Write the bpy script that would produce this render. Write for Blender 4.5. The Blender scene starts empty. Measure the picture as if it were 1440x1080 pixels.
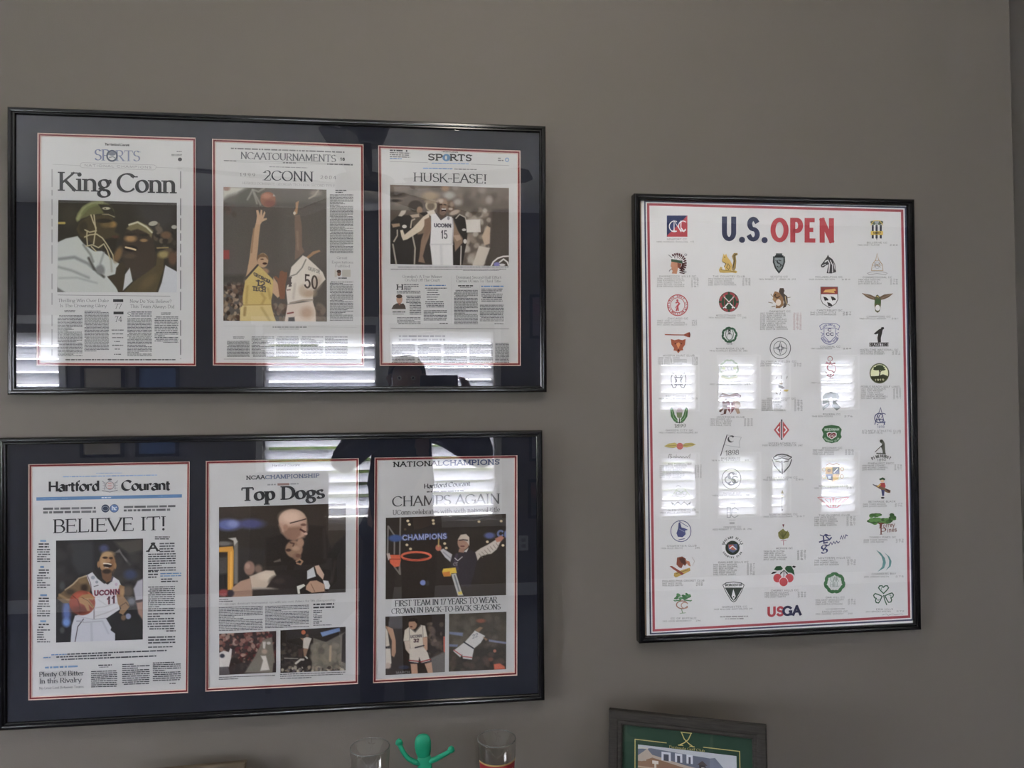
import bpy, bmesh, math, random
import numpy as np
from mathutils import Vector, Matrix

scene = bpy.context.scene
COL = scene.collection
PI = math.pi

# ---------------------------------------------------------------- camera
CAM_LOC = Vector((-0.7407, -1.4910, 1.600))
CAM_ROT = Matrix(((0.99411, 0.00490, -0.10827), (-0.10811, -0.02580, -0.99380), (-0.00766, 0.99966, -0.02512)))
cam_data = bpy.data.cameras.new('camera')
cam_data.sensor_width = 36.0
cam_data.lens = 25.0
cam_data.clip_start = 0.01
cam = bpy.data.objects.new('camera', cam_data)
COL.objects.link(cam)
cam.matrix_world = Matrix.Translation(CAM_LOC) @ CAM_ROT.to_4x4()
scene.camera = cam

# ---------------------------------------------------------------- view, sky, sun
scene.view_settings.view_transform = 'Standard'
scene.view_settings.look = 'None'
scene.view_settings.gamma = 1.0
scene.view_settings.use_curve_mapping = False
scene.view_settings.exposure = 2.18
world = bpy.data.worlds.new('daylight')
scene.world = world
world.use_nodes = True
wn = world.node_tree.nodes
wn['Background'].inputs[0].default_value = (0.91, 0.94, 1.0, 1)
wn['Background'].inputs[1].default_value = 7.0
sun_data = bpy.data.lights.new('sun', 'SUN')
sun_data.energy = 8.0
sun_data.angle = math.radians(0.6)
sun_data.color = (1.0, 0.95, 0.86)
sun = bpy.data.objects.new('sun', sun_data)
COL.objects.link(sun)
sun.location = (-1.5, -9, 9)
sun.rotation_euler = Vector((0.10, 0.72, -0.85)).to_track_quat('-Z', 'Y').to_euler()

FILL_WATTS, FILL_GLOW = 4.3, 0.8          # added ceiling fill lamp, out of view

# ---------------------------------------------------------------- tags
def tag(o, label=None, cat=None, group=None, kind=None):
    if label: o['label'] = label
    if cat: o['category'] = cat
    if group: o['group'] = group
    if kind: o['kind'] = kind
    return o

def thing(name, label, cat, loc=(0, 0, 0), rot=(0, 0, 0), group=None):
    o = bpy.data.objects.new(name, None)
    o.empty_display_size = 0.05
    COL.objects.link(o)
    o.location = loc
    o.rotation_euler = rot
    return tag(o, label, cat, group)

# ---------------------------------------------------------------- materials
def lin1(x):
    x = x / 255.0
    return x / 12.92 if x <= 0.04045 else ((x + 0.055) / 1.055) ** 2.4

def lin(c):
    return tuple(lin1(v) for v in c)

def mat(name, color, rough=0.5, metal=0.0, spec=0.5, coat=0.0, bump=None, noise=None):
    m = bpy.data.materials.new(name)
    m.use_nodes = True
    nt = m.node_tree
    b = nt.nodes['Principled BSDF']
    b.inputs['Base Color'].default_value = (*color, 1)
    b.inputs['Roughness'].default_value = rough
    b.inputs['Metallic'].default_value = metal
    b.inputs['Specular IOR Level'].default_value = spec
    b.inputs['Coat Weight'].default_value = coat
    if noise or bump:
        tc = nt.nodes.new('ShaderNodeTexCoord')
        mp = nt.nodes.new('ShaderNodeMapping')
        nt.links.new(tc.outputs['Object'], mp.inputs['Vector'])
    if noise:      # (scale, stretch, second colour)
        n = nt.nodes.new('ShaderNodeTexNoise')
        n.inputs['Scale'].default_value = noise[0]
        n.inputs['Detail'].default_value = 5
        mp.inputs['Scale'].default_value = noise[1]
        r = nt.nodes.new('ShaderNodeValToRGB')
        r.color_ramp.elements[0].position = 0.35
        r.color_ramp.elements[1].position = 0.65
        r.color_ramp.elements[0].color = (*color, 1)
        r.color_ramp.elements[1].color = (*noise[2], 1)
        nt.links.new(mp.outputs[0], n.inputs['Vector'])
        nt.links.new(n.outputs['Fac'], r.inputs[0])
        nt.links.new(r.outputs[0], b.inputs['Base Color'])
    if bump:       # (scale, strength)
        n2 = nt.nodes.new('ShaderNodeTexNoise')
        n2.inputs['Scale'].default_value = bump[0]
        n2.inputs['Detail'].default_value = 4
        bp = nt.nodes.new('ShaderNodeBump')
        bp.inputs['Strength'].default_value = bump[1]
        bp.inputs['Distance'].default_value = 0.002
        nt.links.new(tc.outputs['Object'], n2.inputs['Vector'])
        nt.links.new(n2.outputs['Fac'], bp.inputs['Height'])
        nt.links.new(bp.outputs[0], b.inputs['Normal'])
    return m

def print_material(name, rough=0.65, spec=0.25):
    m = mat(name, (0.8, 0.8, 0.8), rough, 0, spec)
    nt = m.node_tree
    a = nt.nodes.new('ShaderNodeVertexColor')
    a.layer_name = 'ink'
    nt.links.new(a.outputs['Color'], nt.nodes['Principled BSDF'].inputs['Base Color'])
    return m

def pane_material(name, f0=0.04, tint=(1, 1, 1)):
    """clear glazing sheet: transparent, with a Schlick mirror reflection on each face"""
    m = bpy.data.materials.new(name)
    m.use_nodes = True
    nt = m.node_tree
    nt.nodes.clear()
    out = nt.nodes.new('ShaderNodeOutputMaterial')
    mix = nt.nodes.new('ShaderNodeMixShader')
    tr = nt.nodes.new('ShaderNodeBsdfTransparent')
    tr.inputs[0].default_value = (*tint, 1)
    gl = nt.nodes.new('ShaderNodeBsdfGlossy')
    gl.inputs['Roughness'].default_value = 0.0
    gl.inputs['Color'].default_value = (1, 1, 1, 1)
    lw = nt.nodes.new('ShaderNodeLayerWeight')
    lw.inputs['Blend'].default_value = 0.5
    p = nt.nodes.new('ShaderNodeMath'); p.operation = 'POWER'; p.inputs[1].default_value = 5
    mu = nt.nodes.new('ShaderNodeMath'); mu.operation = 'MULTIPLY_ADD'
    mu.inputs[1].default_value = 1 - f0
    mu.inputs[2].default_value = f0
    nt.links.new(lw.outputs['Facing'], p.inputs[0])
    nt.links.new(p.outputs[0], mu.inputs[0])
    nt.links.new(mu.outputs[0], mix.inputs[0])
    nt.links.new(tr.outputs[0], mix.inputs[1])
    nt.links.new(gl.outputs[0], mix.inputs[2])
    nt.links.new(mix.outputs[0], out.inputs[0])
    return m

M_INK = print_material('printed paper')
M_MAT = print_material('mat board', 0.9, 0.1)
M_PANE = pane_material('frame glazing', 0.034)
M_TUMBLER = pane_material('clear drinking glass', 0.045, (.985, .985, .98))
M_WPANE = pane_material('window glass', 0.03)
M_BLACK = mat('black lacquered frame', (0.005, 0.005, 0.006), 0.16, 0, 0.4)
M_BACK = mat('brown backing paper', (0.25, 0.18, 0.12), 0.9)
M_WALL = mat('warm grey wall paint', (0.156, 0.141, 0.123), 0.75, 0, 0.3, 0, (420, 0.12))
M_CEIL = mat('white ceiling paint', (0.88, 0.87, 0.84), 0.9, 0, 0.2)
M_TRIM = mat('white trim paint', (0.75, 0.75, 0.74), 0.45)
M_CARPET = mat('blue grey carpet', (0.10, 0.105, 0.125), 0.95, 0, 0.1, 0, (260, 0.9), (180, (1, 1, 1), (0.14, 0.147, 0.17)))

# ---------------------------------------------------------------- mesh helpers
def link_mesh(name, verts, faces, m, parent=None, smooth=False):
    me = bpy.data.meshes.new(name)
    me.from_pydata([tuple(v) for v in verts], [], [tuple(f) for f in faces])
    me.update()
    if m: me.materials.append(m)
    if smooth:
        me.polygons.foreach_set('use_smooth', [True] * len(me.polygons))
    o = bpy.data.objects.new(name, me)
    COL.objects.link(o)
    if parent: o.parent = parent
    return o

class MB:
    """collects shapes into one mesh"""
    def __init__(s): s.v = []; s.f = []
    def quads(s, vs, fs):
        b = len(s.v); s.v += [tuple(p) for p in vs]; s.f += [tuple(i + b for i in f) for f in fs]; return s
    def box(s, a, b):
        (x0, y0, z0), (x1, y1, z1) = a, b
        return s.quads([(x0, y0, z0), (x1, y0, z0), (x1, y1, z0), (x0, y1, z0), (x0, y0, z1), (x1, y0, z1), (x1, y1, z1), (x0, y1, z1)],
                       [(0, 3, 2, 1), (4, 5, 6, 7), (0, 1, 5, 4), (1, 2, 6, 5), (2, 3, 7, 6), (3, 0, 4, 7)])
    def xbox(s, size, M):
        x, y, z = (d / 2 for d in size)
        c = [(-x, -y, -z), (x, -y, -z), (x, y, -z), (-x, y, -z), (-x, -y, z), (x, -y, z), (x, y, z), (-x, y, z)]
        return s.quads([M @ Vector(p) for p in c], [(0, 3, 2, 1), (4, 5, 6, 7), (0, 1, 5, 4), (1, 2, 6, 5), (2, 3, 7, 6), (3, 0, 4, 7)])
    def lathe(s, prof, n=40, c=(0, 0, 0), closed=False):
        vs = []; fs = []; k = len(prof)
        for i in range(n):
            a = 2 * PI * i / n
            for r, z in prof: vs.append((c[0] + r * math.cos(a), c[1] + r * math.sin(a), c[2] + z))
        for i in range(n):
            j = (i + 1) % n
            for q in range(k if closed else k - 1):
                q2 = (q + 1) % k
                fs.append((i * k + q, j * k + q, j * k + q2, i * k + q2))
        return s.quads(vs, fs)
    def tube(s, pts, rads, n=12, flat=1.0, cap=True):
        pts = [Vector(p) for p in pts]
        if not hasattr(rads, '__len__'): rads = [rads] * len(pts)
        vs = []; fs = []; up = Vector((0, 0, 1))
        for i, p in enumerate(pts):
            d = (pts[min(i + 1, len(pts) - 1)] - pts[max(i - 1, 0)]).normalized()
            ref = Vector((0, 1, 0)) if abs(d.y) < 0.9 else Vector((1, 0, 0))
            a = d.cross(ref).normalized(); b = d.cross(a).normalized()
            for k in range(n):
                t = 2 * PI * k / n
                vs.append(p + a * rads[i] * math.cos(t) + b * rads[i] * flat * math.sin(t))
        for i in range(len(pts) - 1):
            for k in range(n):
                k2 = (k + 1) % n
                fs.append((i * n + k, i * n + k2, (i + 1) * n + k2, (i + 1) * n + k))
        if cap:
            fs.append(tuple(range(n))[::-1]); fs.append(tuple((len(pts) - 1) * n + k for k in range(n)))
        return s.quads(vs, fs)
    def build(s, name, m, parent=None, smooth=False, bevel=0):
        o = link_mesh(name, s.v, s.f, m, parent, smooth)
        if bevel:
            b = o.modifiers.new('bevel', 'BEVEL'); b.width = bevel; b.segments = 2; b.limit_method = 'ANGLE'
        return o

# ---------------------------------------------------------------- measuring the pictures on the wall
_RI = np.array(CAM_ROT)            # camera axes
_FPX = 1000.0                      # focal length in photo pixels (25 mm on 36 mm, 1440 px)
def on_plane(Mat, depth, px, py):
    """where the sight line of a photo pixel meets the plane local-y = depth of a picture; local (u, v)"""
    px = np.asarray(px, float); py = np.asarray(py, float)
    d = np.stack([(px - 720) / _FPX, -(py - 540) / _FPX, -np.ones_like(px)], -1) @ _RI.T
    Mi = np.array(Mat.inverted())
    o = Mi[:3, :3] @ np.array(CAM_LOC) + Mi[:3, 3]
    d = d @ Mi[:3, :3].T
    t = (depth - o[1]) / d[..., 1]
    return o[0] + t * d[..., 0], o[2] + t * d[..., 2]

# ---------------------------------------------------------------- lettering: stroke glyphs (cap height 1, x height .64)
def _L(*p): return [tuple(q) for q in zip(p[::2], p[1::2])]
def _E(cx, cy, rx, ry, a0, a1):
    n = max(3, int(abs(a1 - a0) / 15))
    return [(cx + rx * math.cos(math.radians(a0 + (a1 - a0) * i / n)), cy + ry * math.sin(math.radians(a0 + (a1 - a0) * i / n))) for i in range(n + 1)]
def _glyphs():
    L, E = _L, _E
    G = {}
    st = lambda x, h=1: L(x, 0, x, h)
    G['A'] = (.72, [L(.02, 0, .36, 1), L(.36, 1, .70, 0), L(.14, .36, .58, .36)])
    G['B'] = (.62, [st(.1), L(.1, 1, .32, 1) + E(.32, .76, .2, .24, 90, -90) + L(.1, .52), L(.1, .52, .33, .52) + E(.33, .26, .24, .26, 90, -90) + L(.1, 0)])
    G['C'] = (.78, [E(.43, .5, .39, .5, 42, 318)])
    G['D'] = (.76, [st(.1), L(.1, 1, .3, 1) + E(.3, .5, .4, .5, 90, -90) + L(.1, 0)])
    G['E'] = (.62, [st(.1), L(.1, 1, .54, 1), L(.1, .52, .46, .52), L(.1, 0, .58, 0)])
    G['F'] = (.58, [st(.1), L(.1, 1, .54, 1), L(.1, .52, .46, .52)])
    G['G'] = (.82, [E(.43, .5, .39, .5, 42, 325), L(.76, .05, .76, .42), L(.54, .42, .8, .42)])
    G['H'] = (.8, [st(.12), st(.68), L(.12, .52, .68, .52)])
    G['I'] = (.3, [st(.15)])
    G['J'] = (.44, [L(.3, 1, .3, .2) + E(.16, .2, .14, .22, 0, -140)])
    G['K'] = (.7, [st(.1), L(.62, 1, .12, .40), L(.26, .56, .66, 0)])
    G['L'] = (.58, [st(.1), L(.1, 0, .56, 0)])
    G['M'] = (.94, [L(.12, 0, .14, 1), L(.14, 1, .47, .08), L(.47, .08, .8, 1), L(.8, 1, .82, 0)])
    G['N'] = (.78, [st(.12), L(.12, 1, .66, 0), L(.66, 0, .66, 1)])
    G['O'] = (.86, [E(.43, .5, .38, .5, 90, 450)])
    G['P'] = (.6, [st(.1), L(.1, 1, .34, 1) + E(.34, .73, .22, .27, 90, -90) + L(.1, .46)])
    G['Q'] = (.86, [E(.43, .5, .38, .5, 90, 450), L(.45, .2, .8, -.15)])
    G['R'] = (.68, [st(.1), L(.1, 1, .34, 1) + E(.34, .74, .22, .26, 90, -90) + L(.1, .48), L(.32, .48, .64, 0)])
    G['S'] = (.58, [E(.29, .75, .21, .25, 35, 262) + E(.28, .25, .24, .25, 75, -150)])
    G['T'] = (.7, [st(.35), L(.02, 1, .68, 1)])
    G['U'] = (.78, [L(.12, 1, .12, .32) + E(.39, .32, .27, .32, 180, 360) + L(.66, 1)])
    G['V'] = (.72, [L(.02, 1, .36, 0), L(.36, 0, .70, 1)])
    G['W'] = (1.04, [L(.02, 1, .28, 0), L(.28, 0, .52, .9), L(.52, .9, .76, 0), L(.76, 0, 1.02, 1)])
    G['X'] = (.7, [L(.04, 1, .66, 0), L(.64, 1, .04, 0)])
    G['Y'] = (.7, [L(.02, 1, .35, .48), L(.68, 1, .35, .48), st(.35, .48)])
    G['Z'] = (.62, [L(.04, 1, .56, 1), L(.56, 1, .04, 0), L(.04, 0, .58, 0)])
    G['0'] = (.58, [E(.29, .5, .23, .5, 90, 450)])
    G['1'] = (.42, [L(.1, .8, .24, 1), st(.24)])
    G['2'] = (.58, [E(.27, .72, .21, .28, 165, -35) + L(.04, 0), L(.04, 0, .52, 0)])
    G['3'] = (.56, [E(.26, .75, .2, .25, 150, -90), E(.26, .26, .23, .26, 90, -150)])
    G['4'] = (.6, [L(.42, 1, .03, .3), L(.03, .3, .57, .3), st(.42)])
    G['5'] = (.56, [L(.48, 1, .12, 1), L(.12, 1, .09, .54) + E(.26, .31, .24, .31, 120, -150)])
    G['6'] = (.58, [E(.42, .5, .34, .5, 100, 180), E(.3, .3, .22, .3, 90, 450)])
    G['7'] = (.54, [L(.04, 1, .5, 1), L(.5, 1, .18, 0)])
    G['8'] = (.58, [E(.29, .75, .19, .25, 90, 450), E(.29, .26, .23, .26, 90, 450)])
    G['9'] = (.58, [E(.28, .7, .22, .3, 90, 450), E(.16, .5, .34, .5, 0, -80)])
    G['a'] = (.54, [L(.44, 0, .44, .44) + E(.26, .44, .18, .2, 0, 150), E(.25, .19, .19, .19, 60, 420)])
    G['b'] = (.58, [st(.1), E(.3, .32, .2, .32, 90, 450)])
    G['c'] = (.5, [E(.28, .32, .23, .32, 45, 318)])
    G['d'] = (.58, [st(.48), E(.28, .32, .2, .32, 90, 450)])
    G['e'] = (.54, [L(.07, .34, .48, .34) + E(.28, .33, .21, .31, 4, 315)])
    G['f'] = (.34, [L(.15, 0, .15, .8) + E(.29, .8, .14, .2, 180, 60), L(.02, .62, .32, .62)])
    G['g'] = (.56, [E(.26, .42, .18, .22, 90, 450), L(.16, .24, .11, .14, .24, .07) + E(.26, -.12, .21, .19, 90, -270), L(.4, .58, .54, .62)])
    G['h'] = (.58, [st(.1), L(.1, .4) + E(.28, .42, .19, .22, 160, 0) + L(.47, 0)])
    G['i'] = (.26, [L(.13, 0, .13, .63), ('dot', .13, .88)])
    G['j'] = (.26, [L(.14, .63, .14, -.15) + E(.02, -.15, .12, .16, 0, -110), ('dot', .14, .88)])
    G['k'] = (.56, [st(.1), L(.46, .63, .12, .26), L(.22, .36, .5, 0)])
    G['l'] = (.26, [st(.13)])
    G['m'] = (.86, [st(.1, .63), L(.1, .4) + E(.26, .42, .17, .22, 160, 0) + L(.43, 0), L(.43, .4) + E(.59, .42, .17, .22, 160, 0) + L(.76, 0)])
    G['n'] = (.58, [st(.1, .63), L(.1, .4) + E(.28, .42, .19, .22, 160, 0) + L(.47, 0)])
    G['o'] = (.58, [E(.29, .32, .23, .32, 90, 450)])
    G['p'] = (.58, [L(.1, -.32, .1, .63), E(.3, .32, .2, .32, 90, 450)])
    G['q'] = (.58, [L(.48, -.32, .48, .63), E(.28, .32, .2, .32, 90, 450)])
    G['r'] = (.42, [st(.1, .63), E(.28, .40, .18, .23, 170, 50)])
    G['s'] = (.44, [E(.22, .48, .15, .16, 40, 262) + E(.22, .16, .17, .16, 75, -150)])
    G['t'] = (.36, [L(.15, .86, .15, .14) + E(.27, .14, .12, .14, 180, 300), L(.02, .62, .33, .62)])
    G['u'] = (.58, [L(.1, .63, .1, .2) + E(.28, .2, .18, .2, 180, 340), L(.47, 0, .47, .63)])
    G['v'] = (.54, [L(.02, .63, .27, 0), L(.27, 0, .52, .63)])
    G['w'] = (.8, [L(.02, .63, .22, 0), L(.22, 0, .4, .58), L(.4, .58, .58, 0), L(.58, 0, .78, .63)])
    G['x'] = (.54, [L(.03, .63, .5, 0), L(.5, .63, .03, 0)])
    G['y'] = (.54, [L(.02, .63, .27, .02), L(.52, .63, .2, -.3)])
    G['z'] = (.48, [L(.04, .63, .43, .63), L(.43, .63, .04, 0), L(.04, 0, .45, 0)])
    G['.'] = (.26, [('dot', .13, .06)]); G[':'] = (.26, [('dot', .13, .06), ('dot', .13, .5)])
    G[','] = (.26, [L(.14, .08, .08, -.16)]); G["'"] = (.2, [L(.1, 1, .1, .74)])
    G['!'] = (.3, [L(.15, 1, .15, .28), ('dot', .15, .05)])
    G['?'] = (.5, [E(.24, .76, .18, .24, 160, -60) + L(.24, .26), ('dot', .24, .05)])
    G['-'] = (.4, [L(.05, .4, .35, .4)]); G['&'] = (.7, [E(.3, .76, .16, .24, -40, 220) + L(.6, 0), E(.28, .24, .22, .25, 120, 330) + L(.62, .44)])
    G[' '] = (.3, [])
    return G
GLYPH = _glyphs()
#            thick thin  serif  nib   tracking
STYLE = {'serif': (.15, .055, .045, 14, .02), 'heavy': (.19, .075, .065, 14, .02), 'fat': (.27, .095, .085, 12, .05), 'slab': (.23, .17, .15, 0, .10),
         'sans': (.12, .12, 0, 0, .10), 'bold': (.25, .22, 0, 0, .14), 'title': (.205, .17, 0, 0, .24), 'fine': (.11, .11, 0, 0, .16),
         'black': (.29, .05, 0, 36, .0), 'light': (.115, .06, .045, 10, .03)}

def _bar(p, q, w):
    d = np.array(q, float) - p; d /= max(np.hypot(*d), 1e-9); n = np.array((-d[1], d[0])) * w / 2
    return [tuple(p + n), tuple(q + n), tuple(q - n), tuple(p - n)]

def _segdist(p, a, b):
    a = np.array(a); b = np.array(b); p = np.array(p); ab = b - a
    t = max(0, min(1, float((p - a) @ ab) / max(float(ab @ ab), 1e-9)))
    return float(np.hypot(*(p - a - t * ab)))

def lettering(text, style, xs):
    """polygons of a line of text in units of the cap height; x already squeezed by xs"""
    thick, thin, serif, nib, track = STYLE[style]
    u = np.array((math.cos(math.radians(nib)), math.sin(math.radians(nib)))); w = np.array((-u[1], u[0]))
    polys = []; x = 0.0
    for ch in text:
        if ch not in GLYPH: x += .3; continue
        width, strokes = GLYPH[ch]
        S = []
        for s in strokes:
            if s[0] == 'dot':
                r = max(thick * .62, .06); polys.append([((x + s[1]) * xs + r * math.cos(a * PI / 5), s[2] + r * math.sin(a * PI / 5)) for a in range(10)])
            else: S.append([((x + a) * xs, b * (1 - thin) + thin / 2 if b >= 0 else b + thin / 2) for a, b in s])
        ends = []
        for si, s in enumerate(S):
            P = np.array(s); n = len(P)
            seg = np.diff(P, axis=0); ln = np.hypot(seg[:, 0], seg[:, 1]); keep = np.r_[True, ln > 1e-6]
            P = P[keep]; n = len(P); seg = np.diff(P, axis=0); d = seg / np.hypot(seg[:, 0], seg[:, 1])[:, None]
            closed = np.hypot(*(P[0] - P[-1])) < 1e-4
            left = []; right = []
            if not closed:
                if abs(d[0][1]) > .5: P[0] = P[0] - d[0] * thin / 2
                if abs(d[-1][1]) > .5: P[-1] = P[-1] + d[-1] * thin / 2
            for i in range(n):
                d0 = d[i - 1] if i > 0 else (d[-1] if closed else d[0]); d1 = d[i] if i < n - 1 else (d[0] if closed else d[-1])
                t = d0 + d1; t = t / max(np.hypot(*t), 1e-6); nn = np.array((-t[1], t[0]))
                hw = math.sqrt((thick / 2 * (nn @ u)) ** 2 + (thin / 2 * (nn @ w)) ** 2) / max(.75, abs(float(nn @ np.array((-d1[1], d1[0])))))
                left.append(tuple(P[i] + nn * hw)); right.append(tuple(P[i] - nn * hw))
            polys += [[left[i], left[i + 1], right[i + 1], right[i]] for i in range(n - 1)]
            if not closed:
                ends += [(P[0], -d[0], si), (P[-1], d[-1], si)]
        if serif:
            for p, d, si in ends:
                if abs(d[1]) > .5:
                    near = [e for e in ends if e[2] != si and np.hypot(*(e[0] - p)) < .03 and abs(e[1][1]) > .5]
                    if near: continue
                    yy = p[1]
                    if abs(yy) < .03 or yy > .6 or yy < -.25:
                        hb = .1 + thick * .45; lo, hi = hb, hb
                        if .55 < yy < .7: hi = thick * .3
                        off = serif / 2 * (1 if d[1] < 0 else -1)
                        polys.append(_bar((p[0] - lo * min(1, xs * 1.1), yy + off), (p[0] + hi * min(1, xs * 1.1), yy + off), serif))
                elif abs(d[0]) > .9:
                    if any(_segdist(p, S[k][i], S[k][i + 1]) < .04 for k in range(len(S)) if k != si for i in range(len(S[k]) - 1)): continue
                    h = .17; y0 = p[1]
                    a, b = (y0, y0 + h) if y0 < .1 else ((y0 - h, y0) if y0 > .6 else (y0 - h * .45, y0 + h * .45))
                    polys.append(_bar((p[0], a), (p[0], b), max(serif, thin)))
        x += width + track
    return polys, x - track

def text_width(text, style): return sum(GLYPH.get(c, (.3,))[0] + STYLE[style][4] for c in text) - STYLE[style][4]

# ---------------------------------------------------------------- ink on paper
NEWS = (194, 196, 203); POSTER = (196, 193, 187)
class Ink:
    """flat printed shapes, entered in crop coordinates of the picture they lie on"""
    def __init__(s, Mat, depth, ref=NEWS, white=0.56):
        s.M = Mat; s.d = depth; s.px = []; s.faces = []; s.cols = []; s.lifts = []; s.o = (0, 0); s.k = 1.0
        s.refl = np.array(lin(ref)); s.white = white; s.z = 0; s.rnd = random.Random(7)
    def at(s, ox, oy, k=1.0): s.o = (ox, oy); s.k = k; return s
    def colour(s, c):
        v = np.array(lin(c)) / s.refl * s.white
        return tuple(np.clip(v + (v.mean() - v) * .20, 0.004, 0.9))
    def poly(s, pts, c, lift=None):
        if lift is None: s.z += 1; lift = s.z
        b = len(s.px)
        s.px += [(s.o[0] + x / s.k, s.o[1] + y / s.k) for x, y in pts]
        s.faces.append(tuple(range(b, b + len(pts)))); s.cols.append(s.colour(c)); s.lifts += [lift] * len(pts)
        return s
    def rect(s, x0, y0, x1, y1, c, sl=0): return s.poly([(x0, y0), (x1, y0 + sl * (x1 - x0)), (x1, y1 + sl * (x1 - x0)), (x0, y1)], c)
    def ell(s, cx, cy, rx, ry, c, rot=0, n=24, a0=0, a1=360):
        ca, sa = math.cos(math.radians(rot)), math.sin(math.radians(rot)); P = []
        m = n if a1 - a0 >= 360 else n + 1
        for i in range(m):
            t = math.radians(a0 + (a1 - a0) * i / n); x, y = rx * math.cos(t), ry * math.sin(t)
            P.append((cx + x * ca - y * sa, cy + x * sa + y * ca))
        return s.poly(P, c)
    def ring(s, cx, cy, rx, ry, w, c, a0=0, a1=360, n=28, rot=0):
        ca, sa = math.cos(math.radians(rot)), math.sin(math.radians(rot))
        P = [(rx * math.cos(math.radians(a0 + (a1 - a0) * i / n)), ry * math.sin(math.radians(a0 + (a1 - a0) * i / n))) for i in range(n + 1)]
        return s.line([(cx + x * ca - y * sa, cy + x * sa + y * ca) for x, y in P], w, c)
    def line(s, pts, w, c):
        s.z += 1
        P = np.array(pts, float); seg = np.diff(P, axis=0); ln = np.hypot(seg[:, 0], seg[:, 1]); ln[ln < 1e-9] = 1; d = seg / ln[:, None]
        closed = np.hypot(*(P[0] - P[-1])) < 1e-6; n = len(P); l = []; r = []
        for i in range(n):
            d0 = d[i - 1] if i else (d[-1] if closed else d[0]); d1 = d[i] if i < n - 1 else (d[0] if closed else d[-1])
            t = d0 + d1; t = t / max(np.hypot(*t), .3); nn = np.array((-t[1], t[0])); h = w / 2 / max(.6, abs(nn @ np.array((-d1[1], d1[0]))))
            l.append(P[i] + nn * h); r.append(P[i] - nn * h)
        for i in range(n - 1): s.poly([l[i], l[i + 1], r[i + 1], r[i]], c, s.z + (i % 2) * .2)
        return s
    def text(s, t, x0, y0, x1, y1, h, style, c):
        """baseline from (x0, y0) to (x1, y1), capital height h"""
        nat = text_width(t, style); L = x1 - x0
        xs = L / nat / h
        polys, _ = lettering(t, style, xs); s.z += 1
        sl = (y1 - y0) / L
        for i, p in enumerate(polys):
            s.poly([(x0 + a * h, y0 + a * h * sl - b * h) for a, b in p], c, s.z + (i % 7) * .12)
        return s
    def para(s, x0, y0, x1, y1, n, c, sl=0, bold=0, rag=.12, fill=.5):
        """n lines of body copy, first line at y0, last at y1"""
        s.z += 1; R = s.rnd; pitch = (y1 - y0) / max(1, n - 1) if n > 1 else (y1 - y0 or 10)
        for i in range(n):
            y = y0 + pitch * i if n > 1 else y0; x = x0; end = x1
            q = R.random()
            if q < rag: end = x0 + (x1 - x0) * R.uniform(.35, .8)
            if q > .9: x = x0 + (x1 - x0) * .06
            h = abs(pitch) * fill if n > 1 else abs(y1 - y0) or 5
            while x < end - h * .5:
                w = min(end - x, h * R.choice((1.4, 2.2, 3, 3.6, 4.6, 5.5)))
                g = R.uniform(-14, 14) - bold
                s.poly([(x, y + sl * (x - x0) - h / 2), (x + w, y + sl * (x + w - x0) - h / 2), (x + w, y + sl * (x + w - x0) + h / 2), (x, y + sl * (x - x0) + h / 2)],
                       tuple(max(0, v + g) for v in c), s.z)
                x += w + h * .55
        return s
    def build(s, name, parent, label=None, lift0=0, thick=0):
        px = np.array(s.px)
        u, v = on_plane(s.M, s.d, px[:, 0], px[:, 1])
        dep = s.d - (np.array(s.lifts) + lift0) * 1.2e-5
        me = bpy.data.meshes.new(name)
        me.from_pydata(list(zip(u.tolist(), dep.tolist(), v.tolist())), [], s.faces)
        ca = me.color_attributes.new('ink', 'FLOAT_COLOR', 'CORNER')
        n = np.array([len(f) for f in s.faces])
        cols = np.repeat(np.c_[np.array(s.cols), np.ones(len(n))], n, axis=0)
        ca.data.foreach_set('color', cols.ravel())
        me.materials.append(M_INK)
        o = bpy.data.objects.new(name, me); COL.objects.link(o); o.parent = parent
        if label: o['label'] = label
        return o

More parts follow.
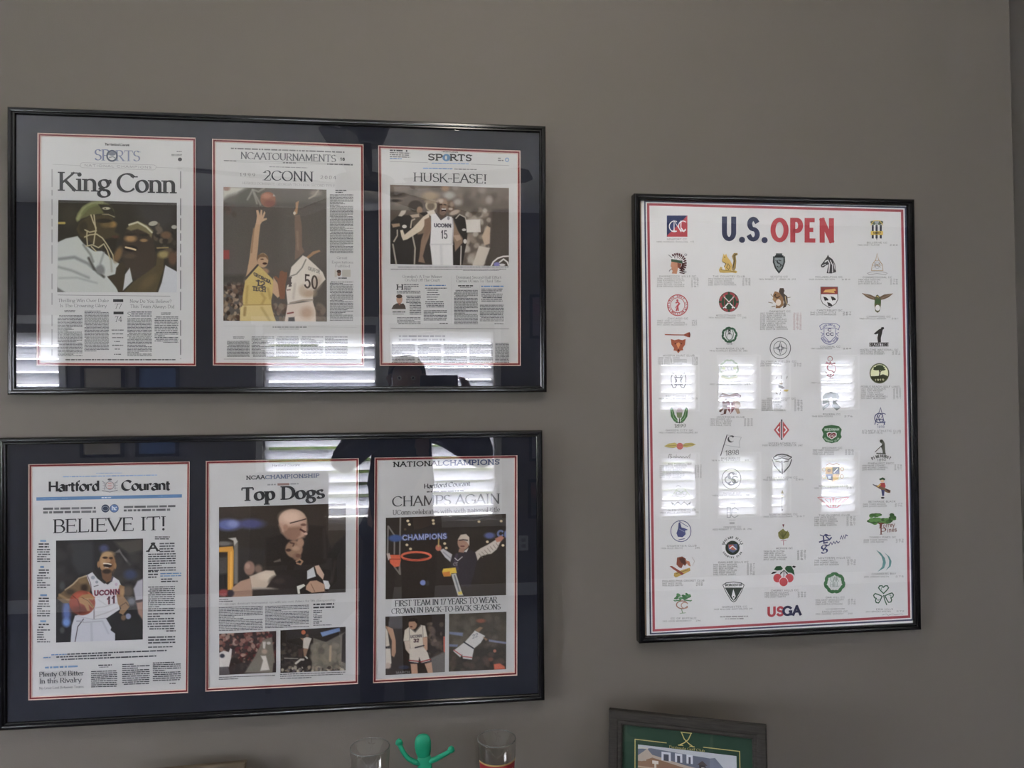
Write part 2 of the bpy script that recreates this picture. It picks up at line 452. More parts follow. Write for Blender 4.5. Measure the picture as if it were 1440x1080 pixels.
# ---------------------------------------------------------------- halftone photographs printed in the papers
class Photo:
    def __init__(s, quad, crop, nx, ref=NEWS, white=0.56, veil=0):
        s.ox, s.oy, s.k = crop; (a, b, c, d) = [np.array(q, float) for q in quad]
        w = (np.hypot(*(b - a)) + np.hypot(*(c - d))) / 2; h = (np.hypot(*(d - a)) + np.hypot(*(c - b))) / 2
        s.nx = nx; s.ny = max(2, int(round(nx * h / w)))
        U, V = np.meshgrid(np.linspace(0, 1, s.nx), np.linspace(0, 1, s.ny)); U = U[..., None]; V = V[..., None]
        G = (a * (1 - U) + b * U) * (1 - V) + (d * (1 - U) + c * U) * V
        s.X, s.Y = G[..., 0], G[..., 1]; s.C = np.zeros((s.ny, s.nx, 3)); s.step = w / nx
        s.ref = np.array(lin(ref)); s.white = white; s.veil = veil; s.rnd = np.random.RandomState(3)
    def _mix(s, m, a, c):
        s.C[m] += (np.array(c, float) - s.C[m]) * a[:, None]; return s
    def _box(s, x0, y0, x1, y1): return (s.X > x0) & (s.X < x1) & (s.Y > y0) & (s.Y < y1)
    def fill(s, c): s.C[:] = c; return s
    def el(s, cx, cy, rx, ry, c, soft=.35, a=1, rot=0):
        R = max(rx, ry) * (1 + soft); m = s._box(cx - R, cy - R, cx + R, cy + R); t = math.radians(rot)
        x = s.X[m] - cx; y = s.Y[m] - cy; p = x * math.cos(t) + y * math.sin(t); q = -x * math.sin(t) + y * math.cos(t)
        r = np.sqrt((p / rx) ** 2 + (q / ry) ** 2)
        return s._mix(m, a * np.clip((1 + soft / 2 - r) / max(soft, .02), 0, 1), c)
    def _sd(s, x, y, P, closed=True):
        P = np.array(P, float); d = np.full(x.shape, 1e9); ins = np.zeros(x.shape, bool); n = len(P)
        for i in range(n if closed else n - 1):
            (ax, ay), (bx, by) = P[i], P[(i + 1) % n]; ex, ey = bx - ax, by - ay
            t = np.clip(((x - ax) * ex + (y - ay) * ey) / max(ex * ex + ey * ey, 1e-9), 0, 1)
            d = np.minimum(d, np.hypot(x - ax - t * ex, y - ay - t * ey))
            if closed and ay != by: ins ^= ((ay > y) != (by > y)) & (x < (bx - ax) * (y - ay) / (by - ay) + ax)
        return np.where(ins, d, -d) if closed else -d
    def pg(s, P, c, soft=14, a=1):
        Q = np.array(P, float); m = s._box(Q[:, 0].min() - soft, Q[:, 1].min() - soft, Q[:, 0].max() + soft, Q[:, 1].max() + soft)
        if not m.any(): return s
        return s._mix(m, a * np.clip(.5 + s._sd(s.X[m], s.Y[m], P) / soft, 0, 1), c)
    def ln(s, P, w, c, soft=9, a=1):
        Q = np.array(P, float); r = w + soft; m = s._box(Q[:, 0].min() - r, Q[:, 1].min() - r, Q[:, 0].max() + r, Q[:, 1].max() + r)
        if not m.any(): return s
        return s._mix(m, a * np.clip(.5 + (w / 2 + s._sd(s.X[m], s.Y[m], P, False)) / soft, 0, 1), c)
    def crowd(s, x0, y0, x1, y1, cols, n, size, soft=.6, a=.8):
        for i in range(n):
            c = cols[s.rnd.randint(len(cols))]; r = size * s.rnd.uniform(.5, 1.3)
            s.el(s.rnd.uniform(x0, x1), s.rnd.uniform(y0, y1), r, r * s.rnd.uniform(.6, 1.5), c, soft, a, s.rnd.uniform(0, 180))
        return s
    def grain(s, v): s.C = np.clip(s.C + s.rnd.normal(0, v, s.C.shape[:2])[..., None], 0, 255); return s
    def text(s, t, x0, y0, x1, y1, h, style, c, soft=6, a=1):
        xs = (x1 - x0) / text_width(t, style) / h; polys, _ = lettering(t, style, xs); sl = (y1 - y0) / (x1 - x0)
        for p in polys: s.pg([(x0 + u * h, y0 + u * h * sl - v * h) for u, v in p], c, soft, a)
        return s
    def build(s, name, parent, Mat, depth, label=None):
        u, v = on_plane(Mat, depth, s.ox + s.X / s.k, s.oy + s.Y / s.k)
        c = s.C / 255.0; c = np.where(c <= .04045, c / 12.92, ((c + .055) / 1.055) ** 2.4)
        c = (c - s.veil) / s.ref * s.white
        c = np.clip(c + (c.mean(-1, keepdims=True) - c) * .14, .004, .9)
        nx, ny = s.nx, s.ny; idx = np.arange(nx * ny).reshape(ny, nx)
        f = np.stack([idx[:-1, :-1], idx[1:, :-1], idx[1:, 1:], idx[:-1, 1:]], -1).reshape(-1, 4)
        me = bpy.data.meshes.new(name)
        V = np.stack([u.ravel(), np.full(nx * ny, depth), v.ravel()], -1)
        me.vertices.add(len(V)); me.vertices.foreach_set('co', V.ravel())
        me.loops.add(f.size); me.loops.foreach_set('vertex_index', f.ravel().astype(np.int32))
        me.polygons.add(len(f)); me.polygons.foreach_set('loop_start', np.arange(0, f.size, 4, dtype=np.int32))
        me.update(calc_edges=True)
        ca = me.color_attributes.new('ink', 'FLOAT_COLOR', 'POINT')
        ca.data.foreach_set('color', np.c_[c.reshape(-1, 3), np.ones(nx * ny)].ravel())
        me.materials.append(M_INK)
        o = bpy.data.objects.new(name, me); COL.objects.link(o); o.parent = parent
        if label: o['label'] = label
        return o

# ================================================================ THE ROOM
# picture wall at Y = 0, window wall at Y = -4.0, camera between them
X0, X1, YB, ZC = -4.6, 3.6, -4.0, 2.90
CORNER = 0.590                    # the picture wall ends here; a hallway opens beyond it
def struct(name, mb, m, parent=None, bevel=0):
    o = mb.build(name, m, parent, bevel=bevel)
    if parent is None: tag(o, kind='structure')
    return o
struct('floor', MB().box((X0, YB - .12, -.05), (X1, .6, 0)), M_CARPET)
struct('ceiling', MB().box((X0, YB - .12, ZC), (X1, .6, ZC + .08)), M_CEIL)
struct('wall_front', MB().box((X0, 0, 0), (CORNER, .14, ZC)), M_WALL, bevel=.004)
struct('wall_hallway', MB().box((CORNER - .2, .45, 0), (X1, .57, ZC)), M_WALL)
struct('wall_hallway_side', MB().box((CORNER - .32, .14, 0), (CORNER - .2, .57, ZC)), M_WALL)
_mb = MB()
LY0, LY1, LZ0, LZ1 = -2.9, -1.5, .95, 2.0          # added left wall window, out of view, for extra daylight
_mb.box((X0 - .12, YB - .12, 0), (X0, LY0, ZC)).box((X0 - .12, LY1, 0), (X0, .14, ZC)).box((X0 - .12, LY0, 0), (X0, LY1, LZ0)).box((X0 - .12, LY0, LZ1), (X0, LY1, ZC))
struct('wall_left', _mb, M_WALL)
struct('wall_right', MB().box((X1, YB - .12, 0), (X1 + .12, .57, ZC)), M_WALL)

PAIRS = [(-4.25, -3.43, 1.30, 1.97), (-2.005, -1.18, .60, 1.97), (-1.08, -.283, .60, 1.985)]
SASH = [(x0, x1, a, b) for x0, x1 in ((1.034, 1.333), (1.50, 1.84), (1.942, 2.09), (2.36, 2.678)) for a, b in ((.57, 1.07), (1.42, 1.845))]  # narrow openings shaped to mirror as the bright patches in the poster glass
OPEN = PAIRS + SASH
def wall_with_openings():
    mb = MB(); xs = sorted({X0, X1} | {o[0] for o in OPEN} | {o[1] for o in OPEN})
    for a, b in zip(xs, xs[1:]):
        z = 0.0
        for o in sorted([o for o in OPEN if o[0] <= a + 1e-6 and o[1] >= b - 1e-6], key=lambda o: o[2]):
            mb.box((a, YB - .12, z), (b, YB, o[2])); z = o[3]
        mb.box((a, YB - .12, z), (b, YB, ZC))
    return mb
struct('wall_back', wall_with_openings(), M_WALL)

M_SLAT = bpy.data.materials.new('white shutter louvre')
M_SLAT.use_nodes = True
_nt = M_SLAT.node_tree
_b = _nt.nodes['Principled BSDF']
_b.inputs['Base Color'].default_value = (.84, .84, .88, 1); _b.inputs['Roughness'].default_value = .45
_t = _nt.nodes.new('ShaderNodeBsdfTranslucent'); _t.inputs[0].default_value = (.84, .85, .9, 1)
_m = _nt.nodes.new('ShaderNodeMixShader'); _m.inputs[0].default_value = .55
_nt.links.new(_b.outputs[0], _m.inputs[1]); _nt.links.new(_t.outputs[0], _m.inputs[2])
_nt.links.new(_m.outputs[0], _nt.nodes['Material Output'].inputs[0])

def frame_rect(mb, x0, x1, z0, z1, w, y0, y1):
    mb.box((x0, y0, z0), (x0 + w, y1, z1)); mb.box((x1 - w, y0, z0), (x1, y1, z1))
    mb.box((x0 + w, y0, z0), (x1 - w, y1, z0 + w)); mb.box((x0 + w, y0, z1 - w), (x1 - w, y1, z1)); return mb
def make_window(i, x0, x1, z0, z1, tilt, pitch, gap):
    root = tag(thing('window_%d' % i, None, None, ((x0 + x1) / 2, YB, z0)), kind='structure')
    w = (x1 - x0) / 2; h = z1 - z0
    mb = MB()
    if i <= 3:
        frame_rect(mb, -w - .05, w + .05, -.03, h + .11, .048, .001, .018)
        mb.box((-w - .09, .0, -.055), (w + .09, .05, -.005)); mb.box((-w - .08, .0, h + .06), (w + .08, .03, h + .12))
    else: frame_rect(mb, -w - .012, w + .012, -.012, h + .012, .012, .001, .012)
    mb.build('window_casing', M_TRIM, root, bevel=.003)
    frame_rect(MB(), -w, w, 0, h, .018, -.10, -.075).build('window_sash', M_TRIM, root)
    MB().box((-w + .018, -.09, .018), (w - .018, -.086, h - .018)).build('window_pane', M_WPANE, root)
    lb = MB(); n = int((h - gap) / pitch); pitch = (h - gap) / n
    for k in range(n):
        z = h - pitch * (k + .5)
        M = Matrix.Translation((0, -.045, z)) @ Matrix.Rotation(math.radians(tilt), 4, 'X')
        prof = [(-.044 * pitch / .088, 0), (-.02 * pitch / .088, .0048), (.02 * pitch / .088, .0048), (.044 * pitch / .088, 0), (.02 * pitch / .088, -.0048), (-.02 * pitch / .088, -.0048)]
        vs = [M @ Vector((x, a, b)) for x in (-w + .004, w - .004) for a, b in prof]
        lb.quads(vs, [(q, (q + 1) % 6, 6 + (q + 1) % 6, 6 + q) for q in range(6)] + [tuple(range(6))[::-1], tuple(range(6, 12))])
    lb.build('louvres', M_SLAT, root)
    if gap > .05: MB().box((-w + .004, -.06, gap * .42), (w - .004, -.03, gap * .95)).build('bottom_rail', M_SLAT, root)
    la = bpy.data.lights.new('sky_portal', 'AREA'); la.shape = 'RECTANGLE'; la.size = x1 - x0; la.size_y = h
    la.cycles.is_portal = True
    lo = bpy.data.objects.new('sky_portal', la); COL.objects.link(lo)
    lo.location = ((x0 + x1) / 2, YB - .13, (z0 + z1) / 2); lo.rotation_euler = (PI / 2, 0, PI)
    return root
TILT = {1: 60, 2: 54, 3: 62}
for i, o in enumerate(OPEN, 1):
    big = i <= 3
    make_window(i, *o, TILT.get(i, 64), .088 if big else .066, .095 if big else .0)

lw = tag(thing('window_%d' % (len(OPEN) + 1), None, None, (X0, (LY0 + LY1) / 2, LZ0)), kind='structure')  # added window, never in view, that lifts the light on the left
_w = (LY1 - LY0) / 2; _h = LZ1 - LZ0; _mb = MB()
for y in (-_w, -.03, _w - .06): _mb.box((-.09, y, 0), (-.04, y + .06, _h))
_mb.box((-.09, -_w, 0), (-.04, _w, .06)).box((-.09, -_w, _h - .06), (-.04, _w, _h))
_mb.build('window_sash', M_TRIM, lw)
MB().box((-.068, -_w + .05, .05), (-.062, _w - .05, _h - .05)).build('window_pane', M_WPANE, lw)
_la = bpy.data.lights.new('sky_portal', 'AREA'); _la.shape = 'RECTANGLE'; _la.size = _h; _la.size_y = 2 * _w; _la.cycles.is_portal = True
_lo = bpy.data.objects.new('sky_portal', _la); COL.objects.link(_lo); _lo.location = (X0 - .13, (LY0 + LY1) / 2, LZ0 + _h / 2); _lo.rotation_euler = (0, -PI / 2, 0)

for nm, a, b in (('baseboard_back', (X0, YB, 0), (X1, YB + .014, .095)), ('baseboard_left', (X0, YB, 0), (X0 + .014, 0, .095)), ('baseboard_right', (X1 - .014, YB, 0), (X1, .45, .095)),
                 ('baseboard_front', (X0, -.014, 0), (CORNER, 0, .095))):
    struct(nm, MB().box(a, b), M_TRIM, bevel=.003)

# outside: lawn, hedge, trees
M_LAWN = mat('lawn grass', (.10, .12, .07), .9, 0, .1, 0, None, (3, (1, 1, 1), (.14, .15, .09)))
M_LEAF = mat('hedge leaves', (.05, .10, .02), .8, 0, .2, 0, None, (5, (1, 1, 1), (.16, .20, .05)))
struct('ground', MB().box((-40, -60, -.5), (40, YB - .12, -.4)), M_LAWN)
struct('bounce_patio', MB().box((-9, -10.5, -.42), (9, YB - .13, -.36)), mat('pale concrete patio', (.46, .45, .43), .9))  # pale slab added to bounce daylight up onto the louvres
def leafy(name, c, r, label, cat, group=None, n=5, seed=1):
    bm = bmesh.new(); R = random.Random(seed)
    for k in range(n):
        m = Matrix.Translation((R.uniform(-.6, .6) * r[0], R.uniform(-.4, .4) * r[1], R.uniform(-.35, .35) * r[2])) @ Matrix.Diagonal((r[0] * .6, r[1] * .7, r[2] * .6, 1))
        bmesh.ops.create_icosphere(bm, subdivisions=3, radius=1, matrix=m)
    for v in bm.verts: v.co += Vector((R.uniform(-1, 1), R.uniform(-1, 1), R.uniform(-1, 1))) * .09 * min(r)
    me = bpy.data.meshes.new(name); bm.to_mesh(me); bm.free(); me.materials.append(M_LEAF)
    o = bpy.data.objects.new(name, me); COL.objects.link(o); o.location = c
    return tag(o, label, cat, group)
leafy('hedge', (-1.5, -13, .35), (6.5, 1.2, 1.0), 'long clipped green hedge across the lawn outside the windows', 'hedge', n=9)
M_BARK = mat('tree bark', (.10, .07, .05), .9)
tr = thing('tree', 'leafy tree standing on the lawn behind the hedge', 'tree', (-6, -19, -.4))
MB().tube([(0, 0, 0), (.1, 0, 1.5), (0, .1, 3.2)], [.28, .2, .14], 10).build('trunk', M_BARK, tr)
cr = leafy('crown', (0, 0, 4.0), (2.6, 2.2, 2.0), None, None, n=7, seed=4); cr.parent = tr

# ceiling fan (seen mirrored in the upper display)
M_FAN = mat('dark bronze fan metal', (.03, .026, .024), .35, .6)
M_BLADE = mat('dark walnut fan blade', (.045, .03, .022), .5)
M_BOWL = mat('frosted glass bowl', (.75, .74, .70), .3)
fan = thing('ceiling_fan', 'dark ceiling fan with a frosted light bowl under the white ceiling', 'fan', (-1.07, -2.05, ZC))
MB().lathe([(0, 0), (.115, 0), (.125, -.03), (.10, -.10), (.085, -.13), (0, -.13)], 32).build('canopy', M_FAN, fan, True)
MB().tube([(0, 0, -.12), (0, 0, -.29)], .035, 16).build('downrod', M_FAN, fan, True)
MB().lathe([(0, -.27), (.08, -.28), (.14, -.30), (.14, -.36), (.10, -.385), (0, -.385)], 36).build('motor_housing', M_FAN, fan, True)
MB().lathe([(.125, -.385), (.13, -.395), (.115, -.42), (.07, -.437), (0, -.442)], 36).build('light_bowl', M_BOWL, fan, True)
for k in range(5):
    a = math.radians(20 + 72 * k); M = Matrix.Rotation(a, 4, 'Z') @ Matrix.Translation((0, 0, -.335)) @ Matrix.Rotation(math.radians(10), 4, 'X')
    out = [(.22, -.05), (.5, -.065), (.78, -.07), (.82, -.04), (.82, .04), (.78, .07), (.5, .065), (.22, .05)]
    vs = [M @ Vector((x, y, z)) for z in (-.004, .004) for x, y in out]
    bl = MB().quads(vs, [tuple(range(8))[::-1], tuple(range(8, 16))] + [(q, (q + 1) % 8, 8 + (q + 1) % 8, 8 + q) for q in range(8)]).build('blade', M_BLADE, fan)
    Mb = Matrix.Rotation(a, 4, 'Z') @ Matrix.Translation((.18, 0, -.338))
    MB().xbox((.14, .035, .008), Mb).build('blade_iron', M_FAN, bl)

# fill lamp added out of view to brighten the top of the picture wall
lamp = thing('fill_lamp', 'small warm fill lamp added on the ceiling out of view', 'lamp', (-.65, -1.30, ZC))
MB().lathe([(0, 0), (.125, 0), (.125, -.022), (.11, -.03), (0, -.03)], 32).build('fill_lamp_base', M_TRIM, lamp, True)
M_GLOBE = mat('added fill globe', (.9, .88, .84), .4)
_b = M_GLOBE.node_tree.nodes['Principled BSDF']; _b.inputs['Emission Color'].default_value = (1.0, .92, .80, 1); _b.inputs['Emission Strength'].default_value = FILL_GLOW
MB().lathe([(.0001, -.028), (.07, -.03), (.11, -.042), (.115, -.058), (.09, -.078), (.04, -.090), (.0001, -.092)], 32).build('globe', M_GLOBE, lamp, True)
_la = bpy.data.lights.new('fill_light', 'POINT'); _la.energy = FILL_WATTS; _la.shadow_soft_size = .10; _la.color = (1.0, .92, .80)
_lo = bpy.data.objects.new('fill_light', _la); COL.objects.link(_lo); _lo.parent = lamp; _lo.location = (0, 0, -.20)

# wall outlet and small pictures on the window wall
ol = thing('wall_outlet', 'white wall outlet plate low on the window wall', 'outlet', (-.065, YB, .40))
MB().box((-.036, 0, -.058), (.036, .006, .058)).build('cover_plate', M_TRIM, ol, bevel=.002)
for z in (-.022, .022):
    MB().box((-.016, .006, z - .014), (.016, .009, z + .014)).build('socket', mat('outlet socket', (.45, .45, .44), .5), ol)
def wall_picture(x, z, w, h, colour, second, label):
    p = thing('framed_picture', label, 'picture', (x, YB, z), (0, 0, 0), 'small pictures on the window wall')
    frame_rect(MB(), -w / 2, w / 2, -h / 2, h / 2, .022, .0, .022).build('frame', M_BLACK, p, bevel=.002)
    MB().box((-w / 2 + .02, .004, -h / 2 + .02), (w / 2 - .02, .010, h / 2 - .02)).build('picture_print', mat('picture print', colour, .5, noise=(6, (1, 1, 1), second)), p)
wall_picture(.11, 1.18, .26, .30, (.25, .28, .36), (.4, .42, .48), 'small pale blue print in a black frame, upper of two beside the window')
wall_picture(.10, .74, .26, .30, (.35, .12, .06), (.08, .14, .16), 'small red and green print in a black frame, lower of two beside the window')
wall_picture(.13, 2.10, .28, .34, (.3, .1, .1), (.2, .2, .22), 'dark red print in a black frame high on the window wall')
wall_picture(-3.13, 1.42, .30, .62, (.42, .36, .26), (.36, .31, .22), 'tall tan poster in a black frame between the windows')
wall_picture(-2.75, 1.42, .30, .62, (.05, .13, .34), (.08, .17, .4), 'tall blue poster in a black frame between the windows')

# ---------------------------------------------------------------- low cabinet under the pictures, office chair, storage box
M_WOOD = mat('dark walnut cabinet', (.07, .045, .03), .45, 0, .5, 0, None, (9, (1, 12, 12), (.11, .07, .045)))
cab = thing('credenza', 'long dark wood credenza below the framed displays', 'cabinet', (-.75, -.235, 0))
MB().box((-1.2, -.215, .08), (1.2, .215, .725)).build('body', M_WOOD, cab, bevel=.004)
MB().box((-1.23, -.23, .725), (1.23, .225, .755)).build('countertop', M_WOOD, cab, bevel=.004)
for k in range(4):
    x = -1.17 + k * .585
    d = MB().box((x + .012, -.231, .10), (x + .573, -.215, .70)).build('door', M_WOOD, cab, bevel=.003)
    MB().tube([(x + .29, -.233, .64), (x + .29, -.250, .64)], .011, 12).build('knob', M_FAN, d, True)
for sx in (-1.12, 1.12):
    for sy in (-.17, .17): MB().box((sx - .03, sy - .03, 0), (sx + .03, sy + .03, .08)).build('leg', M_WOOD, cab)

M_DARK = mat('black chair fabric', (.012, .012, .015), .8)
ch = thing('office_chair', 'black swivel office chair on the blue grey carpet', 'chair', (-1.62, -2.75, 0))
def padded(mb, c, s, M=Matrix()):
    return mb.xbox(s, Matrix.Translation(c) @ M)
o = padded(MB(), (0, 0, .47), (.5, .48, .09)).build('seat', M_DARK, ch, bevel=.03)
o = padded(MB(), (0, -.25, .82), (.46, .07, .56), Matrix.Rotation(math.radians(8), 4, 'X')).build('backrest', M_DARK, ch, bevel=.03)
MB().tube([(0, -.18, .44), (0, -.30, .55), (0, -.285, .7)], .022, 10, .5).build('back_support', M_FAN, ch, True)
MB().tube([(0, 0, .10), (0, 0, .43)], .03, 14).build('gas_post', M_FAN, ch, True)
for k in range(5):
    a = math.radians(18 + 72 * k); ca, sa = math.cos(a), math.sin(a)
    lg = MB().tube([(0, 0, .13), (.17 * ca, .17 * sa, .11), (.31 * ca, .31 * sa, .075)], [.032, .026, .02], 10).build('leg', M_FAN, ch, True)
    MB().tube([(.31 * ca - .012 * sa, .31 * sa + .012 * ca, .029), (.31 * ca + .012 * sa, .31 * sa - .012 * ca, .029)], .029, 16).build('caster', M_DARK, lg)
for s in (-1, 1):
    MB().tube([(s * .25, 0, .45), (s * .30, 0, .5), (s * .30, 0, .66)], .016, 10).build('arm_post', M_FAN, ch, True)
    padded(MB(), (s * .30, -.0, .675), (.07, .26, .03)).build('armrest', M_DARK, ch, bevel=.012)
M_BOX = mat('white storage box', (.72, .73, .76), .6)
bx = thing('storage_box', 'white lidded storage box on the carpet behind the photographer', 'box', (-1.05, -2.75, 0), (0, 0, .2))
MB().box((-.2, -.15, 0), (.2, .15, .26)).build('body', M_BOX, bx, bevel=.004)
MB().box((-.206, -.156, .21), (.206, .156, .27)).build('lid', M_BOX, bx, bevel=.004)

# ================================================================ FRAMES ON THE WALL
def hang(cx, cz, w, h, roll, tilt, name, label, cat, proud=.025):
    """a picture hung on the wall: bottom edge on the wall, top leaning out by `tilt`; origin = centre of the front face"""
    M = Matrix.Translation((cx, -(proud + h / 2 * math.sin(tilt)), cz)) @ Matrix.Rotation(tilt, 4, 'X') @ Matrix.Rotation(-roll, 4, 'Y')
    o = thing(name, label, cat); o.matrix_world = M
    return o, M

def moulding(root, w, h, face, deep, m, label=None, groove=True):
    """mitred frame: profile (inset, depth) swept round the rectangle; depth 0 = front, positive into the wall"""
    f = face
    prof = [(0, deep), (0, .0035), (.0012, .0012), (.003, 0), (f * .45, -.0), (f * .62, .0006)]
    prof += [(f * .70, .0024), (f * .86, .0024), (f * .94, .0032), (f, .006), (f, deep)] if groove else [(f * .9, .003), (f, .006), (f, deep)]
    n = len(prof); vs = []; fs = []
    for sx, sz in ((-1, 1), (1, 1), (1, -1), (-1, -1)):
        for a, d in prof: vs.append((sx * (w / 2 - a), d, sz * (h / 2 - a)))
    for c in range(4):
        c2 = (c + 1) % 4
        for q in range(n):
            q2 = (q + 1) % n; fs.append((c * n + q, c * n + q2, c2 * n + q2, c2 * n + q))
    o = link_mesh('frame', vs, fs, m, root)
    if label: o['label'] = label
    return o

def glass(root, w, h, inset, d0, d1):
    return MB().box((-w / 2 + inset, d0, -h / 2 + inset), (w / 2 - inset, d1, h / 2 - inset)).build('glass_pane', M_PANE, root)

NAVY = (34, 36, 48); RED = (112, 32, 40); BEVEL = (206, 182, 178)
def lerp(a, b, t): return (a[0] + (b[0] - a[0]) * t, a[1] + (b[1] - a[1]) * t)
def inset_quad(q, d):
    """shrink a near-rectangular pixel quad TL, TR, BR, BL by d pixels"""
    (a, b, c, e) = q
    return [(a[0] + d, a[1] + d), (b[0] - d, b[1] + d), (c[0] - d, c[1] - d), (e[0] + d, e[1] - d)]

def mat_board(root, M, w, h, pages, depth):
    """navy mat with three windows, each with a white bevel, a thin red inner mat and another bevel"""
    uv = []
    for q in pages:
        rings = []
        for d in (0, 1.2, 3.3, 4.4):
            P = np.array(inset_quad(q, d)); u, v = on_plane(M, depth, P[:, 0], P[:, 1]); rings.append(list(zip(u.tolist(), v.tolist())))
        uv.append(rings)
    V = []; F = []; C = []
    def face(pts, c):
        b = len(V); V.extend(pts); F.append(tuple(range(b, b + len(pts)))); C.append(c)
    W, H = w / 2 - .006, h / 2 - .006
    xs = [-W]
    for r in uv: xs += [r[0][0][0], r[0][1][0]]
    xs.append(W)
    P3 = lambda p, d: (p[0], d, p[1])
    # navy sheet: column strips between / above / below the openings
    cols = [((-W, H), (-W, -H))]
    for r in uv: cols += [(r[0][0], r[0][3]), (r[0][1], r[0][2])]
    cols.append(((W, H), (W, -H)))
    top = lambda x: (x, H); bot = lambda x: (x, -H)
    for k in range(len(cols) - 1):
        (a, ab), (b, bb) = cols[k], cols[k + 1]
        if k % 2 == 0:      # full height strip beside an opening
            face([P3(p, depth) for p in (top(a[0]), top(b[0]), b, bb, bot(bb[0]), bot(ab[0]), ab, a)], NAVY)
        else:
            face([P3(p, depth) for p in (top(a[0]), top(b[0]), b, a)], NAVY)
            face([P3(p, depth) for p in (ab, bb, bot(bb[0]), bot(ab[0]))], NAVY)
    dd = (depth, depth + .0014, depth + .0016, depth + .0030)
    for r in uv:
        for k, c in ((0, BEVEL), (1, RED), (2, BEVEL)):
            for s in range(4):
                t = (s + 1) % 4
                face([P3(r[k][s], dd[k]), P3(r[k][t], dd[k]), P3(r[k + 1][t], dd[k + 1]), P3(r[k + 1][s], dd[k + 1])], c)
    me = bpy.data.meshes.new('mat_board'); me.from_pydata(V, [], F)
    ca = me.color_attributes.new('ink', 'FLOAT_COLOR', 'CORNER')
    ref = np.array(lin(NEWS)); cc = [(*np.clip(np.array(lin(c)) / ref * .56, .004, .9), 1) for c in C]
    ca.data.foreach_set('color', np.repeat(np.array(cc), [len(f) for f in F], axis=0).ravel())
    me.materials.append(M_MAT)
    o = bpy.data.objects.new('mat_board', me); COL.objects.link(o); o.parent = root
    o['label'] = 'navy mat with thin red inner mats'
    return o

PAGE_DEPTH = .0115
MAT_DEPTH = .0080
def display(cx, cz, w, h, roll, tilt, label, pages):
    root, M = hang(cx, cz, w, h, roll, tilt, 'framed_newspaper_display', label, 'picture')
    root['group'] = 'framed newspaper displays'
    moulding(root, w, h, .0135, .0245, M_BLACK)
    glass(root, w, h, .0125, .0060, .0075)
    mat_board(root, M, w, h, pages, MAT_DEPTH)
    MB().box((-w / 2 + .011, .0135, -h / 2 + .011), (w / 2 - .011, .0165, h / 2 - .011)).build('backing_board', M_BACK, root)
    return root, M

def new_page(root, M, quad, label):
    k = Ink(M, PAGE_DEPTH); q = inset_quad(quad, 2.5); k.poly(q, NEWS, 0); k.z = 0
    k.page_root = root; k.page_label = label
    return k

HZ = 1.5658                         # height of the poster centre above the floor
TOPQ = [[(52.6, 186.7), (275, 193.6), (275.6, 514.7), (51.4, 513.9)], [(298.2, 195), (511.1, 202.8), (512.2, 514.8), (299.3, 513.9)], [(531.8, 204.3), (731.9, 211.7), (732.3, 514.3), (534, 514.2)]]
BOTQ = [[(39.7, 652.8), (266.6, 648.9), (264.4, 974.4), (39.7, 985)], [(289.3, 648.2), (504.4, 644.2), (503.4, 961.8), (288.7, 972.6)], [(526.7, 643.5), (727.6, 640.2), (727.4, 950), (524.6, 960.8)]]
TOP, MT = display(-1.0334, HZ + .3331, 1.0521, .5570, -.0013, .0198, 'black framed row of three sports front pages, upper of the two displays', TOPQ)
BOT, MBt = display(-1.0444, HZ - .3051, 1.0520, .5573, .0022, .0141, 'black framed row of three newspaper pages, lower of the two displays', BOTQ)

# ================================================================ THE SIX NEWSPAPER PAGES
TXT = (84, 86, 94); HEAD = (36, 38, 44); BLUE = (78, 128, 186)
def sub(M): return Ink(M, PAGE_DEPTH - .0006)
def vwords(k, x, y0, y1, w, c, R=random.Random(2)):
    y = y0
    while y < y1:
        l = R.uniform(6, 26); k.rect(x, y, x + w, min(y + l, y1), c); y += l + R.choice((4, 4, 5, 14))
    return k

# ---- upper display, left page
k = new_page(TOP, MT, TOPQ[0], 'page')
k.at(70, 180, 7.2).para(1285, 238, 1335, 246, 1, TXT).para(1232, 268, 1338, 280, 2, TXT).ell(1318, 318, 21, 19, (50, 52, 60))
k.line([(30, 368), (310, 380)], 3, (150, 152, 160)).line([(1075, 398), (1340, 408)], 3, (150, 152, 160))
k.line([(330, 350), (1058, 374), (1078, 388), (1072, 414), (1050, 425), (330, 402), (308, 388), (312, 362), (330, 350)], 3, (140, 142, 150))
k.text('NATIONAL CHAMPIONS', 350, 390, 1030, 411, 24, 'fine', (96, 98, 108))
k.at(0, 0, 1); k.z = 40
vwords(k, 72.6, 238, 500, 1.5, (150, 152, 158)); vwords(k, 253.4, 241, 505, 1.6, (118, 120, 128)); k.z = 0
k.at(60, 400, 6.545).line([(138, 97), (1175, 108)], 4, (110, 112, 118))
for t, x0, x1, y, sl in (('Thrilling Win Over Duke', 140, 608, 163, 0), ('Is The Crowning Glory', 160, 588, 210, 0), ('Now Do You Believe?', 802, 1186, 168, 3), ('This Team Always Did', 806, 1212, 216, 3)):
    k.text(t, x0, y, x1, y + sl, 31, 'light', (92, 94, 102))
k.rect(648, 136, 742, 162, (40, 42, 48)).rect(652, 250, 744, 275, (40, 42, 48)).text('77', 664, 222, 728, 222, 44, 'light', (80, 82, 90)).text('74', 666, 345, 730, 345, 50, 'light', (80, 82, 90))
k.para(200, 240, 300, 252, 2, TXT).para(138, 286, 366, 655, 30, TXT).para(385, 245, 610, 612, 30, TXT).para(815, 254, 1005, 290, 3, TXT).para(780, 314, 1005, 655, 26, TXT).para(1030, 300, 1248, 520, 15, TXT).para(1110, 534, 1248, 540, 1, TXT)
k.para(1090, 262, 1180, 275, 2, TXT).text('S', 780, 300, 812, 300, 48, 'light', TXT)
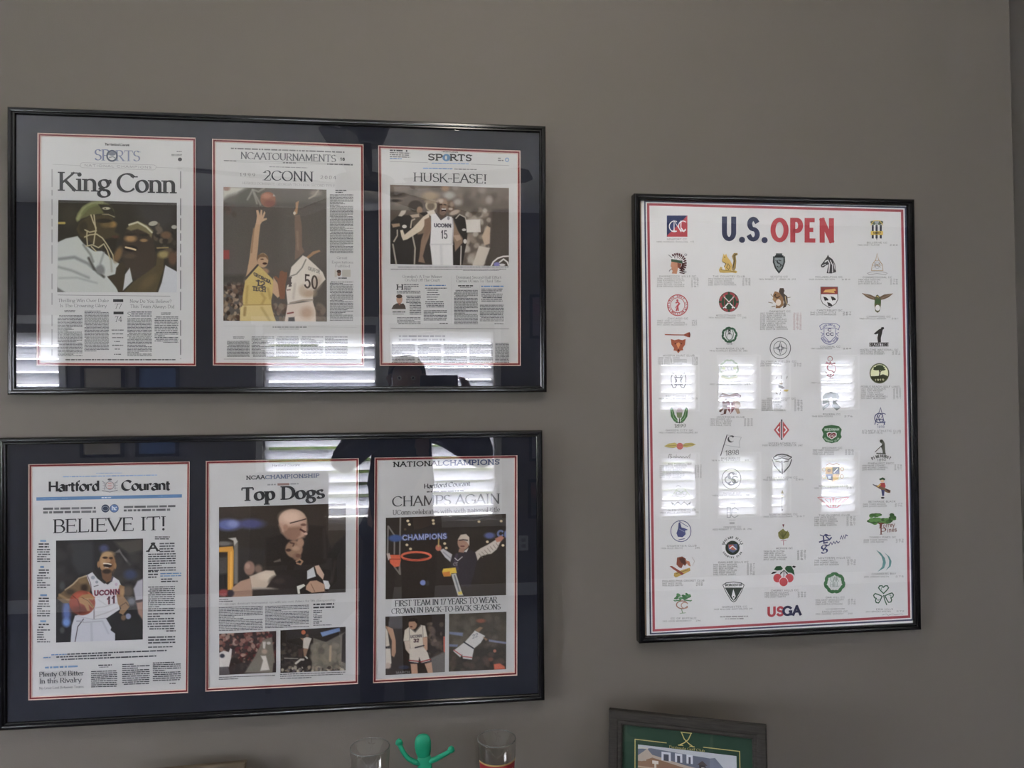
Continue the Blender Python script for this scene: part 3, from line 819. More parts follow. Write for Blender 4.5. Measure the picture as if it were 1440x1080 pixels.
for y, a, b in ((420, 635, 745), (455, 640, 740), (490, 640, 742), (525, 660, 718), (560, 640, 742), (595, 664, 712), (643, 658, 722)): k.para(a, y, b, y + 8, 1, (90, 92, 98))
k.para(145, 693, 1230, 703, 1, (70, 72, 78))
page = k.build('newspaper_page', TOP, 'front page with a giant two word headline')
sub(MT).at(70, 180, 7.2).text('The Hartford Courant', 556, 176, 806, 184, 24, 'black', (40, 42, 50)).text('SP', 452, 326, 605, 331, 112, 'serif', (104, 116, 158)).text('RTS', 668, 333, 915, 338, 108, 'serif', (120, 130, 165)) \
    .ring(630, 282, 50, 52, 16, (70, 80, 105)).ell(632, 260, 38, 20, (110, 118, 136)).line([(600, 300), (640, 290), (672, 310)], 10, (120, 128, 140)).build('masthead', page)
sub(MT).at(70, 180, 7.2).text('King', 92, 635, 622, 648, 192, 'heavy', HEAD).text('Conn', 684, 651, 1276, 662, 196, 'heavy', HEAD).build('headline', page)
p = Photo([(48, 25), (1382, 58), (1382, 1065), (35, 1063)], (76, 278, 8), 300, veil=.004)
p.fill((50, 45, 36)).pg([(700, 40), (1390, 50), (1390, 300), (1200, 420), (960, 250), (880, 60)], (64, 60, 60), 160)
p.el(160, 200, 90, 120, (58, 52, 38), .8).crowd(1120, 280, 1380, 640, [(90, 75, 60), (40, 34, 30), (70, 62, 52), (110, 98, 84)], 26, 28)
p.pg([(250, 265), (258, 180), (330, 90), (420, 45), (540, 36), (620, 70), (672, 140), (688, 222), (560, 180), (480, 185), (400, 205), (300, 240), (265, 275)], (98, 98, 62), 18)
p.ln([(268, 235), (330, 125), (430, 62), (540, 48)], 42, (136, 140, 96), 26).ln([(320, 180), (380, 110), (460, 80)], 26, (112, 116, 74), 20)
p.pg([(500, 75), (630, 82), (682, 170), (684, 222), (560, 172)], (50, 46, 36), 16).el(588, 120, 46, 15, (176, 170, 148), .5).el(575, 122, 10, 8, (90, 84, 70)).ln([(545, 190), (612, 188), (676, 216)], 14, (132, 124, 100))
p.pg([(290, 270), (400, 205), (545, 192), (650, 212), (692, 300), (704, 330), (682, 380), (745, 425), (732, 462), (690, 490), (648, 610), (520, 565), (380, 485), (290, 440), (250, 360)], (72, 60, 36), 20)
p.pg([(560, 470), (740, 430), (700, 500), (700, 600), (640, 640), (540, 580)], (44, 37, 25), 24).el(655, 300, 48, 34, (150, 112, 54), .8).el(590, 300, 60, 34, (108, 88, 48), .9).el(560, 260, 90, 24, (44, 36, 24), .6).el(690, 440, 40, 18, (80, 50, 34), .6).el(330, 330, 46, 66, (56, 48, 30), .6)
p.pg([(32, 505), (130, 460), (265, 432), (335, 520), (450, 600), (540, 600), (640, 680), (732, 742), (690, 860), (600, 885), (705, 1000), (722, 1070), (32, 1070)], (182, 188, 190), 14)
for P, w, c in (([(60, 690), (230, 670), (380, 740), (450, 800)], 34, (132, 137, 140)), ([(50, 780), (200, 820), (390, 900)], 28, (146, 150, 153)), ([(390, 680), (450, 800), (560, 890)], 26, (70, 70, 66)), ([(60, 905), (260, 900), (480, 960)], 22, (158, 162, 166)), ([(560, 620), (520, 740), (560, 850)], 20, (140, 143, 146)), ([(640, 690), (650, 830)], 20, (150, 150, 146)), ([(330, 530), (410, 640), (440, 720)], 22, (120, 124, 124))): p.ln(P, w, c, 24)
p.el(520, 810, 50, 54, (120, 123, 126), .6).pg([(32, 1005), (135, 1070), (32, 1070)], (108, 108, 110), 20)
for P in ([(415, 195), (440, 270), (472, 340), (465, 405)], [(450, 195), (466, 340)], [(348, 362), (400, 388), (475, 372)], [(345, 442), (400, 418), (480, 410), (545, 455), (585, 512), (622, 572), (662, 645), (672, 700)], [(372, 380), (368, 440), (376, 535)], [(462, 400), (445, 520)], [(360, 545), (430, 530), (500, 562), (560, 520), (600, 590), (632, 690)], [(420, 550), (470, 600)]): p.ln(P, 15, (172, 162, 130), 9)
p.pg([(700, 790), (765, 715), (808, 760), (790, 860), (772, 1070), (735, 1070), (690, 1000), (605, 895), (690, 865)], (62, 50, 32), 14)
p.pg([(780, 450), (820, 345), (930, 275), (1040, 325), (1115, 420), (1135, 600), (1160, 700), (1100, 860), (960, 935), (865, 890), (800, 765), (755, 655)], (62, 50, 40), 20)
p.pg([(815, 350), (860, 290), (950, 265), (1050, 310), (1116, 372), (1095, 450), (1040, 395), (940, 352), (865, 372)], (116, 106, 74), 18).ln([(845, 305), (940, 275), (1040, 330), (1100, 390)], 20, (192, 188, 164), 12)
p.el(862, 460, 64, 36, (158, 120, 74), .8).el(1010, 480, 42, 18, (146, 112, 72), .7).el(860, 410, 70, 18, (50, 40, 32), .6).el(1010, 420, 60, 18, (46, 38, 32), .6).el(862, 572, 74, 34, (30, 22, 18), .5).ln([(806, 558), (862, 570), (916, 586)], 20, (208, 184, 144), 8).el(850, 655, 70, 30, (78, 62, 50), .7)
p.el(720, 640, 40, 90, (118, 90, 54), .7, 1, 20)
p.pg([(1242, 640), (1232, 800), (1182, 960), (1150, 1070), (775, 1070), (900, 940), (1060, 830), (1145, 760), (1160, 640), (1190, 605), (1250, 622)], (80, 67, 40), 16).el(1232, 640, 62, 40, (144, 130, 80), .8).el(1060, 950, 110, 50, (94, 80, 48), .9, 1, -40)
p.pg([(1252, 760), (1390, 835), (1390, 1070), (1168, 1070), (1212, 950)], (186, 190, 202), 12).pg([(800, 862), (852, 788), (884, 940), (775, 1045)], (184, 188, 196), 12)
p.el(1115, 290, 52, 26, (168, 164, 152), .3, 1, -10).el(1352, 330, 32, 22, (166, 164, 156), .4).el(1260, 420, 60, 40, (110, 82, 58), .6).ln([(1160, 566), (1282, 560)], 16, (140, 120, 76)).ln([(40, 285), (116, 285)], 26, (176, 154, 62), 10).el(1335, 680, 50, 80, (96, 68, 48), .7).grain(2.5)
p.build('photograph', page, MT, PAGE_DEPTH - .0005, 'colour photograph of two embracing players')

# ---- upper display, middle page
k = new_page(TOP, MT, TOPQ[1], 'page')
k.at(310, 195, 7.2).para(105, 98, 1256, 112, 1, (120, 122, 130), .034).line([(160, 222), (1340, 257)], 3, (140, 142, 150)).line([(160, 236), (1340, 270)], 3, (160, 162, 168))
k.para(34, 222, 160, 232, 1, (110, 112, 120), .03).para(632, 243, 770, 254, 1, (120, 122, 130), .03).para(1080, 258, 1340, 270, 1, (96, 98, 106), .03).para(495, 284, 880, 293, 1, (140, 142, 150), .03)
k.at(280, 150, 3.6).para(690, 424, 745, 434, 2, TXT).para(662, 446, 780, 740, 46, TXT).para(662, 888, 780, 1082, 30, TXT).text('S', 665, 905, 680, 905, 20, 'light', TXT).para(704, 868, 748, 874, 1, TXT)
for t, a, b, y in (('Great', 697, 750, 771), ('Expectations', 672, 780, 793), ('Fulfilled', 689, 763, 813)): k.text(t, a, y, b, y + 1, 13, 'light', (110, 112, 120))
k.at(280, 330, 3.6).line([(125, 462), (365, 464)], 1.5, (170, 172, 178)).para(372, 468, 545, 474, 1, (130, 132, 138)).line([(550, 466), (800, 470)], 1.5, (170, 172, 178)).para(406, 478, 506, 482, 1, (150, 152, 158))
k.para(172, 518, 230, 524, 2, TXT)
for x in (142, 266, 390, 514, 638): k.para(x, 540 if x == 142 else 518, x + 114, 616, 12 if x == 142 else 15, TXT)
k.line([(125, 630), (800, 633)], 2, (120, 122, 128))
k.ell(708, 195, 11, 15, (128, 92, 78)).rect(724, 178, 767, 214, (176, 172, 168)).rect(686, 178, 700, 214, (186, 182, 178)).ell(708, 186, 11, 8, (70, 52, 46))
page = k.build('newspaper_page', TOP, 'tournament page with a tall photograph')
sub(MT).at(310, 195, 7.2).text('NCAATOURNAMENTS', 204, 205, 1170, 237, 72, 'serif', (88, 91, 102)).text('18', 1214, 222, 1258, 224, 32, 'bold', (60, 62, 70)).build('masthead', page)
sub(MT).at(310, 195, 7.2).text('2CONN', 440, 421, 940, 437, 102, 'serif', (52, 56, 70)).text('1 9 9 9', 196, 381, 350, 383, 33, 'serif', (104, 106, 114)).text('2 0 0 4', 1014, 408, 1170, 412, 35, 'serif', (104, 106, 114)) \
    .text('HUSKIES DOMINATE GEORGIA TECH FOR SECOND TITLE', 220, 460, 1160, 491, 24, 'light', (140, 142, 150)).build('headline', page)
p = Photo([(55, 70), (1360, 105), (1365, 1775), (55, 1765)], (308, 255, 9), 250, veil=.012)
p.fill((92, 87, 84)).pg([(40, 60), (1380, 80), (1380, 275), (40, 270)], (106, 101, 97), 26).pg([(780, 300), (1380, 300), (1380, 1100), (800, 1100)], (98, 93, 90), 120)
p.pg([(40, 60), (400, 70), (270, 140), (120, 185), (40, 235)], (190, 190, 184), 60).el(95, 90, 45, 30, (150, 120, 112), .7)
p.pg([(260, 140), (360, 78), (560, 80), (560, 290), (200, 280)], (96, 95, 88), 60).crowd(55, 290, 200, 420, [(100, 84, 80), (86, 76, 72)], 8, 40)
p.crowd(40, 1250, 400, 1790, [(110, 88, 70), (60, 46, 38), (150, 126, 106), (84, 62, 50), (174, 150, 130), (50, 40, 36)], 150, 24, .6, .75).crowd(660, 1560, 860, 1790, [(120, 100, 88), (90, 74, 66), (140, 122, 110)], 26, 30)
p.pg([(40, 1190), (330, 1180), (330, 1300), (40, 1290)], (74, 68, 64), 60).crowd(1190, 1580, 1370, 1790, [(112, 98, 90), (128, 112, 104)], 16, 34)
for P in ([(360, 230), (425, 110), (475, 200), (525, 295)], [(425, 105), (500, 130), (570, 90)], [(440, 150), (480, 280)]): p.ln(P, 22, (160, 160, 152), 20, .8)
p.el(1225, 150, 70, 40, (140, 134, 126), .8).ln([(1140, 215), (1210, 180), (1255, 115)], 20, (170, 160, 148), 18)
p.el(620, 230, 97, 97, (152, 100, 80), .12).el(600, 185, 62, 34, (182, 128, 104), .9).el(640, 280, 70, 40, (134, 84, 72), .8).pg([(690, 160), (715, 190), (680, 190)], (176, 170, 164), 8)
p.pg([(52, 870), (130, 870), (132, 985), (52, 985)], (152, 66, 64), 14)
SK = (186, 152, 122)
p.pg([(466, 530), (524, 540), (505, 700), (492, 860), (475, 1000), (445, 1070), (365, 1090), (388, 950), (418, 700)], SK, 12).ln([(440, 600), (410, 900)], 18, (150, 118, 94), 16)
p.pg([(466, 540), (480, 440), (470, 368), (496, 362), (518, 430), (528, 358), (548, 362), (546, 440), (574, 376), (588, 398), (562, 470), (604, 464), (606, 484), (545, 512), (522, 548)], (196, 162, 134), 8)
p.pg([(372, 1060), (475, 985), (505, 1060), (425, 1150), (335, 1230)], SK, 12).el(555, 1000, 68, 92, SK, .15).pg([(480, 1000), (490, 935), (560, 910), (620, 950), (625, 1000), (590, 960), (520, 960)], (126, 98, 72), 12).el(580, 1040, 28, 14, (70, 44, 38), .5).el(545, 985, 22, 8, (90, 64, 52), .6).el(570, 1140, 60, 40, (160, 126, 98), .5)
p.pg([(500, 1060), (600, 1160), (680, 1240), (702, 1300), (662, 1500), (662, 1570), (308, 1580), (298, 1470), (330, 1260), (362, 1222)], (198, 174, 104), 12)
p.ln([(490, 1060), (400, 1160), (342, 1222)], 24, (76, 70, 68), 9)
for P in ([(540, 1420), (580, 1480), (540, 1560)], [(360, 1330), (345, 1540)], [(620, 1360), (650, 1480)]): p.ln(P, 26, (164, 138, 74), 26, .7)
p.pg([(688, 1212), (762, 1320), (772, 1450), (742, 1475), (678, 1410)], (192, 158, 130), 12)
p.pg([(770, 1490), (738, 1260), (688, 1212), (718, 1196), (758, 1230), (770, 1140), (798, 1130), (832, 1150), (862, 1150), (862, 1205), (842, 1300), (832, 1490)], (134, 92, 72), 10)
p.pg([(268, 1600), (305, 1568), (660, 1562), (692, 1690), (725, 1780), (262, 1780)], (206, 186, 128), 12).ln([(330, 1600), (322, 1690)], 34, (150, 124, 72), 20, .8).ln([(540, 1600), (640, 1760)], 30, (176, 154, 96), 26, .8).ln([(310, 1566), (660, 1560)], 10, (160, 136, 80))
p.text('GEORGIA', 440, 1192, 652, 1300, 46, 'slab', (78, 74, 80)).text('12', 476, 1318, 585, 1344, 76, 'slab', (72, 68, 78)).text('TECH', 424, 1382, 590, 1402, 58, 'slab', (76, 72, 78))
p.pg([(958, 430), (1022, 420), (1047, 560), (1052, 830), (1082, 890), (1005, 965), (958, 995), (968, 780), (958, 600)], (128, 106, 96), 14).ln([(990, 640), (1000, 860)], 22, (146, 124, 110), 26)
p.pg([(948, 430), (945, 388), (970, 340), (968, 270), (1012, 246), (1004, 292), (990, 410)], (176, 136, 104), 10).el(955, 402, 16, 20, (200, 190, 178), .3)
p.pg([(1098, 965), (1188, 888), (1270, 868), (1285, 886), (1202, 924), (1122, 985)], (168, 130, 100), 10)
p.pg([(916, 1085), (1060, 938), (1112, 962), (1220, 1060), (1312, 1150), (1348, 1240), (1242, 1352), (1192, 1385), (1188, 1520), (1060, 1515), (868, 1555), (848, 1380), (888, 1222)], (212, 205, 200), 12)
for P, c in (([(1100, 990), (1052, 1092), (982, 1172), (890, 1208)], (138, 134, 130)),): p.ln(P, 16, c, 8)
p.el(1230, 1290, 60, 100, (176, 158, 146), .9, .8, 30).el(1130, 1420, 90, 50, (178, 152, 130), .9, .9).el(1060, 1370, 50, 60, (186, 166, 148), .9, .8).ln([(900, 1540), (1060, 1505), (1185, 1500)], 18, (150, 136, 128), 14).ln([(960, 1300), (940, 1480)], 30, (190, 182, 178), 26)
p.pg([(866, 1560), (1185, 1515), (1222, 1640), (1228, 1790), (828, 1790)], (208, 194, 186), 12).el(1110, 1665, 82, 76, (186, 158, 138), .9).ln([(868, 1672), (938, 1660)], 18, (134, 72, 70)).pg([(880, 1722), (955, 1716), (962, 1790), (872, 1790)], (96, 92, 98), 14)
p.text('50', 1082, 1350, 1248, 1372, 178, 'sans', (66, 56, 54), 7).text('OKAFOR', 1128, 1124, 1275, 1172, 50, 'sans', (140, 136, 134), 8).text('4', 862, 1340, 915, 1330, 120, 'slab', (90, 82, 84)).ln([(862, 1376), (900, 1372)], 14, (120, 90, 92)).grain(2.5)
p.build('photograph', page, MT, PAGE_DEPTH - .0005, 'tall colour photograph of two leaping players')

# ---- upper display, right page
k = new_page(TOP, MT, TOPQ[2], 'page')
k.at(535, 200, 7.2).para(95, 82, 230, 96, 1, (50, 52, 60), .03).ell(265, 88, 9, 10, (60, 62, 70)).para(95, 105, 300, 146, 3, (110, 112, 120), .03).para(95, 164, 216, 174, 1, (80, 125, 190), .03)
k.line([(95, 196), (480, 206)], 5, (150, 152, 158)).line([(915, 222), (1300, 236)], 5, (150, 152, 158)).para(1190, 162, 1245, 184, 2, (110, 112, 120), .03).ring(1282, 178, 17, 18, 8, (90, 140, 200)).para(520, 212, 895, 220, 1, (90, 145, 215), .02)
k.para(430, 263, 735, 273, 1, (80, 135, 210), .022).para(748, 272, 975, 282, 1, (120, 122, 130), .022)
k.at(540, 365, 7.2).para(68, 76, 1265, 83, 1, TXT).para(68, 97, 1240, 103, 1, TXT).para(800, 112, 1165, 116, 1, TXT)
for t, a, b, y in (("Grandpa's A True Winner", 186, 590, 184), ('On And Off The Court', 212, 562, 220), ('Dominant Second-Half Effort', 730, 1186, 192), ('Carries UConn To Third Title', 732, 1182, 230)): k.text(t, a, y, b, y + 2, 27, 'light', (104, 106, 114))
k.text('H', 126, 306, 196, 306, 54, 'slab', (44, 46, 52)).para(202, 254, 350, 306, 4, TXT).para(130, 322, 368, 338, 2, TXT).para(224, 370, 372, 436, 5, TXT).para(260, 448, 376, 552, 7, TXT).para(132, 588, 370, 648, 5, TXT)
k.rect(72, 352, 222, 502, (198, 198, 204)).poly([(74, 502), (96, 462), (132, 442), (160, 450), (196, 444), (214, 466), (222, 502)], (84, 74, 70)).ell(156, 404, 31, 44, (178, 136, 112)).ell(154, 372, 32, 20, (80, 62, 54)).poly([(140, 440), (172, 440), (158, 468)], (150, 96, 84)).para(86, 531, 220, 540, 1, (60, 62, 68)).para(90, 553, 200, 558, 1, TXT)
k.para(416, 262, 626, 272, 1, (80, 130, 200)).para(416, 290, 636, 298, 1, (80, 82, 90))
for y, b in ((310, 550), (334, 545), (357, 568), (381, 545), (405, 532)): k.para(432, y, b, y + 7, 1, TXT)
k.para(418, 428, 606, 480, 4, TXT).para(402, 518, 636, 612, 7, TXT).para(562, 647, 646, 655, 1, (70, 72, 78)).line([(683, 160), (683, 655)], 2, (170, 172, 178)).line([(404, 250), (404, 500)], 2, (176, 178, 184)).line([(966, 262), (966, 440)], 2, (176, 178, 184))
k.para(750, 266, 902, 276, 1, (50, 52, 58)).para(770, 282, 880, 287, 1, TXT).para(710, 312, 950, 650, 26, TXT).para(985, 271, 1210, 283, 1, (80, 130, 200)).para(985, 300, 1200, 420, 8, TXT).para(970, 462, 1212, 620, 11, TXT).para(1118, 650, 1212, 658, 1, (70, 72, 78))
k.line([(68, 696), (1266, 702)], 7, (140, 142, 148)).para(150, 776, 620, 812, 2, (150, 152, 160))
for x in (80, 342, 604, 866, 1126): k.para(x, 848, min(x + 236, 1266), 1040, 14, TXT)
page = k.build('newspaper_page', TOP, 'sports page with one blue letter in its title')
sub(MT).at(535, 200, 7.2).text('Hartford Courant', 622, 100, 785, 106, 19, 'black', (70, 72, 80)).text('SP', 482, 184, 628, 188, 70, 'slab', (44, 44, 48)).ell(668, 156, 41, 37, BLUE).ell(664, 156, 11, 21, NEWS).text('RTS', 706, 188, 922, 194, 70, 'slab', (44, 44, 48)).build('masthead', page)
sub(MT).at(535, 200, 7.2).text('HUSK-EASE!', 335, 398, 1078, 418, 92, 'serif', (70, 73, 80)).build('headline', page)
p = Photo([(68, 78), (1405, 115), (1405, 995), (72, 970)], (540, 250, 8), 290, veil=.012)
p.fill((108, 98, 92)).pg([(60, 60), (1410, 80), (1410, 240), (60, 230)], (118, 108, 101), 80).pg([(60, 400), (800, 420), (800, 1000), (60, 1000)], (86, 77, 72), 120)
p.crowd(90, 90, 1390, 300, [(124, 112, 104), (100, 90, 84), (112, 102, 96), (132, 120, 110), (92, 82, 76)], 70, 46, .9, .6)
for x, y, rx, ry, c in ((520, 205, 90, 48, (158, 138, 112)), (735, 200, 62, 42, (162, 158, 154)), (830, 275, 50, 38, (168, 162, 158)), (1182, 250, 38, 46, (160, 150, 144)), (690, 118, 42, 34, (152, 122, 96)), (1100, 135, 42, 40, (140, 130, 124)), (805, 112, 36, 30, (138, 128, 122)), (130, 190, 110, 30, (70, 62, 58)), (120, 258, 70, 16, (56, 50, 46)), (200, 120, 90, 30, (124, 112, 104))): p.el(x, y, rx, ry, c, .9)
p.crowd(900, 360, 1200, 980, [(150, 138, 130), (100, 90, 84), (174, 164, 156), (84, 76, 70), (190, 182, 176)], 60, 36, .7, .75)
p.pg([(1215, 355), (1410, 350), (1410, 1000), (1125, 1000), (1195, 740)], (82, 74, 70), 26)
BK = (54, 50, 50)
p.pg([(70, 500), (160, 425), (300, 420), (340, 600), (320, 985), (70, 985)], BK, 14).pg([(330, 640), (400, 600), (560, 560), (560, 985), (320, 985)], (60, 54, 52), 16).pg([(160, 430), (195, 370), (250, 365), (240, 400), (200, 435)], (190, 180, 172), 12)
p.el(355, 320, 82, 66, (70, 62, 56), .25).el(400, 365, 32, 42, (148, 122, 102), .4).pg([(290, 420), (390, 405), (400, 440), (320, 450)], (180, 160, 146), 12).pg([(390, 395), (480, 385), (520, 440), (460, 440)], BK, 10)
p.pg([(85, 520), (175, 512), (180, 545), (100, 560)], (160, 134, 112), 12).el(230, 548, 26, 20, (196, 192, 190), .3).ln([(150, 590), (150, 650), (112, 715)], 16, (170, 160, 150), 8).ln([(100, 750), (138, 970)], 18, (156, 148, 140), 8).ln([(318, 640), (350, 790), (342, 970)], 18, (166, 158, 150), 8).ln([(300, 560), (312, 480), (345, 465)], 16, (176, 164, 152), 8)
p.el(530, 312, 64, 64, (176, 162, 142), .15).el(528, 320, 42, 44, (118, 104, 90), .5).el(530, 268, 70, 22, (150, 134, 116), .6)
p.pg([(350, 560), (470, 470), (520, 470), (480, 620), (380, 640)], (128, 108, 92), 16)
p.pg([(182, 590), (212, 585), (232, 640), (330, 560), (440, 440), (505, 395), (510, 440), (425, 590), (262, 692), (215, 705), (195, 660)], (208, 194, 178), 10).pg([(480, 380), (560, 360), (580, 400), (520, 430)], (206, 198, 190), 12)
p.el(745, 330, 46, 74, (112, 92, 80), .2).el(765, 300, 22, 30, (150, 130, 116), .6).el(750, 350, 24, 14, (180, 164, 154), .6)
p.pg([(775, 440), (850, 408), (915, 450), (938, 640), (930, 720), (880, 990), (770, 990), (775, 740), (850, 640)], BK, 12).ln([(810, 455), (850, 412), (915, 445), (930, 520)], 14, (170, 162, 156), 8).el(795, 390, 60, 24, (176, 160, 148), .5, 1, -20).el(900, 585, 24, 14, (190, 186, 184), .4).ln([(868, 770), (862, 980)], 14, (180, 174, 170), 7)
p.pg([(922, 472), (1082, 468), (1088, 612), (930, 615)], (206, 202, 202), 10).pg([(1068, 765), (1192, 790), (1120, 990), (995, 990)], (198, 190, 184), 14).pg([(1100, 660), (1160, 540), (1195, 560), (1190, 740), (1130, 760)], (188, 166, 148), 14)
p.pg([(518, 440), (540, 560), (502, 680), (470, 760), (438, 880), (462, 960), (385, 945), (398, 880), (418, 700), (455, 600), (475, 470)], (138, 112, 96), 12).pg([(455, 470), (520, 440), (535, 570), (450, 700)], (130, 104, 88), 12)
p.pg([(775, 470), (832, 600), (885, 680), (885, 730), (800, 830), (790, 720), (770, 640)], (142, 118, 102), 12).pg([(780, 650), (850, 640), (870, 690), (820, 715)], (176, 150, 132), 10).el(912, 715, 20, 26, (200, 196, 194), .4)
p.pg([(596, 380), (690, 380), (700, 440), (640, 475)], (88, 70, 60), 12)
p.pg([(528, 412), (590, 400), (640, 472), (700, 430), (762, 440), (784, 540), (772, 750), (778, 995), (545, 995), (518, 750), (530, 560)], (212, 212, 219), 10).ln([(590, 402), (640, 470), (698, 432)], 14, (80, 72, 78), 7).ln([(770, 460), (780, 560), (768, 740)], 12, (170, 168, 176), 8).ln([(522, 750), (772, 748)], 14, (192, 192, 200), 12).ln([(640, 760), (650, 980)], 26, (196, 197, 206), 26)
p.el(660, 325, 58, 98, (122, 98, 84), .12).el(640, 262, 40, 26, (184, 166, 154), .9).el(690, 300, 26, 60, (150, 124, 106), .8).el(614, 340, 16, 60, (84, 66, 58), .8).ln([(624, 304), (648, 300)], 10, (56, 44, 40), 7).ln([(676, 300), (700, 304)], 10, (56, 44, 40), 7).el(668, 326, 14, 16, (150, 122, 104), .7).el(672, 364, 27, 24, (50, 34, 32), .4).ln([(652, 352), (692, 352)], 11, (214, 204, 198), 6).ln([(658, 382), (688, 382)], 7, (170, 140, 130), 6)
p.text('UCONN', 564, 556, 756, 560, 44, 'bold', (64, 62, 76), 5).text('15', 642, 686, 712, 688, 96, 'sans', (72, 70, 80), 5).el(725, 455, 14, 20, (140, 138, 150), .4)
p.ln([(1204, 995), (1230, 945), (1280, 905), (1340, 885), (1405, 882)], 16, (216, 214, 214), 7).el(1270, 975, 36, 26, (120, 118, 190), .4).ln([(1300, 950), (1345, 915), (1390, 950), (1400, 985)], 16, (214, 214, 216), 8).el(1330, 980, 34, 14, (206, 206, 212), .4).grain(2.5)
p.build('photograph', page, MT, PAGE_DEPTH - .0005, 'photograph of a shouting player in a white jersey')

# ---- lower display, left page
k = new_page(BOT, MBt, BOTQ[0], 'page')
k.at(45, 655, 6.545).para(590, 69, 830, 77, 1, (150, 175, 215), -.01).para(285, 101, 1150, 111, 1, (126, 160, 214), -.018)
k.poly([(40, 290), (1380, 262), (1380, 292), (40, 321)], BLUE).para(640, 294, 792, 304, 1, (190, 208, 232), -.02).para(100, 302, 330, 308, 1, (96, 146, 210), -.02).para(1160, 280, 1340, 286, 1, (96, 146, 210), -.02)
k.para(103, 396, 586, 416, 1, (104, 106, 114), -.016).para(103, 430, 590, 450, 1, (104, 106, 114), -.018).para(845, 380, 1328, 399, 1, (104, 106, 114), -.02).para(845, 412, 1272, 431, 1, (104, 106, 114), -.02)
k.ell(676, 393, 37, 37, (46, 60, 92)).ring(676, 393, 27, 20, 4, (150, 160, 180)).ell(757, 392, 40, 38, (80, 116, 176)).text('hc', 735, 408, 782, 406, 40, 'black', (190, 204, 226)).ring(757, 392, 38, 36, 5, (60, 80, 130))
k.at(0, 580, 3.6)
for y in (650, 782, 925, 1057): k.para(204, y, 238, y + 10, 1, (98, 138, 188), 0).para(196, y + 16, 248, y + 30, 2, (54, 56, 62)).para(188, y + 44, 254, y + 104, 6, TXT, 0, 0, .4)
k.para(784, 630, 860, 640, 2, (60, 62, 68)).text('A', 750, 706, 800, 703, 46, 'slab', (44, 46, 50)).para(808, 664, 884, 704, 4, TXT, -.02)
k.para(750, 718, 890, 800, 8, (70, 72, 80), -.02).para(750, 806, 800, 834, 3, (70, 72, 80), -.02).para(812, 816, 918, 828, 2, (98, 138, 188), -.02).para(815, 844, 905, 856, 2, (70, 72, 80), -.02)
k.para(750, 884, 886, 1004, 13, (70, 72, 80), -.02)
k.at(0, 780, 3.6).para(748, 300, 886, 376, 7, (70, 72, 80), -.02).para(842, 386, 890, 392, 1, (60, 62, 68), -.02).para(750, 418, 888, 446, 3, (80, 82, 90), -.02).para(750, 468, 874, 474, 1, TXT, -.02)
k.at(40, 890, 6.4)
k.para(350, 191, 1245, 203, 1, (66, 70, 80), -.038).para(206, 197, 345, 207, 1, (96, 140, 200), -.038).para(252, 217, 1315, 229, 1, (66, 70, 80), -.038).para(135, 222, 246, 232, 1, (96, 140, 200), -.038).para(297, 239, 1152, 251, 1, (66, 70, 80), -.038)
k.para(150, 312, 456, 328, 1, (98, 138, 188), -.045).text('Plenty Of Bitter', 98, 395, 500, 380, 44, 'serif', (66, 70, 82)).text('In this Rivalry', 100, 456, 478, 441, 44, 'serif', (66, 70, 82)).text('No Love Lost Between Teams', 97, 508, 500, 492, 22, 'light', (80, 84, 96))
k.para(630, 291, 752, 301, 1, (60, 62, 68), -.03).para(640, 308, 720, 314, 1, TXT, -.03).para(565, 347, 800, 485, 9, (70, 72, 80), -.03).para(845, 284, 1092, 462, 11, (70, 72, 80), -.035).para(1120, 270, 1372, 428, 10, (70, 72, 80), -.035).para(1270, 454, 1378, 462, 1, (60, 62, 68), -.03)
page = k.build('newspaper_page', BOT, 'broadsheet front page with a blue bar')
m = sub(MBt).at(45, 655, 6.545).text('Hartford', 150, 238, 620, 228, 92, 'black', (36, 38, 46)).text('Courant', 826, 226, 1272, 221, 90, 'black', (36, 38, 46))
m.poly([(680, 150), (752, 148), (752, 200), (716, 224), (682, 202)], (196, 186, 190)).ring(716, 182, 38, 36, 5, (110, 112, 124)).line([(646, 140), (672, 160), (668, 220)], 7, (140, 142, 152)).line([(792, 136), (764, 160), (766, 218)], 7, (140, 142, 152))
for y in (160, 184, 208): m.line([(650, y), (680, y - 2)], 5, (150, 152, 162)).line([(756, y - 2), (790, y - 4)], 5, (150, 152, 162)).line([(700, y), (732, y - 1)], 6, (186, 110, 116))
m.line([(646, 228), (716, 242), (790, 224)], 7, (130, 132, 144)).ell(716, 126, 20, 10, (90, 92, 104)).build('masthead', page)
sub(MBt).at(45, 655, 6.545).text('BELIEVE IT!', 196, 620, 1236, 590, 126, 'serif', (44, 46, 54)).build('headline', page)
p = Photo([(90, 105), (1348, 75), (1345, 1536), (90, 1581)], (70, 750, 10.286), 250, veil=.004)
p.fill((40, 38, 42)).pg([(290, 130), (620, 110), (640, 560), (420, 590), (330, 440)], (54, 54, 60), 60).crowd(90, 100, 330, 900, [(52, 48, 50), (36, 34, 38), (62, 58, 60)], 26, 80, .9, .5)
p.pg([(930, 120), (1350, 70), (1350, 250), (1150, 300), (1000, 200)], (76, 71, 68), 60).pg([(925, 285), (1010, 225), (1050, 300), (1180, 450), (1150, 480), (1010, 280)], (104, 102, 104), 20).crowd(950, 300, 1340, 700, [(60, 56, 56), (44, 42, 46), (72, 68, 66)], 26, 70, .9, .6)
for x, y, rx, ry, c in ((785, 220, 66, 55, (66, 70, 118)), (1165, 595, 90, 70, (58, 66, 104)), (245, 1130, 60, 170, (80, 102, 168)), (240, 1290, 56, 60, (96, 134, 205)), (1130, 840, 90, 90, (92, 84, 78)), (1180, 985, 60, 55, (110, 114, 130)), (180, 760, 40, 60, (70, 72, 78))): p.el(x, y, rx, ry, c, .9)
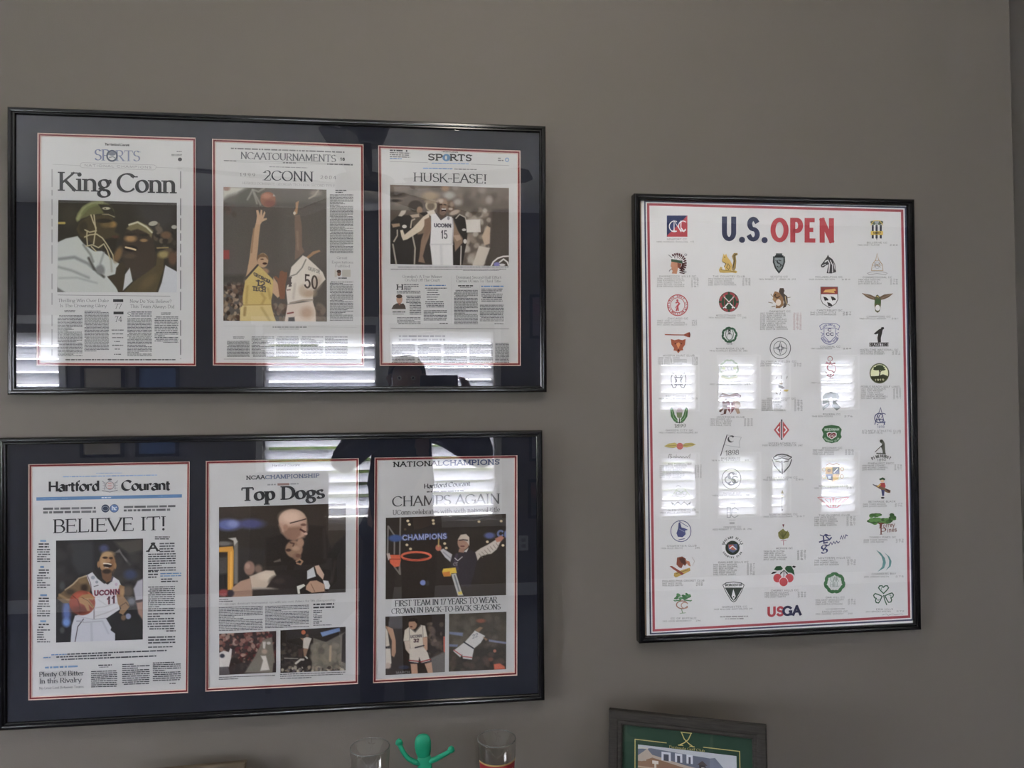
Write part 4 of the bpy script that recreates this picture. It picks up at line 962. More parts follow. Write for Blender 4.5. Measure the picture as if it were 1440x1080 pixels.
p.pg([(1350, 655), (1270, 690), (1212, 800), (1245, 985), (1350, 965)], (172, 171, 188), 26).ln([(1252, 982), (1350, 965)], 26, (66, 50, 54), 12).pg([(1250, 1005), (1350, 985), (1350, 1260), (1280, 1160)], (156, 122, 110), 26)
p.pg([(870, 1230), (1000, 1160), (1180, 1080), (1270, 1180), (1340, 1300), (1350, 1560), (940, 1560), (880, 1360)], (36, 33, 33), 30).el(1135, 1200, 40, 42, (132, 140, 178), .5).el(1065, 1220, 36, 40, (120, 92, 66), .6).el(180, 1400, 34, 46, (76, 76, 76), .8)
p.pg([(740, 540), (895, 540), (900, 680), (800, 720), (760, 650)], (116, 82, 58), 16)
p.el(830, 425, 118, 152, (158, 118, 80), .12).el(845, 300, 84, 40, (176, 142, 100), .9).el(775, 400, 40, 90, (184, 148, 104), .9, .7).el(900, 440, 50, 110, (128, 90, 58), .9, .8).el(945, 470, 20, 45, (150, 110, 70), .5).el(705, 450, 20, 48, (150, 112, 74), .5)
p.el(800, 352, 38, 17, (66, 46, 34), .6).el(886, 358, 28, 17, (66, 46, 34), .6).el(852, 395, 26, 22, (170, 128, 88), .8).el(838, 462, 62, 34, (40, 26, 22), .4).ln([(780, 436), (840, 438), (884, 448)], 18, (216, 206, 192), 7).ln([(800, 488), (845, 496)], 12, (190, 172, 150), 7).el(825, 550, 66, 34, (54, 40, 32), .6)
p.pg([(525, 610), (420, 650), (330, 740), (220, 820), (140, 880), (100, 940), (190, 1010), (350, 1010), (440, 965), (360, 875), (580, 850), (610, 720)], (112, 90, 64), 16).ln([(525, 615), (420, 652), (335, 738), (225, 818)], 22, (168, 148, 120), 14).ln([(140, 890), (260, 960), (420, 960)], 34, (146, 118, 80), 24).el(300, 850, 70, 44, (70, 58, 46), .9).el(500, 790, 50, 60, (60, 44, 34), .9).el(480, 690, 60, 40, (128, 102, 68), .9)
p.pg([(530, 608), (632, 553), (780, 712), (840, 740), (900, 690), (912, 622), (1000, 680), (1032, 752), (972, 900), (1002, 1000), (1012, 1100), (830, 1222), (640, 1245), (365, 1195), (600, 1100), (640, 980), (600, 800)], (194, 196, 208), 12)
p.ln([(640, 560), (705, 640), (792, 708)], 40, (48, 46, 48), 14).ln([(910, 630), (890, 690)], 26, (84, 80, 96), 10).ln([(545, 612), (590, 720), (604, 830)], 12, (120, 96, 106), 8).el(625, 640, 30, 26, (140, 148, 166), .5).el(680, 705, 22, 20, (140, 148, 160), .5).ln([(640, 768), (700, 752)], 10, (90, 88, 96)).el(962, 738, 20, 22, (180, 160, 190), .6)
for P, c in (([(640, 1000), (640, 1240)], (120, 116, 124)), ([(650, 1080), (800, 1060), (960, 1010)], (170, 170, 180)), ([(660, 1200), (820, 1150), (980, 1080)], (172, 171, 180)), ([(700, 960), (820, 1040)], (176, 177, 188))): p.ln(P, 14, c, 14)
p.el(470, 1005, 188, 178, (146, 66, 46), .08).el(440, 910, 90, 50, (180, 84, 60), .9).el(430, 1110, 120, 60, (110, 52, 38), .9).ln([(330, 900), (400, 960), (440, 1060), (430, 1170)], 8, (84, 40, 34)).ln([(560, 860), (640, 930)], 26, (188, 92, 66), 20)
p.pg([(415, 930), (470, 890), (570, 875), (640, 930), (628, 965), (560, 950), (640, 1060), (620, 1085), (560, 1030), (580, 1120), (545, 1125), (500, 1040), (430, 1005)], (164, 124, 80), 12).ln([(470, 930), (560, 980), (620, 1060)], 10, (112, 78, 50), 8)
p.pg([(1012, 742), (1085, 770), (1062, 900), (1135, 1000), (1155, 1060), (1060, 1180), (1000, 1150), (1030, 1080), (985, 1020), (968, 900)], (150, 114, 78), 14).ln([(1010, 1060), (1100, 1000), (1140, 1050)], 12, (96, 68, 48), 8).el(1050, 850, 30, 60, (176, 138, 96), .9)
p.pg([(365, 1190), (640, 1245), (812, 1225), (890, 1360), (880, 1400), (945, 1450), (945, 1560), (300, 1580), (318, 1330)], (184, 188, 204), 14).ln([(488, 1240), (405, 1350), (365, 1575)], 12, (74, 60, 72), 8).ln([(390, 1270), (480, 1270)], 16, (150, 150, 164)).ln([(480, 1290), (760, 1270)], 14, (160, 162, 176), 12).ln([(600, 1300), (610, 1560)], 30, (170, 174, 190), 26).ln([(760, 1270), (850, 1450)], 24, (168, 172, 188), 22)
p.text('UCONN', 642, 907, 1010, 884, 82, 'bold', (150, 44, 66), 8).text('UCONN', 646, 902, 1008, 880, 70, 'sans', (44, 36, 62), 6).text('11', 828, 1032, 950, 1010, 112, 'bold', (120, 40, 58), 8).text('11', 832, 1028, 946, 1008, 104, 'sans', (44, 38, 58), 6).grain(2)
p.build('photograph', page, MBt, PAGE_DEPTH - .0005, 'photograph of a laughing player holding a ball')

# ---- lower display, middle page
k = new_page(BOT, MBt, BOTQ[1], 'page')
k.at(300, 640, 7.2).text('Hartford Courant', 596, 116, 876, 110, 22, 'black', (120, 122, 130)).para(548, 300, 632, 314, 1, (150, 152, 160), -.03).rect(650, 285, 770, 308, (150, 120, 118), -.02).para(780, 292, 864, 305, 1, (150, 152, 160), -.03)
k.at(260, 780, 3.6).para(173, 228, 300, 232, 1, (100, 102, 108), -.03).para(173, 237, 242, 241, 1, (60, 62, 68), -.03).text('UConn caps dominant tournament run with win over Aztecs for 5th championship', 172, 256, 762, 234, 11, 'light', (100, 103, 112))
k.para(172, 268, 394, 384, 15, TXT, -.03).para(406, 262, 628, 370, 15, TXT, -.03).para(650, 252, 756, 268, 2, (60, 62, 68), -.03).para(650, 284, 694, 346, 8, TXT, -.02, 0, .5).para(650, 357, 742, 361, 1, TXT, -.02).line([(640, 262), (636, 358)], 1.5, (170, 172, 178))
k.para(172, 621, 456, 625, 1, TXT, -.035).para(172, 631, 340, 635, 1, TXT, -.035).para(482, 606, 812, 610, 1, TXT, -.035).para(482, 616, 800, 620, 1, TXT, -.035).para(482, 627, 640, 631, 1, TXT, -.035)
page = k.build('newspaper_page', BOT, 'championship page with three photographs')
sub(MBt).at(300, 640, 7.2).text('NCAA', 334, 250, 520, 244, 42, 'slab', (66, 68, 74)).text('CHAMPIONSHIP', 526, 244, 1072, 226, 42, 'slab', (104, 116, 150)).build('masthead', page)
sub(MBt).at(300, 640, 7.2).text('Top Dogs', 286, 466, 1122, 440, 138, 'fat', (56, 58, 64)).build('headline', page)
p = Photo([(60, 62), (1412, 22), (1410, 970), (60, 1025)], (300, 705, 7.579), 290, veil=.004)
p.fill((64, 53, 46)).pg([(40, 300), (700, 280), (720, 560), (260, 560), (40, 440)], (56, 48, 42), 60).pg([(250, 480), (560, 520), (520, 760), (260, 860)], (58, 52, 50), 40)
p.el(160, 250, 130, 62, (96, 106, 170), .7).el(400, 240, 140, 52, (78, 80, 136), .8).el(210, 240, 60, 36, (130, 142, 205), .9).el(110, 450, 90, 24, (120, 116, 118), .8)
p.pg([(50, 600), (150, 590), (150, 930), (50, 960)], (84, 80, 82), 30).pg([(50, 780), (150, 770), (150, 940), (50, 960)], (44, 40, 42), 30)
p.pg([(218, 420), (262, 420), (262, 880), (220, 880)], (122, 118, 116), 18).pg([(160, 395), (240, 385), (258, 430), (225, 470), (215, 420)], (190, 188, 186), 14).pg([(50, 490), (208, 478), (218, 530), (212, 945), (152, 945), (152, 540), (50, 542)], (224, 158, 34), 12).ln([(190, 540), (186, 940)], 16, (240, 184, 60), 12)
p.pg([(560, 390), (730, 350), (1010, 250), (1185, 270), (1260, 520), (1415, 340), (1415, 985), (700, 990), (560, 740)], (48, 39, 36), 26).pg([(1220, 560), (1330, 420), (1415, 380), (1415, 980), (1240, 980)], (44, 37, 35), 26).ln([(1180, 300), (1190, 600)], 30, (62, 52, 46), 30).ln([(1300, 640), (1260, 860)], 24, (60, 50, 46), 26)
p.el(845, 205, 150, 122, (192, 158, 138), .12).pg([(700, 250), (780, 180), (985, 180), (1000, 255), (1004, 300), (992, 345), (970, 380), (915, 405), (850, 412), (780, 385), (725, 330)], (190, 152, 132), 36).el(830, 170, 110, 70, (222, 190, 172), .9).pg([(780, 280), (940, 270), (930, 360), (870, 420), (790, 400), (745, 340)], (150, 112, 94), 30).el(770, 280, 26, 34, (174, 132, 112), .6)
p.ln([(820, 232), (900, 212), (985, 188)], 12, (70, 54, 50), 8).ln([(930, 300), (980, 330)], 20, (84, 50, 44), 10).el(985, 345, 18, 14, (206, 172, 156), .6).el(960, 250, 30, 14, (120, 84, 72), .6)
p.el(860, 510, 92, 92, (156, 122, 100), .2, 1, -30).el(930, 440, 36, 48, (170, 134, 112), .4).el(890, 590, 44, 40, (140, 106, 88), .5).ln([(820, 440), (860, 450), (850, 480)], 16, (92, 66, 56), 10).el(880, 500, 40, 26, (186, 150, 126), .8).el(800, 520, 30, 16, (80, 56, 48), .6).el(905, 580, 26, 20, (116, 80, 66), .6)
p.ln([(885, 640), (920, 618), (950, 640), (930, 672), (892, 660)], 18, (168, 128, 100), 9).pg([(640, 640), (715, 610), (720, 640), (650, 652)], (110, 98, 92), 12)
p.el(385, 712, 58, 76, (152, 118, 106), .3).el(365, 690, 26, 30, (180, 146, 130), .7).el(480, 720, 40, 46, (130, 106, 96), .7)
p.pg([(385, 800), (560, 735), (645, 738), (672, 790), (600, 870), (560, 925), (410, 955)], (202, 184, 168), 16).pg([(195, 925), (290, 850), (395, 818), (410, 955), (205, 965)], (184, 148, 128), 14).el(560, 800, 80, 44, (216, 200, 186), .9).ln([(420, 930), (690, 935)], 26, (176, 166, 160), 20).pg([(195, 965), (420, 945), (420, 1020), (200, 1030)], (166, 132, 116), 20)
p.el(740, 860, 140, 82, (54, 43, 41), .4).el(700, 850, 60, 30, (70, 56, 52), .8).pg([(420, 940), (900, 930), (900, 1000), (420, 1015)], (60, 50, 48), 26)
p.pg([(1000, 742), (1068, 698), (1092, 800), (1000, 830)], (196, 200, 210), 9).pg([(1080, 690), (1125, 680), (1182, 780), (1168, 835), (1105, 770)], (196, 164, 146), 9).pg([(1168, 842), (1225, 848), (1245, 900), (1232, 935), (1192, 935)], (204, 206, 214), 9).pg([(990, 900), (1030, 850), (1100, 842), (1185, 885), (1188, 960), (1050, 975), (985, 940)], (184, 146, 122), 10).ln([(1040, 880), (1080, 960)], 8, (130, 96, 80)).pg([(890, 905), (965, 880), (980, 900), (920, 940), (925, 985), (900, 985)], (206, 204, 200), 8)
p.el(110, 975, 62, 38, (160, 66, 70), .6).el(185, 980, 36, 36, (70, 62, 74), .6).grain(2.5)
p.build('photograph', page, MBt, PAGE_DEPTH - .0005, 'large photograph of a bald man hugging a player')
DK = [(86, 46, 44), (120, 70, 62), (50, 36, 36), (150, 104, 92), (66, 50, 50), (170, 140, 128), (100, 40, 42)]
p = Photo([(62, 85), (670, 55), (668, 497), (62, 527)], (300, 880, 7.579), 120, veil=.004)
p.fill((62, 46, 44)).crowd(50, 60, 680, 400, DK, 230, 20, .5, .8).crowd(200, 330, 420, 500, [(52, 44, 42), (70, 58, 54)], 30, 26)
p.pg([(335, 500), (440, 330), (530, 150), (625, 120), (655, 380), (650, 500)], (122, 116, 108), 16).pg([(640, 400), (690, 380), (690, 510), (630, 510)], (60, 48, 48), 12)
p.pg([(60, 290), (110, 265), (165, 280), (180, 240), (198, 250), (190, 340), (165, 440), (60, 445)], (204, 200, 202), 10).pg([(60, 440), (160, 435), (175, 520), (60, 530)], (96, 92, 98), 12).el(85, 250, 22, 26, (150, 110, 96), .5).el(95, 320, 26, 22, (60, 60, 76), .6)
p.pg([(505, 320), (560, 320), (600, 470), (500, 480), (530, 370)], (204, 200, 196), 14).pg([(525, 170), (560, 170), (552, 245), (530, 240)], (196, 192, 188), 10).el(590, 185, 22, 16, (190, 186, 182), .6).el(545, 275, 30, 26, (170, 150, 136), .8).grain(3)
p.build('photograph', page, MBt, PAGE_DEPTH - .0005, 'small photograph of a cheering crowd')
p = Photo([(715, 48), (1410, 10), (1410, 475), (715, 503)], (300, 880, 7.579), 130, veil=.004)
p.fill((50, 42, 38)).crowd(720, 180, 900, 420, [(66, 56, 50), (84, 72, 64), (44, 38, 36)], 40, 24).pg([(1065, 130), (1200, 172), (1415, 60), (1415, 480), (1045, 495)], (112, 106, 98), 12).crowd(1060, 180, 1400, 460, [(122, 116, 106), (100, 94, 86), (134, 126, 114)], 60, 30)
p.pg([(1375, 100), (1415, 60), (1415, 400), (1365, 380)], (54, 46, 44), 12).el(960, 70, 23, 24, (186, 98, 58), .2).pg([(958, 135), (1000, 118), (1048, 135), (1030, 180), (1010, 250), (955, 240)], (198, 192, 186), 10).el(1000, 105, 16, 18, (110, 80, 66), .4).pg([(925, 130), (960, 130), (955, 160)], (150, 116, 96), 8)
p.pg([(955, 240), (1010, 245), (985, 330), (965, 330)], (150, 116, 96), 10).ln([(985, 330), (1000, 345)], 16, (200, 196, 192)).pg([(905, 250), (960, 240), (945, 340), (905, 330)], (78, 56, 52), 14).ln([(880, 400), (930, 360), (960, 360)], 22, (196, 190, 184), 10).ln([(760, 345), (900, 350)], 10, (150, 146, 142)).pg([(1140, 72), (1345, 20), (1352, 58), (1162, 116)], (108, 136, 190), 10)
p.crowd(720, 440, 1400, 490, [(150, 136, 120), (90, 84, 90), (190, 180, 164), (60, 52, 50)], 60, 16).ln([(1250, 220), (1245, 370)], 26, (170, 150, 128), 16).grain(3)
p.build('photograph', page, MBt, PAGE_DEPTH - .0005, 'small photograph of a player dunking')

# ---- lower display, right page
k = new_page(BOT, MBt, BOTQ[2], 'page')
k.at(530, 640, 7.2).text('Hartford Courant', 476, 338, 946, 308, 46, 'black', (60, 62, 70)).para(505, 372, 880, 386, 1, (90, 92, 98), -.03)
k.at(460, 780, 3.6).text('FIRST TEAM IN 17 YEARS TO WEAR', 344, 262, 860, 243, 30, 'serif', (62, 64, 70)).text('CROWN IN BACK-TO-BACK SEASONS', 326, 300, 878, 277, 28, 'serif', (62, 64, 70))
page = k.build('newspaper_page', BOT, 'page with a two tone slab lettered title')
sub(MBt).at(530, 640, 7.2).text('NATIONAL', 166, 122, 664, 108, 54, 'slab', (38, 39, 44)).text('CHAMPIONS', 670, 108, 1240, 97, 56, 'slab', (58, 74, 120)).build('masthead', page)
sub(MBt).at(530, 640, 7.2).text('CHAMPS AGAIN', 156, 522, 1246, 492, 104, 'serif', (70, 72, 78)).text('UConn celebrates with sixth national title', 160, 606, 1246, 573, 50, 'light', (84, 86, 93)).build('headline', page)
p = Photo([(52, 65), (1405, 20), (1405, 935), (50, 982)], (536, 720, 8), 290, veil=.004)
p.fill((58, 49, 45)).pg([(760, 40), (1410, 20), (1410, 940), (760, 960)], (60, 52, 47), 60)
for x, y in ((300, 100), (318, 140), (585, 95), (590, 130), (290, 370), (330, 415), (715, 355), (732, 405), (1100, 108), (1350, 102), (1195, 335), (1370, 375)): p.el(x, y, 16, 14, (226, 208, 170), .6)
p.el(270, 195, 14, 12, (100, 84, 66), .7)
for P in ([(216, 66), (205, 690)], [(78, 165), (72, 470)], [(80, 160), (150, 262), (148, 470)], [(150, 620), (214, 700), (202, 520)]): p.ln(P, 18, (128, 122, 122), 8)
p.el(160, 295, 78, 40, (66, 92, 160), .5).text('CHAMPIONS', 236, 324, 738, 304, 70, 'bold', (86, 104, 180), 12).text('CHAMPIONS', 242, 318, 734, 300, 56, 'sans', (190, 198, 240), 7)
p.ln([(395 + 165 * math.cos(a / 20 * 2 * PI), 497 + 46 * math.sin(a / 20 * 2 * PI)) for a in range(21)], 24, (216, 96, 62), 9).ln([(250, 530), (390, 545), (500, 520)], 12, (176, 66, 44), 8)
p.pg([(85, 482), (212, 482), (222, 540), (205, 610), (150, 622), (100, 575)], (214, 94, 58), 10).pg([(60, 470), (95, 462), (110, 520), (80, 545)], (190, 170, 164), 10).ln([(95, 530), (215, 530)], 8, (150, 60, 40))
p.el(470, 795, 32, 30, (120, 138, 212), .4).el(520, 800, 20, 30, (70, 66, 70), .8).el(1220, 265, 60, 34, (88, 98, 160), .7).text('C', 1310, 285, 1370, 280, 80, 'bold', (120, 140, 205), 10).el(1400, 250, 16, 40, (110, 128, 190), .6)
p.pg([(778, 505), (835, 475), (900, 450), (1000, 425), (1062, 450), (1082, 545), (1060, 640), (1000, 840), (900, 840), (830, 650), (790, 612)], (64, 57, 66), 14).ln([(850, 480), (830, 560), (860, 640)], 26, (84, 72, 92), 20)
p.pg([(660, 428), (700, 412), (800, 478), (778, 560), (720, 512)], (188, 188, 198), 12).ln([(700, 450), (780, 520)], 14, (150, 150, 162), 12).el(645, 402, 34, 36, (196, 116, 90), .3).ln([(648, 308), (645, 385)], 16, (196, 166, 96))
p.pg([(1058, 452), (1120, 408), (1200, 368), (1300, 305), (1352, 318), (1300, 420), (1240, 470), (1190, 476), (1120, 500), (1085, 545)], (206, 197, 192), 12)
for i in range(7): p.ln([(1100 + 32 * i, 470 - 20 * i), (1140 + 30 * i, 510 - 20 * i)], 9, (150, 138, 132), 7, .8)
p.pg([(1280, 300), (1350, 265), (1385, 290), (1350, 330), (1300, 340)], (192, 126, 104), 12)
p.el(925, 345, 66, 78, (178, 136, 116), .15).pg([(862, 310), (895, 256), (955, 248), (992, 285), (992, 380), (962, 335), (900, 312)], (204, 190, 180), 10).ln([(880, 318), (925, 312), (970, 318)], 14, (64, 52, 52), 8).el(915, 385, 26, 8, (120, 74, 66), .5).pg([(880, 410), (945, 410), (930, 460), (870, 450)], (166, 124, 106), 12).pg([(930, 445), (985, 400), (962, 452)], (206, 204, 208), 9)
p.ln([(830, 520), (862, 548), (912, 505)], 10, (206, 204, 210), 6).text('CT', 812, 606, 862, 600, 36, 'slab', (150, 146, 156), 7)
p.pg([(700, 638), (838, 624), (852, 688), (790, 690), (780, 722), (705, 725), (686, 670)], (226, 190, 46), 10).pg([(690, 680), (770, 668), (780, 720), (706, 726)], (206, 126, 40), 12).pg([(788, 700), (842, 690), (905, 890), (925, 940), (862, 942)], (190, 192, 198), 9).ln([(825, 715), (880, 900)], 16, (120, 124, 136), 8).pg([(862, 902), (905, 890), (916, 925), (870, 930)], (222, 200, 86), 8).grain(2.5)
p.build('photograph', page, MBt, PAGE_DEPTH - .0005, 'wide photograph of a man cutting down a net')
p = Photo([(42, 88), (648, 60), (645, 648), (45, 680)], (536, 855, 7.2), 120, veil=.004)
p.fill((54, 44, 40)).crowd(470, 140, 640, 520, [(74, 62, 56), (100, 86, 80), (50, 42, 40), (130, 112, 100)], 40, 26, .7, .7).pg([(500, 510), (650, 440), (650, 660), (520, 660)], (110, 106, 108), 18).pg([(630, 290), (655, 285), (655, 460), (632, 440)], (206, 96, 74), 8)
p.pg([(42, 180), (75, 190), (120, 210), (148, 330), (150, 450), (130, 500), (105, 480), (108, 330), (70, 240)], (178, 138, 112), 10).pg([(42, 185), (68, 240), (85, 380), (45, 395)], (204, 196, 188), 10).ln([(42, 398), (88, 402)], 16, (50, 46, 52)).pg([(42, 410), (95, 410), (105, 560), (45, 620)], (202, 196, 190), 10).el(70, 585, 30, 30, (186, 168, 160), .6)
p.pg([(285, 190), (345, 240), (400, 172), (445, 180), (468, 290), (425, 300), (430, 400), (295, 412), (290, 330), (225, 335), (238, 225)], (206, 198, 188), 9).ln([(290, 200), (345, 245), (400, 180)], 9, (110, 104, 104), 6).ln([(285, 200), (290, 400)], 7, (140, 134, 132), 6).ln([(420, 180), (430, 390)], 7, (140, 134, 132), 6)
p.el(320, 165, 42, 52, (176, 134, 110), .2).pg([(275, 140), (285, 112), (330, 95), (368, 115), (362, 160), (340, 135)], (42, 32, 28), 9).el(305, 190, 14, 7, (90, 50, 44), .5).text('UCONN', 298, 306, 412, 296, 30, 'bold', (110, 100, 106), 6).text('32', 330, 350, 384, 346, 38, 'bold', (80, 56, 66), 6)
p.pg([(232, 335), (292, 330), (292, 440), (350, 470), (340, 495), (280, 460), (248, 420)], (200, 182, 170), 10).pg([(420, 300), (468, 292), (470, 420), (420, 480), (395, 470), (430, 400)], (192, 152, 128), 10)
p.pg([(288, 410), (430, 398), (470, 450), (500, 545), (410, 560), (385, 500), (375, 560), (285, 550)], (206, 198, 192), 9).ln([(345, 402), (432, 380)], 13, (58, 54, 62), 6).ln([(284, 530), (380, 540)], 12, (150, 52, 60), 6).ln([(284, 550), (376, 562)], 14, (44, 42, 52), 6).ln([(402, 545), (498, 520)], 12, (160, 56, 62), 6).ln([(402, 562), (502, 538)], 10, (60, 50, 58), 6)
p.pg([(298, 565), (365, 565), (372, 670), (308, 675)], (192, 150, 128), 9).pg([(440, 565), (510, 548), (525, 660), (475, 662)], (192, 152, 130), 9).el(230, 600, 54, 20, (60, 64, 90), .4).text('MARCH', 150, 668, 290, 662, 26, 'bold', (130, 128, 134), 5).grain(3)
p.build('photograph', page, MBt, PAGE_DEPTH - .0005, 'small photograph of a standing player in white')
p = Photo([(688, 60), (1268, 38), (1265, 620), (685, 645)], (536, 855, 7.2), 120, veil=.004)
p.fill((84, 78, 70)).pg([(680, 420), (1270, 380), (1270, 650), (680, 660)], (70, 64, 60), 60).crowd(690, 60, 1260, 400, [(96, 90, 80), (76, 70, 64), (110, 102, 90)], 60, 34, .8, .6).crowd(690, 450, 1260, 640, [(82, 74, 68), (60, 54, 52), (100, 86, 78)], 40, 30, .8, .6)
p.pg([(690, 240), (830, 250), (825, 285), (690, 265)], (120, 128, 164), 12).pg([(1090, 318), (1268, 345), (1268, 365), (1090, 340)], (130, 136, 170), 9).pg([(690, 365), (780, 370), (770, 395), (690, 390)], (116, 124, 160), 10)
p.pg([(950, 228), (1052, 282), (1010, 350), (940, 410), (918, 522), (828, 512), (820, 470), (800, 500), (728, 435), (850, 342)], (204, 204, 208), 9).ln([(838, 345), (935, 408)], 14, (60, 60, 70), 6).ln([(735, 425), (810, 478)], 9, (176, 70, 74), 6).ln([(828, 492), (918, 500)], 9, (176, 70, 74), 6).text('22', 925, 312, 980, 290, 40, 'sans', (130, 134, 148), 7)
p.pg([(950, 225), (1000, 190), (1030, 200), (990, 245)], (150, 120, 98), 10).pg([(1030, 290), (1080, 315), (1060, 335)], (150, 118, 96), 8).el(1150, 435, 16, 16, (180, 110, 90), .5).pg([(1140, 570), (1200, 560), (1250, 590), (1255, 620), (1145, 622)], (206, 100, 72), 14).el(1010, 130, 46, 20, (150, 90, 70), .7).el(1110, 520, 26, 20, (120, 84, 70), .7).grain(3)
p.build('photograph', page, MBt, PAGE_DEPTH - .0005, 'small photograph of a player diving to the floor')

# ================================================================ THE GOLF CHAMPIONSHIP POSTER
POS, MP = hang(0, HZ, .635, .9485, .0035, .0132, 'framed_poster', 'tall white poster of golf club emblems in a thin black frame', 'poster')
moulding(POS, .635, .9485, .0135, .0245, M_BLACK)
glass(POS, .635, .9485, .0125, .0060, .0075)
MB().box((-.3065, .0135, -.463), (.3065, .0165, .463)).build('backing_board', M_BACK, POS)
PD = .0110
NV = (58, 62, 86); RD = (176, 54, 62); INK = (58, 56, 54); CAP = (78, 74, 70); GRN = (44, 84, 58); GOLD = (190, 150, 62)
BRN = (112, 62, 40)
def pink(ox, oy, k=4.8): return Ink(MP, PD - .0004, POSTER, .82).at(ox, oy, k)
k = Ink(MP, PD, POSTER, .82)
def corners(d):     # measured outer paper corners, moved inwards by d
    return inset_quad([(901.5, 277.5), (1278.5, 286.5), (1288.5, 877), (909.5, 896.5)], d)
k.poly(corners(0), (206, 205, 204), 0); k.poly(corners(4.2), NV, 1); k.poly(corners(6.4), (212, 210, 208), 2); k.poly(corners(8.2), (158, 58, 66), 3); k.poly(corners(11.6), (206, 190, 186), 4); k.poly(corners(12.4), POSTER, 5); k.z = 6
A, B, C_, D, E_, F = (880, 250), (1060, 250), (880, 450), (1060, 450), (880, 650), (1060, 650)
# venue captions: crop, title, x0, x1, y, lines [(text, score)], first line y, pitch, line x0, score x0, score x1, slope
def cap(crop, title, x0, x1, y, lines=(), y0=0, pitch=13, lx=0, nx=0, sx=0, ex=0, sl=0.0, red=False):
    k.at(*crop, 4.8)
    k.text(title, x0, y + 6, x1, y + 6 + sl * (x1 - x0), 12, 'fine', CAP)
    for i, l in enumerate(lines):
        t, sc = l if isinstance(l, tuple) else (l, None)
        yy = y0 + i * pitch + 5; full = nx - lx
        k.text(t, lx, yy, lx + full * (len(t) / max(len(q[0] if isinstance(q, tuple) else q) for q in lines)) ** .8, yy + sl * full, 10, 'fine', CAP)
        if sc: k.text(sc, sx, yy + sl * (sx - lx), ex, yy + sl * (ex - lx), 10, 'fine', (150, 92, 90) if red else CAP)
cap(A, 'NEWPORT CC', 278, 412, 415, [('1895 HORACE RAWLINS', '173')], 432, 13, 207, 418, 436, 460)
cap(A, 'SHINNECOCK HILLS GC', 225, 475, 665, [('1896 JAMES FOULIS', '152'), ('1986 RAYMOND FLOYD', '279'), ('1995 COREY PAVIN', '280'), ('2004 RETIEF GOOSEN', '276'), ('2018 BROOKS KOEPKA', '281')], 680, 13.4, 210, 395, 440, 492)
cap(A, 'THE COUNTRY CLUB', 587, 802, 666, [('1913 FRANCIS OUIMET', '304'), ('1963 JULIUS BOROS', '293'), ('1988 CURTIS STRANGE', '278'), ('2022 MATT FITZPATRICK', '274')], 682, 13.4, 556, 745, 785, 842)
cap(A, 'SCIOTO CC', 976, 1092, 668, [('1926 ROBERT T. JONES JR. 293', None)], 685, 13, 898, 1146)
cap(B, 'PHILADELPHIA CC', 415, 598, 670, [('1939 BYRON NELSON', '284')], 686, 13, 372, 545, 592, 652)
cap(B, 'BELLERIVE CC', 762, 900, 438, [('1965 GARY PLAYER', '282')], 454, 13, 700, 848, 916, 972)
cap(B, 'CONGRESSIONAL CC', 735, 932, 672, [('1964 KEN VENTURI', '278'), ('1997 ERNIE ELS', '276'), ('2011 RORY MCILROY', '268')], 688, 13.4, 704, 862, 918, 972)
cap(A, 'CHICAGO GC', 283, 420, 950, [('1897 JOE LLOYD', '162'), ('1900 HARRY VARDON', '313'), ('1911 JOHN MCDERMOTT', '307')], 965, 13.6, 210, 415, 444, 480)
cap(A, 'MIDLOTHIAN CC', 608, 780, 929, [('1914 WALTER HAGEN', '290')], 944, 13, 558, 738, 786, 812)
cap(A, 'OAKMONT CC', 967, 1112, 902, [('1927 TOMMY ARMOUR', '301'), ('1935 SAM PARKS JR.', '299'), ('1953 BEN HOGAN', '283'), ('1962 JACK NICKLAUS', '283'), ('1973 JOHNNY MILLER', '279'), ('1983 LARRY NELSON', '280'), ('1994 ERNIE ELS', '279'), ('2007 ANGEL CABRERA', '285'), ('2016 DUSTIN JOHNSON', '276')], 916, 13.2, 905, 1092, 1128, 1186, 0, True)
cap(B, 'CANTERBURY GC', 425, 596, 895, [('1940 LAWSON LITTLE', '287'), ('1946 LLOYD MANGRUM', '284')], 910, 13.4, 378, 554, 598, 656)
cap(B, 'CHAMPIONS GC', 760, 922, 937, [('1969 ORVILLE MOODY', '281')], 951, 13, 711, 890, 928, 976)
cap(C_, 'MYOPIA HUNT CLUB', 250, 462, 240, [('1898 FRED HERD', '328'), ('1901 WILLIE ANDERSON', '331'), ('1905 WILLIE ANDERSON', '314'), ('1908 FRED MCLEOD', '322')], 256, 13.4, 216, 410, 446, 484)
cap(C_, 'MINIKAHDA CLUB', 607, 797, 193, [('1916 CHARLES EVANS JR. 286', None)], 208, 13, 564, 820)
cap(C_, 'OLYMPIA FIELDS CC', 910, 1152, 280, [('1928 JOHNNY FARRELL', '294'), ('2003 JIM FURYK', '272')], 295, 13.4, 906, 1048, 1132, 1184)
cap(D, 'COLONIAL CC', 447, 582, 180, [('1941 CRAIG WOOD', '284')], 193, 13, 384, 526, 600, 656)
cap(D, 'HAZELTINE NATIONAL GC', 715, 974, 201, [('1970 TONY JACKLIN', '281'), ('1991 PAYNE STEWART', '282')], 215, 13.6, 716, 882, 930, 988)
cap(C_, 'BALTIMORE CC', 268, 452, 514, [('1899 WILLIE SMITH', '315')], 530, 13, 218, 400, 446, 484)
cap(C_, 'COLUMBIA CC', 632, 776, 418, [('1921 JAMES M. BARNES', '289')], 434, 13, 564, 780, 800, 840)
